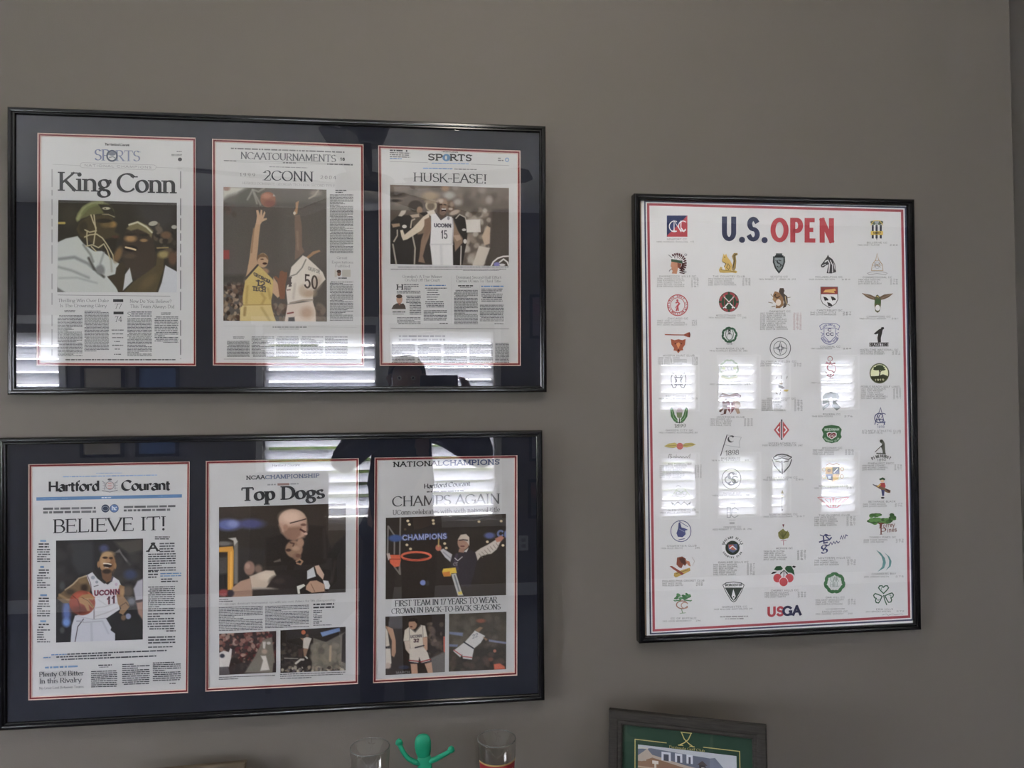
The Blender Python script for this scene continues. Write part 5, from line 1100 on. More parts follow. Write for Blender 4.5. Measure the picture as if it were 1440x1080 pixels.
cap(C_, 'WINGED FOOT GC', 952, 1146, 530, [('1929 ROBERT T. JONES JR.', '294'), ('1959 BILLY CASPER', '282'), ('1974 HALE IRWIN', '287'), ('1984 FUZZY ZOELLER', '276'), ('2006 GEOFF OGILVY', '285'), ('2020 BRYSON DECHAMBEAU', '274')], 543, 13.2, 914, 1090, 1134, 1192)
cap(D, 'ST. LOUIS CC', 452, 584, 410, [('1947 LEW WORSHAM', '282')], 424, 13, 384, 560, 604, 664)
cap(D, 'RIVIERA CC', 464, 582, 636, [('1948 BEN HOGAN', '276')], 650, 13, 390, 530, 608, 664)
cap(D, 'PEBBLE BEACH GOLF LINKS', 720, 982, 450, [('1972 JACK NICKLAUS', '290'), ('1982 TOM WATSON', '282'), ('1992 TOM KITE', '285'), ('2000 TIGER WOODS', '272'), ('2010 GRAEME MCDOWELL', '284'), ('2019 GARY WOODLAND', '271')], 464, 12.8, 720, 902, 936, 992)
cap(D, 'ATLANTA ATHLETIC CLUB', 728, 988, 748, [('1976 JERRY PATE', '277')], 762, 13, 726, 866, 938, 990)
cap(C_, 'GARDEN CITY GC', 268, 454, 744, [('1902 LAURENCE AUCHTERLONIE 307', None)], 760, 13, 222, 484)
cap(C_, 'INVERNESS CLUB', 612, 798, 655, [('1920 EDWARD RAY', '295'), ('1931 BILLY BURKE', '292'), ('1957 DICK MAYER', '282'), ('1979 HALE IRWIN', '284')], 669, 13.6, 566, 714, 794, 856)
cap(C_, 'INTERLACHEN CC', 960, 1148, 832, [('1930 ROBERT T. JONES JR. 287', None)], 846, 13, 918, 1190)
cap(D, 'MEDINAH CC', 458, 594, 863, [('1949 CARY MIDDLECOFF', '286'), ('1975 LOU GRAHAM', '287'), ('1990 HALE IRWIN', '280')], 878, 13.4, 394, 574, 612, 672)
cap(D, 'PINEHURST R&CC', 768, 944, 968, [('1999 PAYNE STEWART', '279'), ('2005 MICHAEL CAMPBELL', '280'), ('2014 MARTIN KAYMER', '271')], 983, 13.4, 728, 904, 944, 996, -.012)
cap(E_, 'BALTUSROL GC', 284, 442, 12, [('1903 WILLIE ANDERSON', '307'), ('1915 JEROME TRAVERS', '297'), ('1936 TONY MANERO', '282'), ('1954 ED FURGOL', '284'), ('1967 JACK NICKLAUS', '275'), ('1980 JACK NICKLAUS', '272'), ('1993 LEE JANZEN', '272')], 25, 13, 226, 408, 462, 510, -.01)
cap(C_, 'BRAE BURN CC', 640, 770, 934, [('1919 WALTER HAGEN', '301')], 948, 13, 576, 768, 800, 828, -.01)
cap(E_, 'FRESH MEADOW CC', 950, 1156, 104, [('1932 GENE SARAZEN', '286')], 118, 13, 922, 1090, 1142, 1196, -.01)
cap(E_, 'SKOKIE CC', 655, 772, 208, [('1922 GENE SARAZEN', '288')], 224, 13, 580, 778, 806, 830, -.012)
cap(E_, 'INWOOD CC', 656, 776, 437, [('1923 ROBERT T. JONES JR. 296', None)], 453, 13, 582, 846, 0, 0, -.015)
cap(F, 'NORTHWOOD CLUB', 435, 628, 160, [('1952 JULIUS BOROS', '281')], 174, 13, 402, 566, 622, 672, -.012)
cap(F, 'THE OLYMPIC CLUB', 435, 642, 357, [('1955 JACK FLECK', '287'), ('1966 BILLY CASPER', '278'), ('1987 SCOTT SIMPSON', '277'), ('1998 LEE JANZEN', '280'), ('2012 WEBB SIMPSON', '281')], 372, 13.2, 404, 562, 620, 682, -.014)
cap(F, 'BETHPAGE BLACK', 770, 952, 266, [('2002 TIGER WOODS', '277'), ('2009 LUCAS GLOVER', '276')], 283, 13.4, 732, 892, 946, 998, -.014)
cap(E_, 'GLEN VIEW CLUB', 280, 470, 323, [('1904 WILLIE ANDERSON', '303')], 340, 13, 230, 434, 464, 488, -.014)
cap(E_, 'NORTH SHORE CC', 965, 1154, 352, [('1933 JOHN GOODMAN', '287')], 367, 13, 924, 1120, 1148, 1204, -.014)
cap(F, 'TORREY PINES GC', 775, 954, 506, [('2008 TIGER WOODS', '283'), ('2021 JON RAHM', '278')], 524, 14, 736, 896, 952, 1006, -.014)
cap(E_, 'ONWENTSIA CLUB', 275, 474, 564, [('1906 ALEX SMITH', '295')], 580, 13, 234, 380, 466, 496, -.014)
cap(E_, 'MERION GC', 1010, 1122, 580, [('1934 OLIN DUTRA', '293'), ('1950 BEN HOGAN', '287'), ('1971 LEE TREVINO', '280'), ('1981 DAVID GRAHAM', '273'), ('2013 JUSTIN ROSE', '281')], 600, 13.8, 926, 1082, 1150, 1212, -.014)
cap(F, 'SOUTHERN HILLS CC', 430, 648, 645, [('1958 TOMMY BOLT', '283'), ('1977 HUBERT GREEN', '278'), ('2001 RETIEF GOOSEN', '276')], 662, 14, 404, 568, 624, 684, -.014)
cap(F, 'CHAMBERS BAY', 790, 954, 752, [('2015 JORDAN SPIETH', '275')], 772, 13, 738, 906, 950, 1006, -.014)
cap(E_, 'PHILADELPHIA CRICKET CLUB', 244, 526, 800, [('1907 ALEX ROSS', '302'), ('1910 ALEX SMITH', '298')], 816, 13.8, 242, 382, 470, 516, -.016)
cap(E_, 'OAKLAND HILLS CC', 620, 824, 674, [('1924 CYRIL WALKER', '297'), ('1937 RALPH GULDAHL', '281'), ('1951 BEN HOGAN', '287'), ('1961 GENE LITTLER', '281'), ('1985 ANDY NORTH', '279'), ('1996 STEVE JONES', '278')], 690, 13.4, 586, 752, 812, 866, -.016)
cap(E_, 'CHERRY HILLS CC', 975, 1160, 864, [('1938 RALPH GULDAHL', '284'), ('1960 ARNOLD PALMER', '280'), ('1978 ANDY NORTH', '285')], 880, 13.6, 932, 1096, 1154, 1212, -.016)
cap(F, 'OAK HILL CC', 480, 608, 910, [('1956 CARY MIDDLECOFF', '281'), ('1968 LEE TREVINO', '275'), ('1989 CURTIS STRANGE', '278')], 928, 14, 410, 602, 628, 682, -.016)
cap(F, 'ERIN HILLS', 820, 932, 990, [('2017 BROOKS KOEPKA', '272')], 1006, 13, 750, 918, 956, 1010, -.016)
cap(E_, 'CC OF BUFFALO', 300, 472, 1052, [('1912 JOHN MCDERMOTT', '294')], 1070, 13, 244, 440, 470, 500, -.02)
cap(E_, 'WORCESTER CC', 645, 814, 974, [('1925 WILLIAM MACFARLANE 291', None)], 990, 13, 590, 852, 0, 0, -.02)
cap(F, 'ENGLEWOOD GC', 456, 628, 1006, [('1909 GEORGE SARGENT', '290')], 1022, 13, 410, 600, 630, 660, -.018)
k.at(*E_, 4.8).para(632, 1040, 824, 1048, 1, (150, 146, 142), -.02).para(666, 1054, 792, 1062, 1, (150, 146, 142), -.02).at(*F, 4.8).para(480, 988, 608, 994, 1, (160, 156, 152), -.02)
k.line([(860, 1028), (890, 1020), (900, 1030), (930, 1020), (950, 1027), (985, 1020), (1000, 1024)], 2, (110, 108, 106))
poster = k.build('poster_print', POS, 'white sheet with navy and red border lines')
pink(*A).text('U.S.', 652, 427, 952, 431, 166, 'title', NV).text('OPEN', 988, 435, 1402, 439, 166, 'title', RD).build('title', poster, 'large navy and red title lettering')
pink(*E_).text('US', 956, 1046, 1064, 1040, 70, 'bold', RD).text('GA', 1062, 1040, 1180, 1034, 70, 'bold', (44, 44, 72)).build('organiser_mark', poster, 'red and navy four letter mark')
def emb(crop, label, draw):
    q = pink(*crop); draw(q); return q.build('emblem', poster, label)
def wreath(q, cx, cy, r, n, c, a0=0, a1=360, s=9, s2=16):
    for i in range(n):
        a = a0 + (a1 - a0) * i / max(1, n - (0 if a1 - a0 >= 360 else 1)); t = math.radians(a)
        q.ell(cx + r * math.cos(t), cy + r * math.sin(t), s, s2, c, a + (20 if i % 2 else -20), 10)
def arc_text(q, t, cx, cy, r, a0, a1, h, c, flip=False):
    for i, chh in enumerate(t):
        if chh == ' ': continue
        a = math.radians(a0 + (a1 - a0) * i / max(1, len(t) - 1)); polys, w = lettering(chh, 'bold', .8); q.z += 1
        ux, uy = (-math.sin(a), math.cos(a)) if not flip else (math.sin(a), -math.cos(a))
        vx, vy = (math.cos(a), math.sin(a)) if not flip else (-math.cos(a), -math.sin(a))
        for p in polys: q.poly([(cx + r * math.cos(a) + ux * (x - .3) * h + vx * y * h, cy + r * math.sin(a) + uy * (x - .3) * h + vy * y * h) for x, y in p], c, q.z)

def d(q): q.poly([(277, 255), (416, 255), (416, 398), (277, 398)], (52, 62, 104)).poly([(416, 255), (416, 398), (285, 398), (277, 392)], RD).ring(328, 328, 34, 36, 6, (214, 212, 214), 60, 300).ring(386, 326, 30, 34, 6, (214, 212, 214), 50, 310).line([(326, 362), (326, 290), (372, 364), (372, 290)], 8, (224, 222, 224)).line([(308, 360), (340, 360)], 7, (218, 216, 218)).line([(372, 338), (392, 362), (404, 346)], 8, (214, 212, 214))
emb(A, 'blue and red square with white monogram', d)
def d(q):
    for i in range(13):
        a = math.radians(-118 + 172 * i / 12); x, y = 345 + 66 * math.cos(a), 578 + 70 * math.sin(a)
        q.line([(352 + 26 * math.cos(a), 582 + 30 * math.sin(a)), (x, y)], 11, (82, 40, 44))
        if i < 9: q.line([(340 + 24 * math.cos(a), 570 + 18 * math.sin(a)), (345 + 50 * math.cos(a), 575 + 52 * math.sin(a))], 6, (212, 208, 206))
    q.poly([(306, 548), (380, 560), (384, 580), (306, 566)], (60, 90, 66)).poly([(308, 566), (350, 574), (352, 610), (344, 648), (310, 646), (316, 628), (306, 618), (310, 606), (302, 598)], (184, 124, 88)).poly([(348, 574), (376, 580), (366, 614), (350, 606)], (140, 76, 50))
    for y in (612, 626, 640): q.line([(362, y), (396, y + 6)], 7, (70, 40, 42))
    q.line([(288, 520), (312, 540)], 6, (130, 128, 126)).line([(292, 632), (304, 616)], 6, (130, 128, 126)).ring(404, 520, 8, 6, 4, (130, 128, 126)).ring(400, 636, 7, 6, 4, (120, 118, 116))
emb(A, 'profile in a feathered headdress', d)
def d(q): q.poly([(652, 545), (660, 512), (668, 524), (678, 512), (684, 532), (706, 560), (720, 590), (712, 630), (676, 630), (664, 600), (676, 580), (652, 566), (648, 556)], (196, 160, 70)).poly([(716, 620), (726, 560), (716, 530), (730, 508), (754, 508), (756, 520), (742, 528), (746, 560), (742, 610), (730, 632)], (150, 122, 58)).line([(722, 610), (734, 560), (730, 526), (748, 514)], 6, (84, 70, 40)).poly([(628, 622), (640, 600), (652, 606), (650, 618), (700, 626), (742, 626), (754, 634), (744, 644), (716, 640), (660, 642), (634, 640)], (186, 152, 64)).line([(690, 580), (704, 600), (694, 620), (680, 606), (690, 580)], 4, (96, 78, 40)).ell(668, 536, 4, 4, (50, 44, 30)).line([(652, 566), (676, 580), (664, 600)], 4, (96, 78, 40)).line([(640, 620), (740, 634)], 3, (110, 88, 40))
emb(A, 'golden squirrel on a branch', d)
def d(q): q.rect(1013, 510, 1056, 526, (74, 82, 80)).poly([(994, 530), (1074, 530), (1076, 570), (1060, 614), (1034, 648), (1008, 614), (992, 570)], (58, 64, 62)).poly([(1004, 540), (1064, 540), (1064, 572), (1052, 606), (1034, 632), (1016, 606), (1004, 572)], (120, 128, 124)).text('S', 1018, 604, 1050, 604, 50, 'serif', (50, 54, 54)).line([(1010, 556), (1058, 594)], 4, (54, 58, 58)).rect(1006, 524, 1064, 532, (44, 48, 48))
emb(A, 'grey arrowhead shield', d)
def d(q): q.poly([(452, 590), (478, 556), (494, 534), (500, 518), (508, 534), (530, 548), (548, 580), (556, 636), (530, 644), (524, 646), (492, 644), (498, 612), (506, 584), (486, 592), (470, 606), (456, 604)], (64, 62, 62)).line([(478, 570), (500, 556), (512, 580), (506, 640)], 7, POSTER).line([(516, 556), (532, 590), (532, 640)], 6, POSTER).line([(462, 594), (486, 584)], 5, POSTER).ell(488, 560, 5, 3, POSTER).line([(540, 574), (548, 620)], 4, POSTER)
emb(B, 'black horse head', d)
def d(q):
    q.poly([(792, 316), (868, 316), (868, 380), (858, 408), (832, 420), (804, 408), (794, 384)], (206, 204, 200))
    for x in (796, 822, 850): q.rect(x, 318, x + 14, 410, (56, 58, 72))
    q.rect(790, 360, 872, 386, (206, 172, 60)).text('1897', 806, 382, 856, 382, 18, 'bold', (90, 70, 30)).ell(806, 304, 20, 12, (84, 96, 70), 20).ell(854, 304, 20, 12, (84, 96, 70), -20).ell(830, 300, 14, 12, (150, 156, 160)).line([(790, 320), (810, 290), (850, 290), (872, 320)], 5, (206, 172, 60)).line([(830, 310), (830, 420)], 4, (56, 58, 72))
emb(B, 'striped navy and white shield with gold band', d)
def d(q): q.line([(832, 510), (824, 552), (800, 586), (794, 626), (872, 626), (868, 586), (842, 552), (832, 510)], 4, (168, 140, 100)).line([(800, 590), (866, 590)], 3, (168, 140, 100)).ring(833, 590, 18, 22, 3, (150, 150, 156)).line([(806, 570), (858, 606)], 3, (168, 140, 100)).line([(858, 570), (808, 606)], 3, (168, 140, 100)).line([(766, 644), (800, 634), (866, 634), (902, 644), (888, 654), (832, 646), (780, 654), (766, 644)], 4, (150, 144, 140)).text('CC', 818, 600, 850, 600, 20, 'serif', (120, 120, 126)).line([(820, 560), (844, 560)], 3, (168, 140, 100))
emb(B, 'outlined domed building', d)
def d(q): q.ring(350, 860, 68, 70, 6, (176, 62, 66)).ring(350, 860, 48, 50, 4, (176, 62, 66)); arc_text(q, 'CHICAGO GOLF CLUB', 350, 860, 54, -210, 30, 15, (170, 60, 64)); arc_text(q, 'WHEATON', 350, 860, 65, 130, 50, 14, (170, 60, 64), True); q.ell(348, 828, 7, 8, (176, 62, 66)).line([(336, 846), (350, 838), (362, 850), (350, 866), (354, 900)], 9, (176, 62, 66)).line([(350, 866), (340, 900)], 9, (176, 62, 66)).line([(360, 846), (340, 870), (336, 880)], 5, (176, 62, 66))
emb(A, 'red ring with a golfer', d)
def d(q): q.ell(696, 838, 68, 69, (46, 74, 52)).ring(696, 838, 58, 59, 15, (150, 54, 58)); [q.ell(696 + 58 * math.cos(math.radians(a)), 838 + 59 * math.sin(math.radians(a)), 8, 8, (46, 74, 52)) for a in range(0, 360, 45)]; q.line([(664, 806), (726, 872), (716, 880)], 8, (214, 206, 204)).line([(728, 806), (668, 872), (680, 880)], 8, (214, 206, 204)).line([(666, 872), (666, 810), (696, 846), (726, 810), (726, 872)], 5, (150, 54, 58)).line([(654, 796), (672, 802)], 8, (200, 80, 80)).line([(738, 796), (722, 802)], 8, (200, 80, 80)).line([(656, 880), (672, 870)], 7, (224, 218, 216)).line([(738, 880), (722, 870)], 7, (224, 218, 216))
emb(A, 'dark green roundel with crossed white clubs', d)
def d(q): q.poly([(1032, 770), (1040, 745), (1064, 744), (1072, 762), (1066, 780), (1090, 800), (1094, 840), (1080, 872), (1060, 880), (1070, 840), (1050, 800)], (84, 72, 62)).poly([(994, 790), (1006, 766), (1024, 770), (1040, 780), (1062, 810), (1066, 860), (1040, 880), (1012, 880), (1016, 850), (996, 830)], (142, 102, 62)).ell(1030, 842, 18, 22, (206, 190, 170)).line([(1000, 792), (1020, 812), (1040, 800)], 7, (80, 58, 40)).ell(1010, 790, 5, 5, (40, 34, 28)).line([(962, 840), (992, 846)], 4, (120, 100, 70)).line([(978, 784), (996, 806)], 4, (120, 100, 70)).line([(1090, 810), (1112, 806)], 4, (120, 100, 70)).line([(1086, 850), (1108, 862)], 4, (120, 100, 70)).line([(984, 872), (1010, 866)], 5, (120, 100, 70)).line([(1076, 800), (1084, 850)], 5, (190, 166, 110)).ell(1004, 820, 14, 9, (160, 124, 80))
emb(A, 'brown squirrel among leaves', d)
def d(q):
    q.poly([(450, 735), (568, 735), (570, 820), (556, 850), (510, 880), (464, 850), (450, 820)], (96, 92, 90)).poly([(454, 786), (564, 786), (565, 820), (552, 847), (510, 875), (468, 847), (455, 820)], (214, 212, 208)).poly([(454, 739), (564, 739), (564, 786), (454, 786)], (142, 54, 44)).poly([(468, 774), (482, 756), (520, 752), (548, 748), (556, 760), (540, 766), (548, 778), (500, 774)], (206, 156, 70))
    for x, y in ((486, 814), (536, 812), (512, 852)): q.poly([(x - 18, y - 12), (x + 2, y - 8), (x + 18, y + 6), (x + 16, y + 14), (x - 8, y + 14), (x - 12, y + 2)], (54, 50, 50)).line([(x - 4, y + 10), (x - 4, y + 18)], 4, (54, 50, 50))
emb(B, 'shield with a gold lion over three black birds', d)
def d(q): q.poly([(728, 778), (790, 790), (824, 806), (820, 826), (792, 820), (760, 806)], (112, 88, 66)).poly([(942, 780), (880, 788), (846, 806), (850, 826), (880, 820), (912, 806)], (112, 88, 66)).poly([(826, 794), (834, 788), (846, 798), (860, 820), (858, 860), (850, 900), (836, 912), (820, 900), (814, 860), (816, 820)], (96, 96, 62)).poly([(820, 820), (854, 820), (858, 850), (816, 850)], (66, 96, 54)).ell(836, 878, 16, 20, (206, 200, 192)).line([(740, 782), (810, 814)], 4, (150, 124, 96)).line([(930, 784), (862, 814)], 4, (150, 124, 96)).line([(828, 800), (844, 806)], 5, (206, 180, 90))
emb(B, 'eagle with spread brown wings', d)
def d(q): q.poly([(263, 95), (330, 97), (392, 98), (420, 84), (432, 82), (434, 118), (420, 116), (390, 104), (330, 104), (264, 102)], (150, 70, 44)).line([(300, 96), (300, 103)], 4, (96, 40, 26)).poly([(304, 128), (330, 136), (356, 130), (382, 136), (404, 128), (400, 166), (384, 190), (388, 204), (370, 206), (354, 224), (342, 208), (322, 206), (326, 190), (308, 166)], (160, 78, 46)).poly([(340, 160), (354, 196), (370, 160), (356, 150)], (204, 128, 70)).ell(334, 160, 5, 4, (60, 30, 20)).ell(374, 160, 5, 4, (60, 30, 20)).ell(355, 204, 6, 6, (70, 34, 24)).ell(430, 100, 6, 17, (110, 48, 32))
emb(C_, 'fox head below a hunting horn', d)
def d(q): wreath(q, 700, 100, 46, 15, GRN, 100, 440 - 0, 8, 13); q.ring(700, 96, 26, 40, 4, (60, 96, 70)).line([(690, 60), (708, 78)], 8, (50, 70, 56)).line([(708, 60), (690, 78)], 8, (50, 70, 56)).line([(692, 84), (706, 96)], 7, (50, 70, 56)).line([(706, 84), (692, 96)], 7, (50, 70, 56)).text('1898', 678, 166, 718, 166, 14, 'sans', (80, 84, 80)).ring(700, 112, 18, 22, 3, (110, 116, 110))
emb(C_, 'green leaf wreath round a small cross', d)
def d(q):
    q.ring(1043, 190, 69, 72, 5, (74, 78, 76)).ring(1043, 190, 45, 47, 4, (90, 94, 92))
    for a in (0, 90, 180, 270):
        t = math.radians(a); u = (math.cos(t), math.sin(t)); n = (-u[1], u[0])
        q.poly([(1043 + 46 * u[0], 190 + 46 * u[1]), (1043 + 14 * n[0], 190 + 14 * n[1]), (1043 - 14 * n[0], 190 - 14 * n[1])], (84, 88, 88)).line([(1043 + 8 * u[0], 190 + 8 * u[1]), (1043 + 34 * u[0], 190 + 34 * u[1])], 5, (190, 188, 184))
    q.ell(1043, 190, 9, 9, POSTER)
emb(C_, 'compass star in a thin double ring', d)
PV = (112, 112, 148)
def d(q): q.line([(444, 40), (470, 24), (554, 24), (580, 40), (572, 66), (548, 54), (476, 54), (454, 66), (444, 40)], 4, PV); arc_text(q, 'COLONIAL', 512, 90, 52, -132, -48, 14, PV); q.line([(474, 60), (474, 110), (512, 150), (552, 110), (552, 60)], 4, PV).text('C', 500, 78, 522, 78, 22, 'bold', (70, 70, 96)).text('CC', 488, 106, 538, 106, 22, 'bold', (70, 70, 96)).ring(512, 96, 62, 68, 5, PV, 20, 160).ring(512, 92, 48, 54, 3, PV, 20, 160); arc_text(q, 'COUNTRY CLUB', 512, 92, 64, 150, 30, 12, PV, True); q.line([(452, 84), (470, 92), (456, 110)], 4, PV).line([(574, 84), (556, 92), (570, 110)], 4, PV)
emb(D, 'lavender outlined crest of three letters', d)
def d(q): q.poly([(810, 92), (846, 62), (858, 58), (862, 48), (878, 48), (880, 60), (870, 66), (866, 90), (858, 120), (858, 150), (838, 152), (834, 120), (840, 92), (820, 98)], (48, 44, 42)).text('HAZELTINE', 782, 180, 910, 178, 26, 'slab', (60, 56, 54)).line([(782, 154), (910, 153)], 3, (60, 56, 54))
emb(D, 'black swinging golfer silhouette over lettering', d)
def d(q):
    for s in (-1, 1): q.line([(356 + s * 10, 392), (356 + s * 22, 366), (356 + s * 40, 360), (356 + s * 50, 390), (356 + s * 48, 430), (356 + s * 36, 458), (356 + s * 20, 454), (356 + s * 10, 432)], 5, (92, 92, 92)).line([(356 + s * 26, 382), (356 + s * 18, 410), (356 + s * 26, 440)], 5, (92, 92, 92))
    q.line([(330, 388), (382, 388)], 6, (84, 84, 84)).line([(332, 436), (380, 436)], 6, (84, 84, 84)).line([(340, 396), (344, 412), (336, 428)], 5, (84, 84, 84)).line([(374, 396), (368, 412), (376, 428)], 5, (84, 84, 84))
emb(C_, 'two linked loops in thin grey line', d)
def d(q): wreath(q, 698, 330, 58, 18, (160, 170, 148), 0, 360, 7, 13); q.ring(698, 330, 44, 44, 3, (176, 178, 170)).text('CCC', 664, 340, 732, 340, 24, 'serif', (150, 152, 150)).poly([(642, 376), (698, 392), (756, 376), (752, 390), (698, 402), (646, 390)], (172, 172, 128)).ell(660, 326, 12, 9, (176, 184, 140)).ell(736, 326, 12, 9, (176, 184, 140))
emb(C_, 'pale leafy roundel with three letters', d)
def d(q): q.line([(1012, 398), (1022, 382)], 5, (130, 126, 120)).line([(1050, 398), (1052, 376)], 5, (130, 126, 120)).line([(1086, 396), (1090, 378)], 5, (130, 126, 120)).poly([(1030, 438), (1060, 446), (1074, 460), (1060, 466), (1032, 456)], (70, 60, 54)).poly([(1036, 420), (1060, 424), (1056, 436), (1038, 434)], (120, 104, 80)).poly([(1064, 470), (1100, 470), (1090, 484), (1066, 480)], (190, 166, 80)).line([(1012, 490), (1024, 500)], 5, (110, 100, 90)).line([(1046, 470), (1040, 506)], 6, (130, 124, 116)).line([(1048, 410), (1052, 424)], 5, (110, 104, 96))
emb(C_, 'small winged foot with a gold heel', d)
def d(q): q.ring(515, 262, 16, 16, 4, (140, 60, 64)).poly([(480, 296), (490, 280), (508, 290), (516, 276), (526, 292), (548, 286), (552, 298), (516, 302)], (130, 50, 56)).text('S', 488, 384, 546, 384, 86, 'light', (140, 60, 64)).ring(515, 330, 36, 40, 4, (150, 74, 78), -70, 110).poly([(482, 346), (500, 360), (530, 360), (548, 344), (544, 364), (516, 372), (486, 362)], (96, 52, 54)).line([(516, 372), (516, 392), (500, 392), (536, 392)], 4, (140, 60, 64))
emb(D, 'red winding letter monogram', d)
def d(q): q.poly([(464, 570), (464, 516), (482, 496), (510, 490), (520, 476), (534, 490), (566, 496), (580, 520), (566, 546), (552, 552), (588, 590), (560, 612), (530, 584), (522, 560), (500, 584), (466, 612), (464, 590), (500, 560)], (108, 114, 108)).poly([(506, 530), (522, 520), (534, 532), (532, 570), (512, 574)], (196, 196, 190)).line([(468, 536), (506, 528)], 7, (150, 156, 150)).line([(536, 530), (572, 536)], 7, (150, 156, 150))
emb(D, 'grey green rounded letter mark', d)
def d(q):
    q.ell(848, 360, 67, 69, (92, 96, 66)).ell(848, 360, 59, 61, (206, 204, 158)).ell(848, 360, 60, 62, (66, 68, 42), 0, 24, 18, 162).poly([(790, 392), (812, 380), (846, 376), (872, 366), (900, 376), (906, 388), (890, 400), (800, 404)], (66, 68, 42))
    q.line([(846, 384), (852, 356), (846, 334)], 8, (70, 58, 40)).line([(852, 352), (868, 336)], 5, (70, 58, 40))
    for x, y, rx in ((846, 322, 40), (864, 334, 26), (828, 332, 22), (850, 312, 26)): q.ell(x, y, rx, 8, (58, 70, 40))
    q.text('1919', 816, 412, 880, 410, 14, 'bold', (196, 190, 140))
emb(D, 'cream roundel with a lone cypress', d)
NB = (58, 62, 104)
def d(q): q.line([(816, 706), (856, 592), (884, 706)], 6, NB).line([(834, 672), (872, 672)], 5, NB).ring(846, 662, 30, 32, 6, NB, 40, 320).ring(872, 662, 28, 32, 5, NB, 50, 310).line([(832, 690), (832, 640), (852, 676), (872, 640), (872, 690)], 4, NB).text('1898', 834, 730, 882, 728, 16, 'sans', (100, 100, 124)).ell(836, 706, 4, 4, NB).ell(880, 704, 4, 4, NB)
emb(D, 'navy entwined letter monogram', d)
def d(q):
    for s in (-1, 1): q.poly([(360 + s * 8, 692), (360 + s * 34, 684), (360 + s * 56, 650), (360 + s * 60, 600), (360 + s * 48, 588), (360 + s * 40, 600), (360 + s * 30, 640), (360 + s * 12, 668)], (62, 108, 58)).line([(360 + s * 10, 684), (360 + s * 36, 660), (360 + s * 50, 606)], 3, (150, 176, 130))
    q.poly([(340, 620), (350, 596), (368, 592), (380, 600), (386, 620), (372, 632), (352, 632)], (176, 160, 160)).poly([(342, 624), (382, 624), (378, 656), (362, 664), (346, 656)], (110, 124, 84)).line([(362, 664), (362, 698)], 6, (50, 60, 44)).line([(336, 692), (388, 692)], 5, (50, 60, 44)).text('1899', 326, 728, 404, 726, 26, 'serif', (70, 72, 66))
emb(C_, 'green thistle with a year beneath', d)
def d(q): q.poly([(624, 524), (650, 494), (700, 502), (752, 494), (778, 508), (774, 524), (740, 516), (700, 522), (650, 520)], (92, 60, 50)).poly([(652, 546), (676, 532), (696, 542), (700, 560), (684, 596), (676, 634), (660, 636), (664, 600), (640, 622), (628, 616), (652, 586)], (92, 58, 46)).poly([(772, 556), (748, 540), (724, 548), (722, 570), (736, 600), (752, 634), (772, 630), (762, 596), (776, 582)], (158, 130, 106)).poly([(682, 556), (734, 556), (734, 600), (708, 634), (684, 600)], (110, 44, 44)).rect(704, 558, 712, 628, (206, 198, 190)).rect(684, 578, 732, 586, (206, 198, 190)).ell(672, 550, 5, 4, (206, 190, 170)).line([(640, 640), (660, 634)], 5, (92, 60, 50))
emb(C_, 'brown crest of two beasts round a shield', d)
def d(q): q.poly([(1052, 672), (1108, 742), (1052, 810), (996, 742)], (196, 180, 176)).poly([(1044, 684), (1044, 800), (1000, 742)], (176, 66, 66)).poly([(1060, 684), (1060, 800), (1104, 742)], (176, 66, 66)).line([(1036, 718), (1018, 742), (1036, 764)], 8, (212, 202, 198)).line([(1068, 718), (1086, 742), (1068, 764)], 8, (212, 202, 198)).line([(1036, 742), (1026, 742)], 6, (176, 66, 66)).line([(1052, 672), (1052, 808)], 8, (56, 58, 64)).ell(1052, 676, 6, 5, (40, 44, 50)).ell(1052, 804, 6, 5, (40, 44, 50))
emb(C_, 'red diamond split by a black bar', d)
def d(q): q.poly([(458, 740), (478, 716), (526, 708), (574, 716), (594, 738), (586, 770), (594, 790), (566, 822), (526, 832), (484, 822), (462, 792), (470, 768)], (58, 104, 62)).poly([(492, 764), (510, 754), (526, 760), (544, 754), (560, 764), (558, 786), (526, 806), (496, 786)], (206, 196, 190)).poly([(498, 768), (512, 760), (526, 766), (542, 760), (554, 768), (550, 784), (526, 800), (502, 784)], (116, 44, 40)).text('MEDINAH', 478, 748, 576, 746, 17, 'bold', (176, 190, 170)).text('CC', 510, 790, 544, 790, 16, 'bold', (206, 190, 184)); arc_text(q, 'COUNTRY CLUB', 526, 760, 66, 140, 40, 12, (160, 180, 150), True)
emb(D, 'green badge with a dark red heart', d)
def d(q): q.poly([(852, 812), (866, 806), (876, 816), (884, 832), (886, 870), (890, 904), (872, 904), (868, 880), (860, 858), (866, 836), (850, 824)], (92, 92, 80)).ell(860, 816, 10, 9, (60, 60, 50)).line([(866, 846), (838, 872), (818, 892)], 5, (70, 70, 62)).line([(876, 840), (860, 860)], 6, (70, 70, 62)).line([(830, 900), (892, 904)], 6, (60, 64, 56)); [q.poly([(826 + i * 9, 904), (830 + i * 9, 894), (834 + i * 9, 904)], (70, 76, 62)) for i in range(6)]; arc_text(q, 'PINEHURST', 862, 1040, 112, -120, -62, 20, (80, 80, 74)); q.text('1895', 832, 954, 892, 950, 18, 'sans', (90, 88, 84))
emb(D, 'grey green boy golfer statue', d)
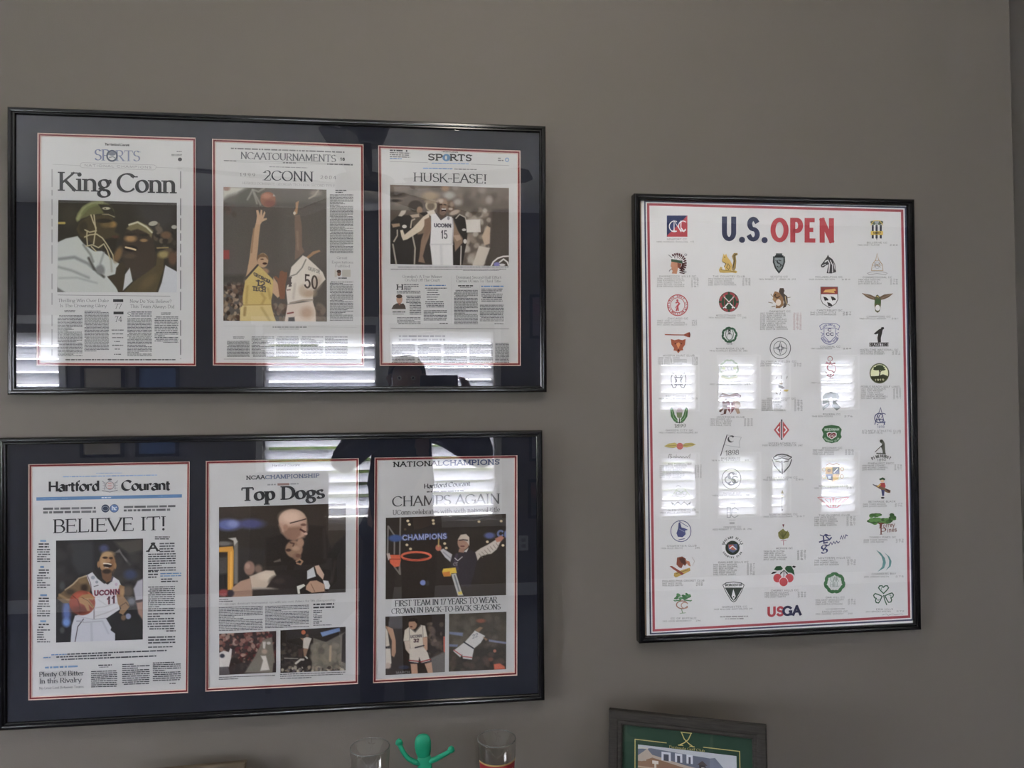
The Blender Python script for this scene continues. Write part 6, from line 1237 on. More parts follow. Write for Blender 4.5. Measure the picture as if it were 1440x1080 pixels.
def d(q): q.poly([(258, 852), (290, 834), (330, 828), (348, 838), (350, 856), (320, 864), (288, 860)], (176, 158, 80)).poly([(474, 840), (444, 828), (400, 832), (384, 842), (384, 858), (412, 860), (446, 852)], (176, 158, 80)).line([(270, 850), (340, 846)], 3, (130, 112, 50)).line([(462, 840), (390, 848)], 3, (130, 112, 50)).ell(365, 852, 22, 23, (178, 88, 80)).line([(350, 846), (380, 846)], 2, (140, 60, 56)).line([(288, 932), (294, 906), (308, 908), (300, 920), (312, 926), (300, 934)], 4, (120, 118, 112)).line([(318, 930), (326, 922), (334, 930), (344, 906), (340, 930), (352, 922), (360, 930), (370, 920), (378, 930), (386, 922), (398, 930), (408, 922), (416, 930), (436, 904), (430, 932)], 4, (120, 118, 112))
emb(C_, 'gold wings with a red ball above script', d)
def d(q): q.line([(640, 916), (684, 774)], 6, (72, 72, 72)).line([(684, 776), (720, 782), (780, 792), (764, 826), (770, 860), (716, 852), (664, 842)], 3, (150, 150, 148)).text('C', 690, 824, 730, 824, 42, 'black', (72, 72, 72)).text('1898', 672, 914, 764, 910, 34, 'serif', (90, 90, 88))
emb(C_, 'outlined flag with a blackletter initial', d)
def d(q): q.line([(994, 930), (1020, 912), (1054, 906), (1088, 912), (1120, 926)], 8, (64, 64, 62)).line([(994, 930), (1008, 944), (1054, 930), (1098, 942), (1120, 926)], 6, (64, 64, 62)).line([(990, 942), (1002, 980), (1044, 1030)], 7, (64, 64, 62)).line([(1120, 940), (1106, 982), (1066, 1030)], 7, (64, 64, 62)).line([(1054, 950), (1056, 1040)], 8, (72, 72, 70)).line([(1010, 952), (1046, 960)], 6, (64, 64, 62)).line([(1100, 950), (1064, 960)], 6, (64, 64, 62)).line([(1034, 1010), (1048, 1030)], 6, (100, 100, 98)).line([(1078, 1010), (1064, 1030)], 6, (100, 100, 98)).line([(1030, 924), (1054, 918), (1080, 922)], 4, (64, 64, 62))
emb(C_, 'black interlaced shield monogram', d)
def d(q): q.ring(713, 112, 64, 68, 5, (96, 96, 94)).text('S', 686, 156, 742, 156, 88, 'heavy', (64, 64, 62)).ring(692, 118, 22, 22, 7, (80, 80, 78), 40, 320).ring(738, 118, 22, 22, 7, (80, 80, 78), 40, 320).text('1897', 700, 186, 728, 186, 10, 'sans', (140, 138, 134))
emb(E_, 'ring round a large black letter', d)
def d(q): q.line([(684, 372), (684, 306), (706, 306), (706, 372), (684, 372)], 5, (140, 140, 136)).line([(760, 322), (736, 306), (716, 318), (714, 362), (734, 374), (760, 360)], 6, (150, 150, 146)).line([(700, 292), (734, 292), (734, 276), (704, 276)], 4, (170, 170, 166)).line([(680, 340), (750, 340)], 4, (150, 150, 146)).line([(696, 390), (740, 390)], 4, (170, 168, 164)).rect(700, 404, 734, 418, (160, 158, 154))
emb(E_, 'pale grey block monogram', d)
def d(q): q.poly([(482, 30), (580, 28), (584, 80), (570, 120), (534, 132), (496, 120), (482, 84)], (206, 190, 150)).poly([(486, 34), (532, 33), (532, 80), (486, 80)], (190, 150, 80)).poly([(532, 33), (578, 32), (578, 80), (532, 80)], (46, 48, 72)).poly([(486, 80), (532, 80), (532, 124), (498, 116), (486, 90)], (60, 66, 104)).poly([(532, 80), (578, 80), (570, 114), (532, 128)], (196, 152, 76)).line([(540, 70), (568, 42)], 6, (206, 204, 204)).ell(508, 56, 12, 12, (120, 84, 44)).rect(500, 92, 520, 112, (170, 176, 190)).line([(532, 32), (532, 128)], 3, (90, 80, 60)).line([(484, 80), (580, 80)], 3, (90, 80, 60)); [q.ring(x, y, 10, 12, 4, (170, 130, 80)) for x, y in ((474, 50), (596, 46), (474, 100), (594, 96))]; q.line([(490, 20), (510, 8), (534, 16), (560, 8), (578, 18)], 6, (150, 116, 76))
emb(F, 'quartered gold and navy crest', d)
def d(q):
    PK = (188, 110, 112)
    for s in (-1, 1): q.line([(536, 306), (536 + s * 30, 304), (536 + s * 104, 238), (536 + s * 92, 236), (536 + s * 20, 246), (536 + s * 16, 302)], 5, PK).line([(536 + s * 28, 300), (536 + s * 84, 246)], 4, PK).line([(536 + s * 24, 280), (536 + s * 56, 248)], 4, PK)
    q.poly([(530, 246), (544, 246), (544, 304), (530, 304)], (196, 130, 130)).line([(524, 240), (550, 240)], 5, PK)
emb(F, 'pink red winged emblem in outline', d)
def d(q): q.poly([(846, 112), (870, 102), (888, 112), (884, 122), (850, 122)], (44, 76, 48)).ell(868, 128, 13, 10, (206, 172, 130)).poly([(856, 140), (884, 138), (890, 162), (880, 186), (860, 186), (834, 162)], (180, 60, 52)).poly([(804, 150), (832, 156), (880, 172), (924, 190), (920, 208), (900, 206), (850, 180), (826, 166)], (116, 84, 56)).line([(804, 150), (826, 162)], 7, (90, 90, 92)).poly([(860, 186), (882, 188), (880, 226), (866, 228)], (64, 70, 108)).ell(870, 240, 12, 6, (50, 44, 40)).line([(856, 148), (836, 166)], 8, (206, 172, 60)).line([(890, 180), (918, 200)], 8, (70, 40, 40))
emb(F, 'figure in a red top carrying a golf bag', d)
def d(q): q.ring(372, 206, 40, 32, 5, (176, 176, 160)).line([(312, 226), (340, 190), (372, 204), (404, 190), (434, 226)], 6, (176, 180, 156)).text('GVC', 340, 222, 404, 220, 26, 'serif', (150, 152, 140)).line([(308, 270), (330, 288), (352, 268), (372, 286), (394, 268), (416, 288), (438, 268)], 6, (112, 112, 108)).ell(430, 280, 7, 5, (90, 90, 88)).ell(316, 282, 7, 5, (90, 90, 88)).line([(340, 164), (352, 156), (374, 164)], 4, (150, 148, 144))
emb(E_, 'faint crossed club crest', d)
def d(q): q.line([(1054, 330), (1056, 220)], 4, (110, 104, 96)).poly([(1048, 212), (1056, 186), (1066, 212)], (130, 120, 84)).line([(1046, 222), (1068, 232)], 4, (190, 170, 90)).poly([(1050, 316), (1056, 334), (1062, 316)], (100, 96, 90))
emb(E_, 'single upright feathered arrow', d)
def d(q):
    R = random.Random(3)
    for i in range(26): q.ell(862 + R.uniform(-84, 84), 380 + R.uniform(-26, 30), R.uniform(14, 24), R.uniform(9, 14), R.choice(((66, 106, 48), (84, 128, 56), (54, 90, 42))))
    q.poly([(836, 412), (900, 408), (866, 418), (862, 446), (848, 446), (850, 420)], (112, 56, 44)).text('T', 834, 446, 870, 446, 38, 'heavy', (112, 56, 44)).text('orrey', 872, 442, 950, 434, 30, 'sans', (112, 56, 44)).text('P', 852, 488, 892, 486, 44, 'heavy', (112, 56, 44)).text('ines', 900, 474, 964, 468, 32, 'sans', (112, 56, 44))
emb(F, 'green spreading tree over brown lettering', d)
def d(q): q.ring(372, 465, 68, 71, 5, (76, 80, 116)).poly([(356, 410), (366, 404), (376, 440), (404, 448), (420, 456), (400, 462), (404, 486), (384, 506), (352, 504), (342, 480), (354, 446)], (66, 72, 118)).line([(360, 398), (420, 436)], 4, (90, 94, 130)).line([(356, 524), (398, 516)], 5, (76, 80, 116)).line([(360, 450), (396, 470)], 4, (130, 134, 160))
emb(E_, 'navy figure in a thin blue ring', d)
def d(q): q.poly([(1056, 420), (1070, 418), (1064, 442)], (110, 42, 52)).poly([(1030, 500), (1028, 474), (1046, 460), (1062, 448), (1076, 464), (1100, 470), (1106, 490), (1096, 512), (1060, 522), (1040, 516)], (128, 124, 62)); [q.line([(1062, 514), (1034 + i * 12, 470 - (i % 2) * 8)], 4, (92, 92, 44)) for i in range(6)]; q.line([(1064, 526), (1064, 560)], 4, (176, 110, 116)).line([(1046, 530), (1084, 528)], 4, (176, 120, 124))
emb(E_, 'wicker basket flag top with leaves', d)
def d(q): q.text('S', 452, 620, 500, 612, 60, 'heavy', NB).line([(446, 490), (470, 500), (486, 486), (500, 496), (520, 494)], 6, NB).line([(440, 540), (470, 530), (510, 524), (526, 506)], 9, NB).line([(470, 500), (474, 546), (500, 540)], 9, NB).line([(486, 500), (510, 520)], 8, NB).line([(466, 600), (490, 566), (512, 556)], 7, NB).line([(506, 560), (520, 540), (528, 556), (540, 536), (548, 550), (560, 532), (568, 546), (580, 534)], 5, NB).line([(584, 520), (592, 496), (600, 520), (606, 494), (614, 516), (622, 490), (634, 498)], 6, NB).ell(488, 492, 14, 7, NB)
emb(F, 'navy script with a small golfer', d)
def d(q): q.poly([(826, 592), (858, 612), (884, 646), (892, 678), (880, 714), (836, 740), (866, 706), (872, 672), (862, 636)], (84, 132, 126)).poly([(880, 608), (914, 636), (930, 668), (924, 702), (890, 732), (912, 700), (914, 664), (904, 636)], (84, 132, 126))
emb(F, 'two teal sail crescents', d)
def d(q): q.poly([(346, 644), (380, 636), (404, 650), (414, 680), (400, 700), (388, 690), (376, 716), (360, 710), (342, 690)], (120, 62, 40)).poly([(360, 650), (388, 644), (404, 668), (398, 690), (376, 680), (366, 664)], (80, 44, 32)).poly([(400, 660), (430, 670), (438, 704), (420, 696)], (176, 112, 76)).poly([(326, 748), (384, 726), (432, 712), (436, 732), (390, 756), (338, 778), (324, 768)], (180, 148, 62)).poly([(296, 702), (312, 700), (370, 736), (392, 752), (380, 762), (320, 722)], (144, 66, 50)).line([(340, 752), (420, 726)], 4, (120, 92, 40)).line([(446, 640), (464, 668), (450, 700)], 3, (170, 160, 150))
emb(E_, 'brown profile above crossed gold bats', d)
def d(q): q.ring(720, 575, 62, 62, 18, (204, 200, 196)); arc_text(q, 'OAKLAND HILLS', 720, 575, 60, -160, -20, 15, (70, 76, 70)); arc_text(q, 'COUNTRY CLUB', 720, 575, 74, 150, 30, 13, (70, 76, 70), True); q.ell(720, 578, 48, 48, (50, 58, 48)).poly([(690, 556), (752, 552), (754, 590), (722, 612), (694, 594)], (80, 92, 120)).poly([(694, 556), (724, 556), (744, 590), (722, 594), (696, 580)], (178, 84, 60)).line([(700, 584), (720, 566), (746, 588)], 6, (206, 204, 204)).line([(664, 548), (676, 560)], 6, (110, 116, 110)).line([(776, 546), (762, 560)], 6, (110, 116, 110))
emb(E_, 'dark green round crest with lettering', d)
def d(q): q.line([(1066, 730), (1030, 770)], 5, (60, 66, 56)).line([(1068, 730), (1066, 790)], 5, (60, 66, 56)).line([(1070, 730), (1104, 770)], 5, (60, 66, 56)).ell(1024, 782, 28, 29, (186, 48, 56)).ell(1104, 782, 28, 29, (186, 48, 56)).ell(1065, 806, 31, 32, (214, 190, 188)).ell(1065, 808, 28, 29, (190, 50, 58)).poly([(1000, 724), (1016, 702), (1046, 700), (1060, 716), (1052, 728), (1020, 732)], (40, 86, 54)).poly([(1074, 714), (1086, 700), (1116, 700), (1134, 730), (1140, 764), (1120, 748), (1096, 744), (1078, 728)], (40, 86, 54)).poly([(980, 752), (994, 740), (1024, 738), (1006, 750), (990, 754)], (34, 34, 34)).poly([(1120, 706), (1132, 698), (1150, 704), (1138, 714)], (34, 34, 34)).line([(1050, 740), (1044, 752)], 6, (40, 40, 40)).line([(1082, 740), (1092, 752)], 6, (40, 40, 40))
emb(E_, 'three red cherries with green leaves', d)
def d(q): wreath(q, 545, 815, 60, 14, (60, 112, 66), 0, 360, 12, 20); q.text('OAK', 518, 806, 572, 804, 34, 'light', (130, 140, 130)).text('HILL', 516, 842, 574, 840, 32, 'light', (130, 140, 130))
emb(F, 'green oak leaf wreath round two words', d)
def d(q):
    for cx, cy, a in ((876, 860, 0), (842, 914, -110), (910, 910, 110)):
        P = [(0, 26), (-22, 4), (-34, -12), (-26, -26), (-10, -26), (0, -16), (10, -26), (26, -26), (34, -12), (22, 4), (0, 26)]; t = math.radians(a)
        q.line([(cx + x * math.cos(t) - y * math.sin(t), cy + x * math.sin(t) + y * math.cos(t)) for x, y in P], 7, (44, 86, 60)).line([(cx + x * math.cos(t) * .5 - y * .5 * math.sin(t), cy + x * .5 * math.sin(t) + y * .5 * math.cos(t)) for x, y in P[1:5]], 4, (90, 124, 100))
    q.line([(876, 896), (884, 930), (898, 964)], 7, (44, 86, 60))
emb(F, 'outlined green shamrock', d)
def d(q):
    R = random.Random(5)
    for i in range(16): q.ell(386 + R.uniform(-46, 46), 904 + R.uniform(-18, 22), R.uniform(10, 16), R.uniform(6, 10), R.choice(((66, 122, 72), (88, 142, 86), (60, 110, 66))), R.uniform(-40, 40))
    for s in (-1, 1): q.line([(384 + s * 10, 930), (384 + s * 54, 936), (384 + s * 60, 930)], 7, (72, 128, 76))
    q.ring(380, 962, 38, 26, 7, (150, 104, 84), 20, 330).ring(398, 966, 24, 20, 6, (172, 130, 110), 30, 330).line([(376, 990), (384, 1020)], 5, (110, 140, 100)).line([(364, 1020), (404, 1016)], 4, (120, 150, 110))
emb(E_, 'green tree above a brown letter', d)
def d(q): q.poly([(652, 828), (676, 812), (728, 806), (780, 812), (802, 828), (780, 880), (744, 938), (728, 946), (710, 936), (676, 880)], (66, 70, 68)).poly([(658, 830), (680, 817), (728, 811), (776, 817), (796, 830), (776, 878), (740, 934), (728, 940), (714, 932), (680, 878)], (208, 206, 200)).text('WORCESTER', 670, 838, 784, 836, 17, 'bold', (70, 74, 72)).poly([(668, 846), (788, 846), (744, 924), (728, 936), (712, 922)], (58, 66, 58)).poly([(726, 856), (734, 880), (742, 904), (728, 930), (714, 904), (720, 880)], (206, 204, 198)).ell(728, 908, 5, 5, (60, 66, 60))
emb(E_, 'dark triangular shield with a white flame', d)

# ================================================================ ON THE CREDENZA
TZ = .755
# --- two pint glasses
M_RIM = mat('thick glass rim', (.62, .66, .64), .03, 0, .8)
M_RIM.node_tree.nodes['Principled BSDF'].inputs['Transmission Weight'].default_value = .9
def pint(x, y, h, r, label, decal):
    g = thing('pint_glass', label, 'glass', (x, y, TZ), (0, 0, 0), 'pint glasses on the credenza')
    rb = r * .72
    prof = [(0, 0), (rb - .002, 0), (rb, .003), (rb + (r - rb) * .5, h * .5), (r, h - .002), (r - .0008, h), (r - .002, h - .0005), (rb + (r - rb) * .5 - .0024, h * .5), (rb - .004, .016), (0, .012)]
    MB().lathe(prof, 56).build('glass_body', M_TUMBLER, g, True)
    n = 56; ring = [(r - .0010 + .0012 * math.cos(a * PI / 4), h + .0012 * math.sin(a * PI / 4)) for a in range(8)]
    MB().lathe(ring, n, closed=True).build('rim', M_RIM, g, True)
    decal(g, r, rb, h)
    return g
def band(g, r, rb, h, z0, z1, a0, a1, m, name='printed_band', off=.0006):
    n = 30; vs = []; fs = []
    for i in range(n + 1):
        a = math.radians(a0 + (a1 - a0) * i / n)
        for z in (z0, z1):
            q = rb + (r - rb) * z / h + off; vs.append((q * math.cos(a), q * math.sin(a), z))
    for i in range(n): fs.append((2 * i, 2 * i + 2, 2 * i + 3, 2 * i + 1))
    o = link_mesh(name, vs, fs, m, g)
    s = o.modifiers.new('solid', 'SOLIDIFY'); s.thickness = .0003
    return o
M_LBLUE = mat('dark glass print', (.03, .03, .035), .5)
M_LRED = mat('red glass print', (.25, .012, .018), .5)
M_LGOLD = mat('gold glass print', (.42, .30, .12), .4)
def dec1(g, r, rb, h): band(g, r, rb, h, .05, .128, -140, -40, M_LBLUE)
def dec2(g, r, rb, h):
    band(g, r, rb, h, .06, .150, -160, -20, M_LRED)
    for i in range(8):
        a = -150 + 15.5 * i; band(g, r, rb, h, .085, .138, a, a + 5, M_LGOLD, 'gold_letter', .0012)
    band(g, r, rb, h, -.0 + .148, .151, -160, -15, M_LGOLD, 'gold_rim', .0012)
pint(-.8675, -.0765 - .01, .185, .038, 'clear pint glass with a dark print, left of the green toy', dec1)
pint(-.6230, -.0725 - .01, .185, .038, 'clear pint glass with a red and gold print, right of the green toy', dec2)

# --- bendy green toy figure
M_GREEN = mat('matte green rubber', (.005, .27, .145), .5, 0, .4)
toy = thing('toy_figure', 'green bendy rubber toy figure with raised arms between the pint glasses', 'toy', (-.763, -.062, TZ))
MB().tube([(0, 0, .074), (0, 0, .09), (0, 0, .125), (-.001, 0, .142), (-.002, 0, .152)], [.014, .0165, .0145, .0135, .012], 20, .45).build('torso', M_GREEN, toy, True)
MB().tube([(-.0015, 0, .146), (-.002, 0, .15), (-.003, 0, .158), (-.004, 0, .168), (-.004, 0, .178), (-.004, 0, .186), (-.004, 0, .191), (-.004, 0, .1925)], [.010, .0125, .0150, .0160, .0158, .0138, .009, .003], 24, .5).build('head', M_GREEN, toy, True)
for s, P in ((-1, [(-.008, 0, .136), (-.020, 0, .1385), (-.032, 0, .146), (-.041, 0, .157), (-.0475, 0, .170), (-.051, 0, .178)]), (1, [(.008, 0, .139), (.020, 0, .1415), (.032, 0, .147), (.043, 0, .152), (.052, 0, .158)])):
    a = MB().tube(P, [.006, .0055, .005, .0045, .0048, .004][:len(P)], 14, .8).build('arm', M_GREEN, toy, True)
    e = P[-1]; MB().tube([(e[0] - s * .006, 0, e[2] - .004), (e[0] - s * .001, 0, e[2]), (e[0] + s * .003, 0, e[2] + .003), (e[0] + s * .005, 0, e[2] + .004)], [.004, .0072, .0066, .002], 14, .7).build('hand', M_GREEN, a, True)
for s in (-1, 1):
    l = MB().tube([(s * .006, 0, .082), (s * .011, 0, .05), (s * .015, 0, .012)], [.0085, .008, .0095], 14, .6).build('leg', M_GREEN, toy, True)
    MB().tube([(s * .015, .010, .006), (s * .0155, 0, .006), (s * .017, -.018, .006), (s * .017, -.024, .005)], [.004, .0065, .006, .003], 12, .9).build('foot', M_GREEN, l, True)

# --- leaning wooden frame with the green mat
M_GREYWOOD = mat('weathered grey wood', (.036, .032, .028), .7, 0, .3, 0, (60, .4), (22, (1, 14, 14), (.022, .019, .017)))
FW, FH = .302, .214
lean = math.radians(9); yaw = math.radians(-21.5)
gf = thing('picture_frame', 'weathered grey wood frame with a green mat leaning below the golf poster', 'picture frame')
gM = Matrix.Translation((-.259, -.135, TZ + FH / 2 * math.cos(lean) + .009)) @ Matrix.Rotation(yaw, 4, 'Z') @ Matrix.Rotation(-lean, 4, 'X')
gf.matrix_world = gM
moulding(gf, FW, FH, .027, .018, M_GREYWOOD, groove=True)
glass(gf, FW, FH, .0255, .0058, .0078)
class LocalInk(Ink):
    """ink entered directly in frame millimetres (x right, y down from the top left corner)"""
    def build(s, name, parent, label=None, W=FW, H=FH):
        V = [(x / 1000 - W / 2, s.d - l * 2e-5, H / 2 - y / 1000) for (x, y), l in zip(s.px, s.lifts)]
        me = bpy.data.meshes.new(name); me.from_pydata(V, [], s.faces)
        ca = me.color_attributes.new('ink', 'FLOAT_COLOR', 'CORNER')
        ca.data.foreach_set('color', np.repeat(np.c_[np.array(s.cols), np.ones(len(s.faces))], [len(f) for f in s.faces], axis=0).ravel())
        me.materials.append(M_INK); o = bpy.data.objects.new(name, me); COL.objects.link(o); o.parent = parent
        if label: o['label'] = label
        return o
GG = (32, 66, 49); GO = (196, 176, 96)
k = LocalInk(gM, .0105, (255, 255, 255), 1.0)
k.rect(20, 20, 282, 196, GG)
x0, x1, y0, y1 = 52, 252, 53, 178
for P in ([(x0 + 62, y0), (x0, y0), (x0, y1), (x1, y1), (x1, y0), (x1 - 68, y0)],): k.line(P, 1.6, GO)
k.line([(141, 30), (163, 30)], 1.8, GO).line([(143, 31), (148, 42), (156, 49), (164, 54)], 1.8, GO).line([(161, 31), (156, 42), (148, 49), (139, 54)], 1.8, GO).line([(136, 54.5), (146, 54)], 1.6, GO).line([(158, 54), (168, 54.5)], 1.6, GO)
k.text('Peninsula Golf Club', 119, 61.5, 187, 61.5, 4.6, 'serif', GO)
mb = k.build('mat_board', gf, 'green mat with gold lines and lettering')
k = LocalInk(gM, .0101, (255, 255, 255), 1.0)
px0, px1, py0, py1 = 58, 246, 62, 172
k.rect(px0, py0, px1, py1, (176, 181, 192))
k.poly([(px0, 70), (84, 66), (150, 70), (196, 72), (214, 92), (214, py1), (px0, py1)], (96, 104, 124))
k.poly([(196, 72), (206, 70), (238, 104), (240, py1), (196, py1)], (110, 118, 138))
k.poly([(px0, 84), (86, 78), (148, 92), (196, 98), (196, py1), (px0, py1)], (140, 104, 76))
k.poly([(px0, 82), (76, 68), (86, 78), (150, 90), (198, 96), (198, 101), (148, 95), (86, 83), (66, 92), (px0, 92)], (176, 160, 146))
for x, w in ((104, 18), (130, 14), (152, 12)): k.rect(x, 70, x + w, 86, (196, 202, 216)).rect(x + 4, 74, x + w - 4, 86, (70, 74, 92))
k.rect(176, 84, 188, 104, (66, 58, 60)).poly([(172, 86), (182, 78), (192, 86)], (80, 70, 70)).rect(180, 90, 186, 100, (210, 206, 200))
for x in (66, 96, 112, 128, 146, 164): k.rect(x, 106, x + 9, 126, (84, 64, 52)).rect(x + 1.5, 108, x + 7.5, 124, (62, 60, 66))
for y in (104, 132): k.rect(px0, y - 3, 196, y, (176, 150, 122))
k.rect(px0, 66, 78, 68.5, (190, 184, 176)).rect(px0, 88, 74, 90.5, (170, 160, 150)).rect(86, 88, 98, 94, (206, 200, 190)).rect(90, 94, 94, 110, (196, 186, 170))
k.rect(px0, 160, px1, py1, (70, 104, 62))
k.build('photograph', mb, 'colour photograph of a clubhouse')
MB().box((-FW / 2 + .015, .0125, -FH / 2 + .015), (FW / 2 - .015, .0155, FH / 2 - .015)).build('backing_board', M_BACK, gf)
MB().xbox((.05, .004, .13), Matrix.Translation((0, .034, -.030)) @ Matrix.Rotation(math.radians(16), 4, 'X')).build('easel_leg', M_BACK, gf)

# --- small tan frame at the left, only its top corner in view
M_TAN = mat('pale tan wood', (.12, .095, .066), .6, 0, .3, 0, None, (14, (1, 10, 10), (.09, .07, .046)))
tf = thing('picture_frame', 'small tan wood frame standing on the credenza left of the pint glasses', 'picture frame')
TW, TH = .20, .147
tM = Matrix.Translation((-1.205, -.070, TZ + TH / 2 * math.cos(.12) + .0085)) @ Matrix.Rotation(math.radians(4), 4, 'Z') @ Matrix.Rotation(-.12, 4, 'X')
tf.matrix_world = tM
moulding(tf, TW, TH, .014, .014, M_TAN, groove=False)
glass(tf, TW, TH, .0125, .0058, .0074)
MB().box((-TW / 2 + .01, .0095, -TH / 2 + .01), (TW / 2 - .01, .0125, TH / 2 - .01)).build('picture_print', mat('grey picture', (.2, .2, .2), .6), tf)
MB().xbox((.04, .004, .11), Matrix.Translation((0, .028, -.028)) @ Matrix.Rotation(math.radians(18), 4, 'X')).build('easel_leg', M_BACK, tf)

# ================================================================ THE PHOTOGRAPHER (seen mirrored in the glass) AND THE PHONE
M_SKIN = mat('skin', (.42, .26, .19), .55)
M_SHIRT = mat('charcoal knit shirt', (.020, .020, .026), .9)
M_TROUSER = mat('dark navy trousers', (.016, .017, .026), .9)
M_SHOE = mat('black leather shoe', (.012, .012, .012), .4)
M_HAIR = mat('dark brown hair', (.03, .018, .012), .7)
def skin(name, nodes, edges, root, m, parent, level=2):
    """nodes: name -> (x, y, z, r); grows one continuous surface along the edges"""
    names = list(nodes); idx = {n: i for i, n in enumerate(names)}
    me = bpy.data.meshes.new(name)
    me.from_pydata([nodes[n][:3] for n in names], [(idx[a], idx[b]) for a, b in edges], [])
    o = bpy.data.objects.new(name, me); COL.objects.link(o)
    sk = o.modifiers.new('skin', 'SKIN'); sk.use_smooth_shade = True
    for i, n in enumerate(names):
        r = nodes[n][3]; rx, ry = r if isinstance(r, tuple) else (r, r)
        me.skin_vertices[0].data[i].radius = (rx, ry)
        me.skin_vertices[0].data[i].use_root = (n == root)
    ss = o.modifiers.new('sub', 'SUBSURF'); ss.levels = level; ss.render_levels = level
    bpy.context.view_layer.update()
    dg = bpy.context.evaluated_depsgraph_get()
    full = bpy.data.meshes.new_from_object(o.evaluated_get(dg))
    bpy.data.objects.remove(o); bpy.data.meshes.remove(me)
    full.name = name; full.materials.clear(); full.materials.append(m)
    full.polygons.foreach_set('use_smooth', [True] * len(full.polygons))
    o = bpy.data.objects.new(name, full); COL.objects.link(o); o.parent = parent
    return o
PX, PY = -.89, -1.93
per = thing('person', 'person in dark clothes standing and holding a phone up in both hands', 'person', (PX, PY, 0))
def W(x, y, z, r): return (x - PX, y - PY, z, r)
N = {'pelvis': W(-.90, -1.94, .96, (.15, .11)), 'belly': W(-.90, -1.94, 1.12, (.15, .11)), 'chest': W(-.895, -1.93, 1.32, (.165, .115)), 'collar': W(-.885, -1.925, 1.45, (.10, .08)),
     'neck': W(-.875, -1.91, 1.52, .054), 'jaw': W(-.87, -1.885, 1.585, (.062, .072)), 'skull': W(-.868, -1.89, 1.655, (.076, .092)), 'crown': W(-.868, -1.895, 1.715, (.055, .066)),
     'shl': W(-1.07, -1.925, 1.42, .062), 'ell': W(-1.175, -1.83, 1.26, .046), 'wrl': W(-.87, -1.60, 1.50, .029), 'pal': W(-.853, -1.552, 1.555, (.030, .017)),
     'shr': W(-.71, -1.925, 1.42, .062), 'elr': W(-.51, -1.80, 1.28, .046), 'wrr': W(-.59, -1.60, 1.515, .029), 'par': W(-.608, -1.552, 1.575, (.030, .017)),
     'hil': W(-.99, -1.94, .90, .088), 'knl': W(-1.03, -1.92, .50, .058), 'anl': W(-1.04, -1.95, .09, .040), 'tol': W(-1.055, -1.81, .035, .030),
     'hir': W(-.81, -1.94, .90, .088), 'knr': W(-.83, -1.92, .50, .058), 'anr': W(-.835, -1.95, .09, .040), 'tor': W(-.80, -1.81, .035, .030)}
Eg = [('pelvis', 'belly'), ('belly', 'chest'), ('chest', 'collar'), ('collar', 'neck'), ('neck', 'jaw'), ('jaw', 'skull'), ('skull', 'crown'),
      ('collar', 'shl'), ('shl', 'ell'), ('ell', 'wrl'), ('wrl', 'pal'), ('collar', 'shr'), ('shr', 'elr'), ('elr', 'wrr'), ('wrr', 'par'),
      ('pelvis', 'hil'), ('hil', 'knl'), ('knl', 'anl'), ('anl', 'tol'), ('pelvis', 'hir'), ('hir', 'knr'), ('knr', 'anr'), ('anr', 'tor')]
# fingers: four round the ends of the phone, thumb underneath
for s, hand in ((1, 'pal'), (-1, 'par')):
    cx, cy, cz = (-.853, -1.552, 1.555) if hand == 'pal' else (-.608, -1.552, 1.575)
    for i, (dx, dz, ln) in enumerate(((.012, .036, 1.0), (.002, .032, 1.08), (-.010, .024, 1.0), (-.018, .012, .82))):
        a, b, c = '%s_f%d' % (hand, i), '%s_g%d' % (hand, i), '%s_h%d' % (hand, i)
        N[a] = W(cx + s * dx, cy + .020, cz + dz, .0095); N[b] = W(cx + s * (dx + .008 * ln), cy + .050, cz + dz + .026 * ln, .0085); N[c] = W(cx + s * (dx + .020), cy + .056, cz + dz + .034 * ln, .0075)
        Eg += [(hand, a), (a, b), (b, c)]
    N[hand + '_t'] = W(cx + s * .024, cy + .008, cz - .004, .0105); N[hand + '_u'] = W(cx + s * .036, cy + .026, cz + .002, .0095); N[hand + '_v'] = W(cx + s * .044, cy + .036, cz + .008, .008)
    Eg += [(hand, hand + '_t'), (hand + '_t', hand + '_u'), (hand + '_u', hand + '_v')]
body = skin('body', N, Eg, 'pelvis', M_SKIN, per)
def grow(keys, dr, **over):
    out = {}
    for k_ in keys:
        x, y, z, r = N[k_]; out[k_] = (x, y, z, tuple(q + dr for q in r) if isinstance(r, tuple) else r + dr)
    out.update(over); return out
c = lambda a, b, t: tuple(a[i] + (b[i] - a[i]) * t for i in range(3))
ks = ['pelvis', 'belly', 'chest', 'collar', 'shl', 'ell', 'shr', 'elr']
S = grow(ks, .012); S['cfl'] = (*c(N['ell'], N['wrl'], .82), .045); S['cfr'] = (*c(N['elr'], N['wrr'], .82), .045); S['nk'] = (*c(N['collar'], N['neck'], .6), .072); S['hem'] = (N['pelvis'][0], N['pelvis'][1], .86, (.17, .125))
skin('shirt', S, [('pelvis', 'belly'), ('belly', 'chest'), ('chest', 'collar'), ('collar', 'nk'), ('collar', 'shl'), ('shl', 'ell'), ('ell', 'cfl'), ('collar', 'shr'), ('shr', 'elr'), ('elr', 'cfr'), ('pelvis', 'hem')], 'chest', M_SHIRT, per)
T = grow(['pelvis', 'hil', 'knl', 'hir', 'knr'], .014); T['al'] = (N['anl'][0], N['anl'][1], .07, .058); T['ar'] = (N['anr'][0], N['anr'][1], .07, .058)
skin('trousers', T, [('pelvis', 'hil'), ('hil', 'knl'), ('knl', 'al'), ('pelvis', 'hir'), ('hir', 'knr'), ('knr', 'ar')], 'pelvis', M_TROUSER, per)
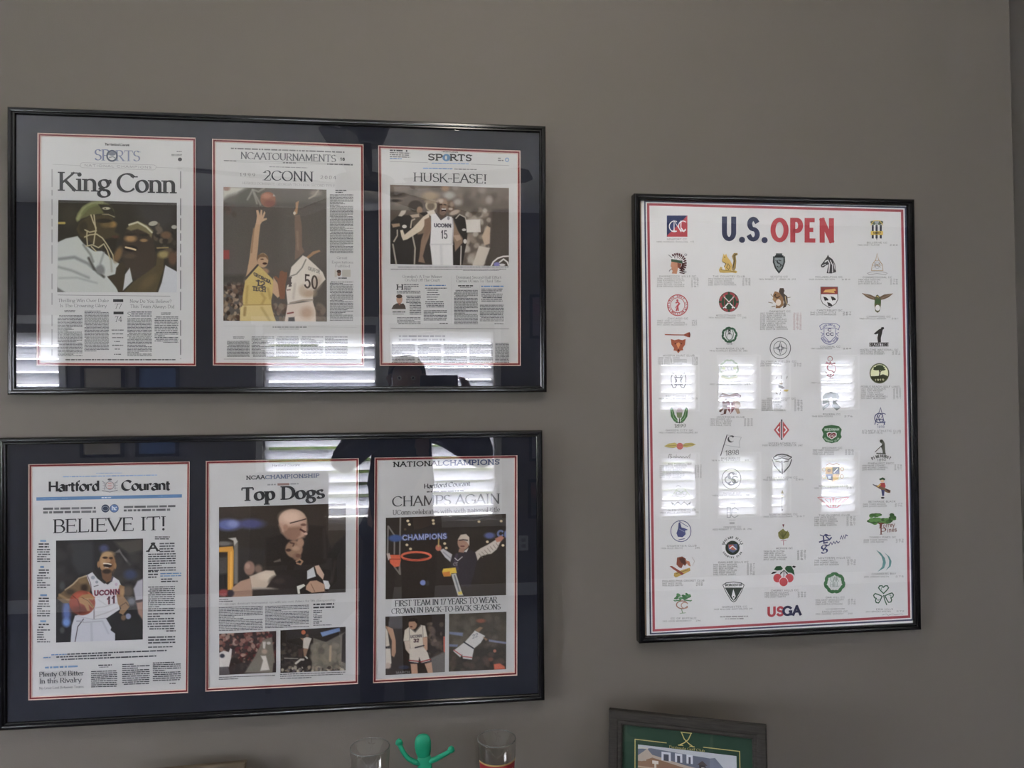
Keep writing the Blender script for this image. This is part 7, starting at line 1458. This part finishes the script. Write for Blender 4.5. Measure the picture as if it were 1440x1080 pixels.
for s, an, to in ((0, 'anl', 'tol'), (1, 'anr', 'tor')):
    a, t = N[an], N[to]
    skin('shoe', {'h': (a[0], a[1] - .03, .048, .043), 'm': (*c(a, t, .5)[:2], .050, (.046, .044)), 't': (t[0], t[1], .042, (.044, .038)), 'e': (*c(a, t, 1.25)[:2], .034, (.03, .028))}, [('h', 'm'), ('m', 't'), ('t', 'e')], 'm', M_SHOE, per)
h = N['skull']
hair = MB()
vs = []; fs = []; nu, nv = 24, 9
for j in range(nv + 1):
    th = math.radians(4 + 96 * j / nv)
    for i in range(nu):
        a = 2 * PI * i / nu; front = max(0, math.sin(a)); t = th * (1 - .42 * front)
        vs.append((h[0] + .088 * math.sin(t) * math.cos(a), h[1] - .004 + .104 * math.sin(t) * math.sin(a), h[2] + .002 + .092 * math.cos(t)))
for j in range(nv):
    for i in range(nu): fs.append((j * nu + i, (j + 1) * nu + i, (j + 1) * nu + (i + 1) % nu, j * nu + (i + 1) % nu))
hair.quads(vs, fs + [tuple(range(nu))]).build('hair', M_HAIR, per, True)
M_EYE = mat('eye white', (.7, .68, .65), .2); M_IRIS = mat('brown iris', (.05, .025, .012), .2); M_LIP = mat('lips', (.34, .13, .11), .5)
for s in (-1, 1):
    e = MB().lathe([(.0001, -.0115), (.008, -.008), (.0115, 0), (.008, .008), (.0001, .0115)], 16, (h[0] + s * .031, h[1] + .083, h[2] - .014)).build('eye', M_EYE, per, True)
    MB().lathe([(.0001, -.005), (.004, -.003), (.005, 0), (.004, .003), (.0001, .005)], 12, (h[0] + s * .031, h[1] + .092, h[2] - .014)).build('iris', M_IRIS, e, True)
    MB().tube([(h[0] + s * .074, h[1] - .002, h[2] + .004), (h[0] + s * .086, h[1] - .014, h[2] - .012), (h[0] + s * .076, h[1] - .004, h[2] - .046)], [.006, .013, .007], 10).build('ear', M_SKIN, per, True)
MB().tube([(h[0], h[1] + .086, h[2] - .006), (h[0], h[1] + .100, h[2] - .034), (h[0], h[1] + .088, h[2] - .048)], [.008, .0145, .010], 12).build('nose', M_SKIN, per, True)
MB().tube([(h[0] - .024, h[1] + .076, h[2] - .078), (h[0], h[1] + .084, h[2] - .080), (h[0] + .024, h[1] + .076, h[2] - .078)], [.003, .006, .003], 10).build('mouth', M_LIP, per, True)

ph = thing('phone', 'black phone held sideways in both hands of the standing person', 'phone', (-.722, -1.5025, 1.612))
MB().box((-.078, -.004, -.042), (.078, .004, .042)).build('body', mat('black phone shell', (.012, .012, .013), .3), ph, bevel=.003)
_r = Matrix.Translation((-.0187, .0048, -.012)) @ Matrix.Rotation(PI / 2, 4, 'X')
MB().quads([_r @ Vector((q * math.cos(a * PI / 12), q * math.sin(a * PI / 12), z)) for z, q in ((.0006, .0060), (-.0006, .0060)) for a in range(24)], [tuple(range(24)), tuple(range(24, 48))[::-1]] + [(a, 24 + a, 24 + (a + 1) % 24, (a + 1) % 24) for a in range(24)]).build('camera_lens', mat('camera lens glass', (.01, .01, .015), .05), ph)
MB().box((-.075, -.0046, -.039), (.075, -.0039, .039)).build('screen', mat('phone screen', (.02, .02, .025), .1), ph)
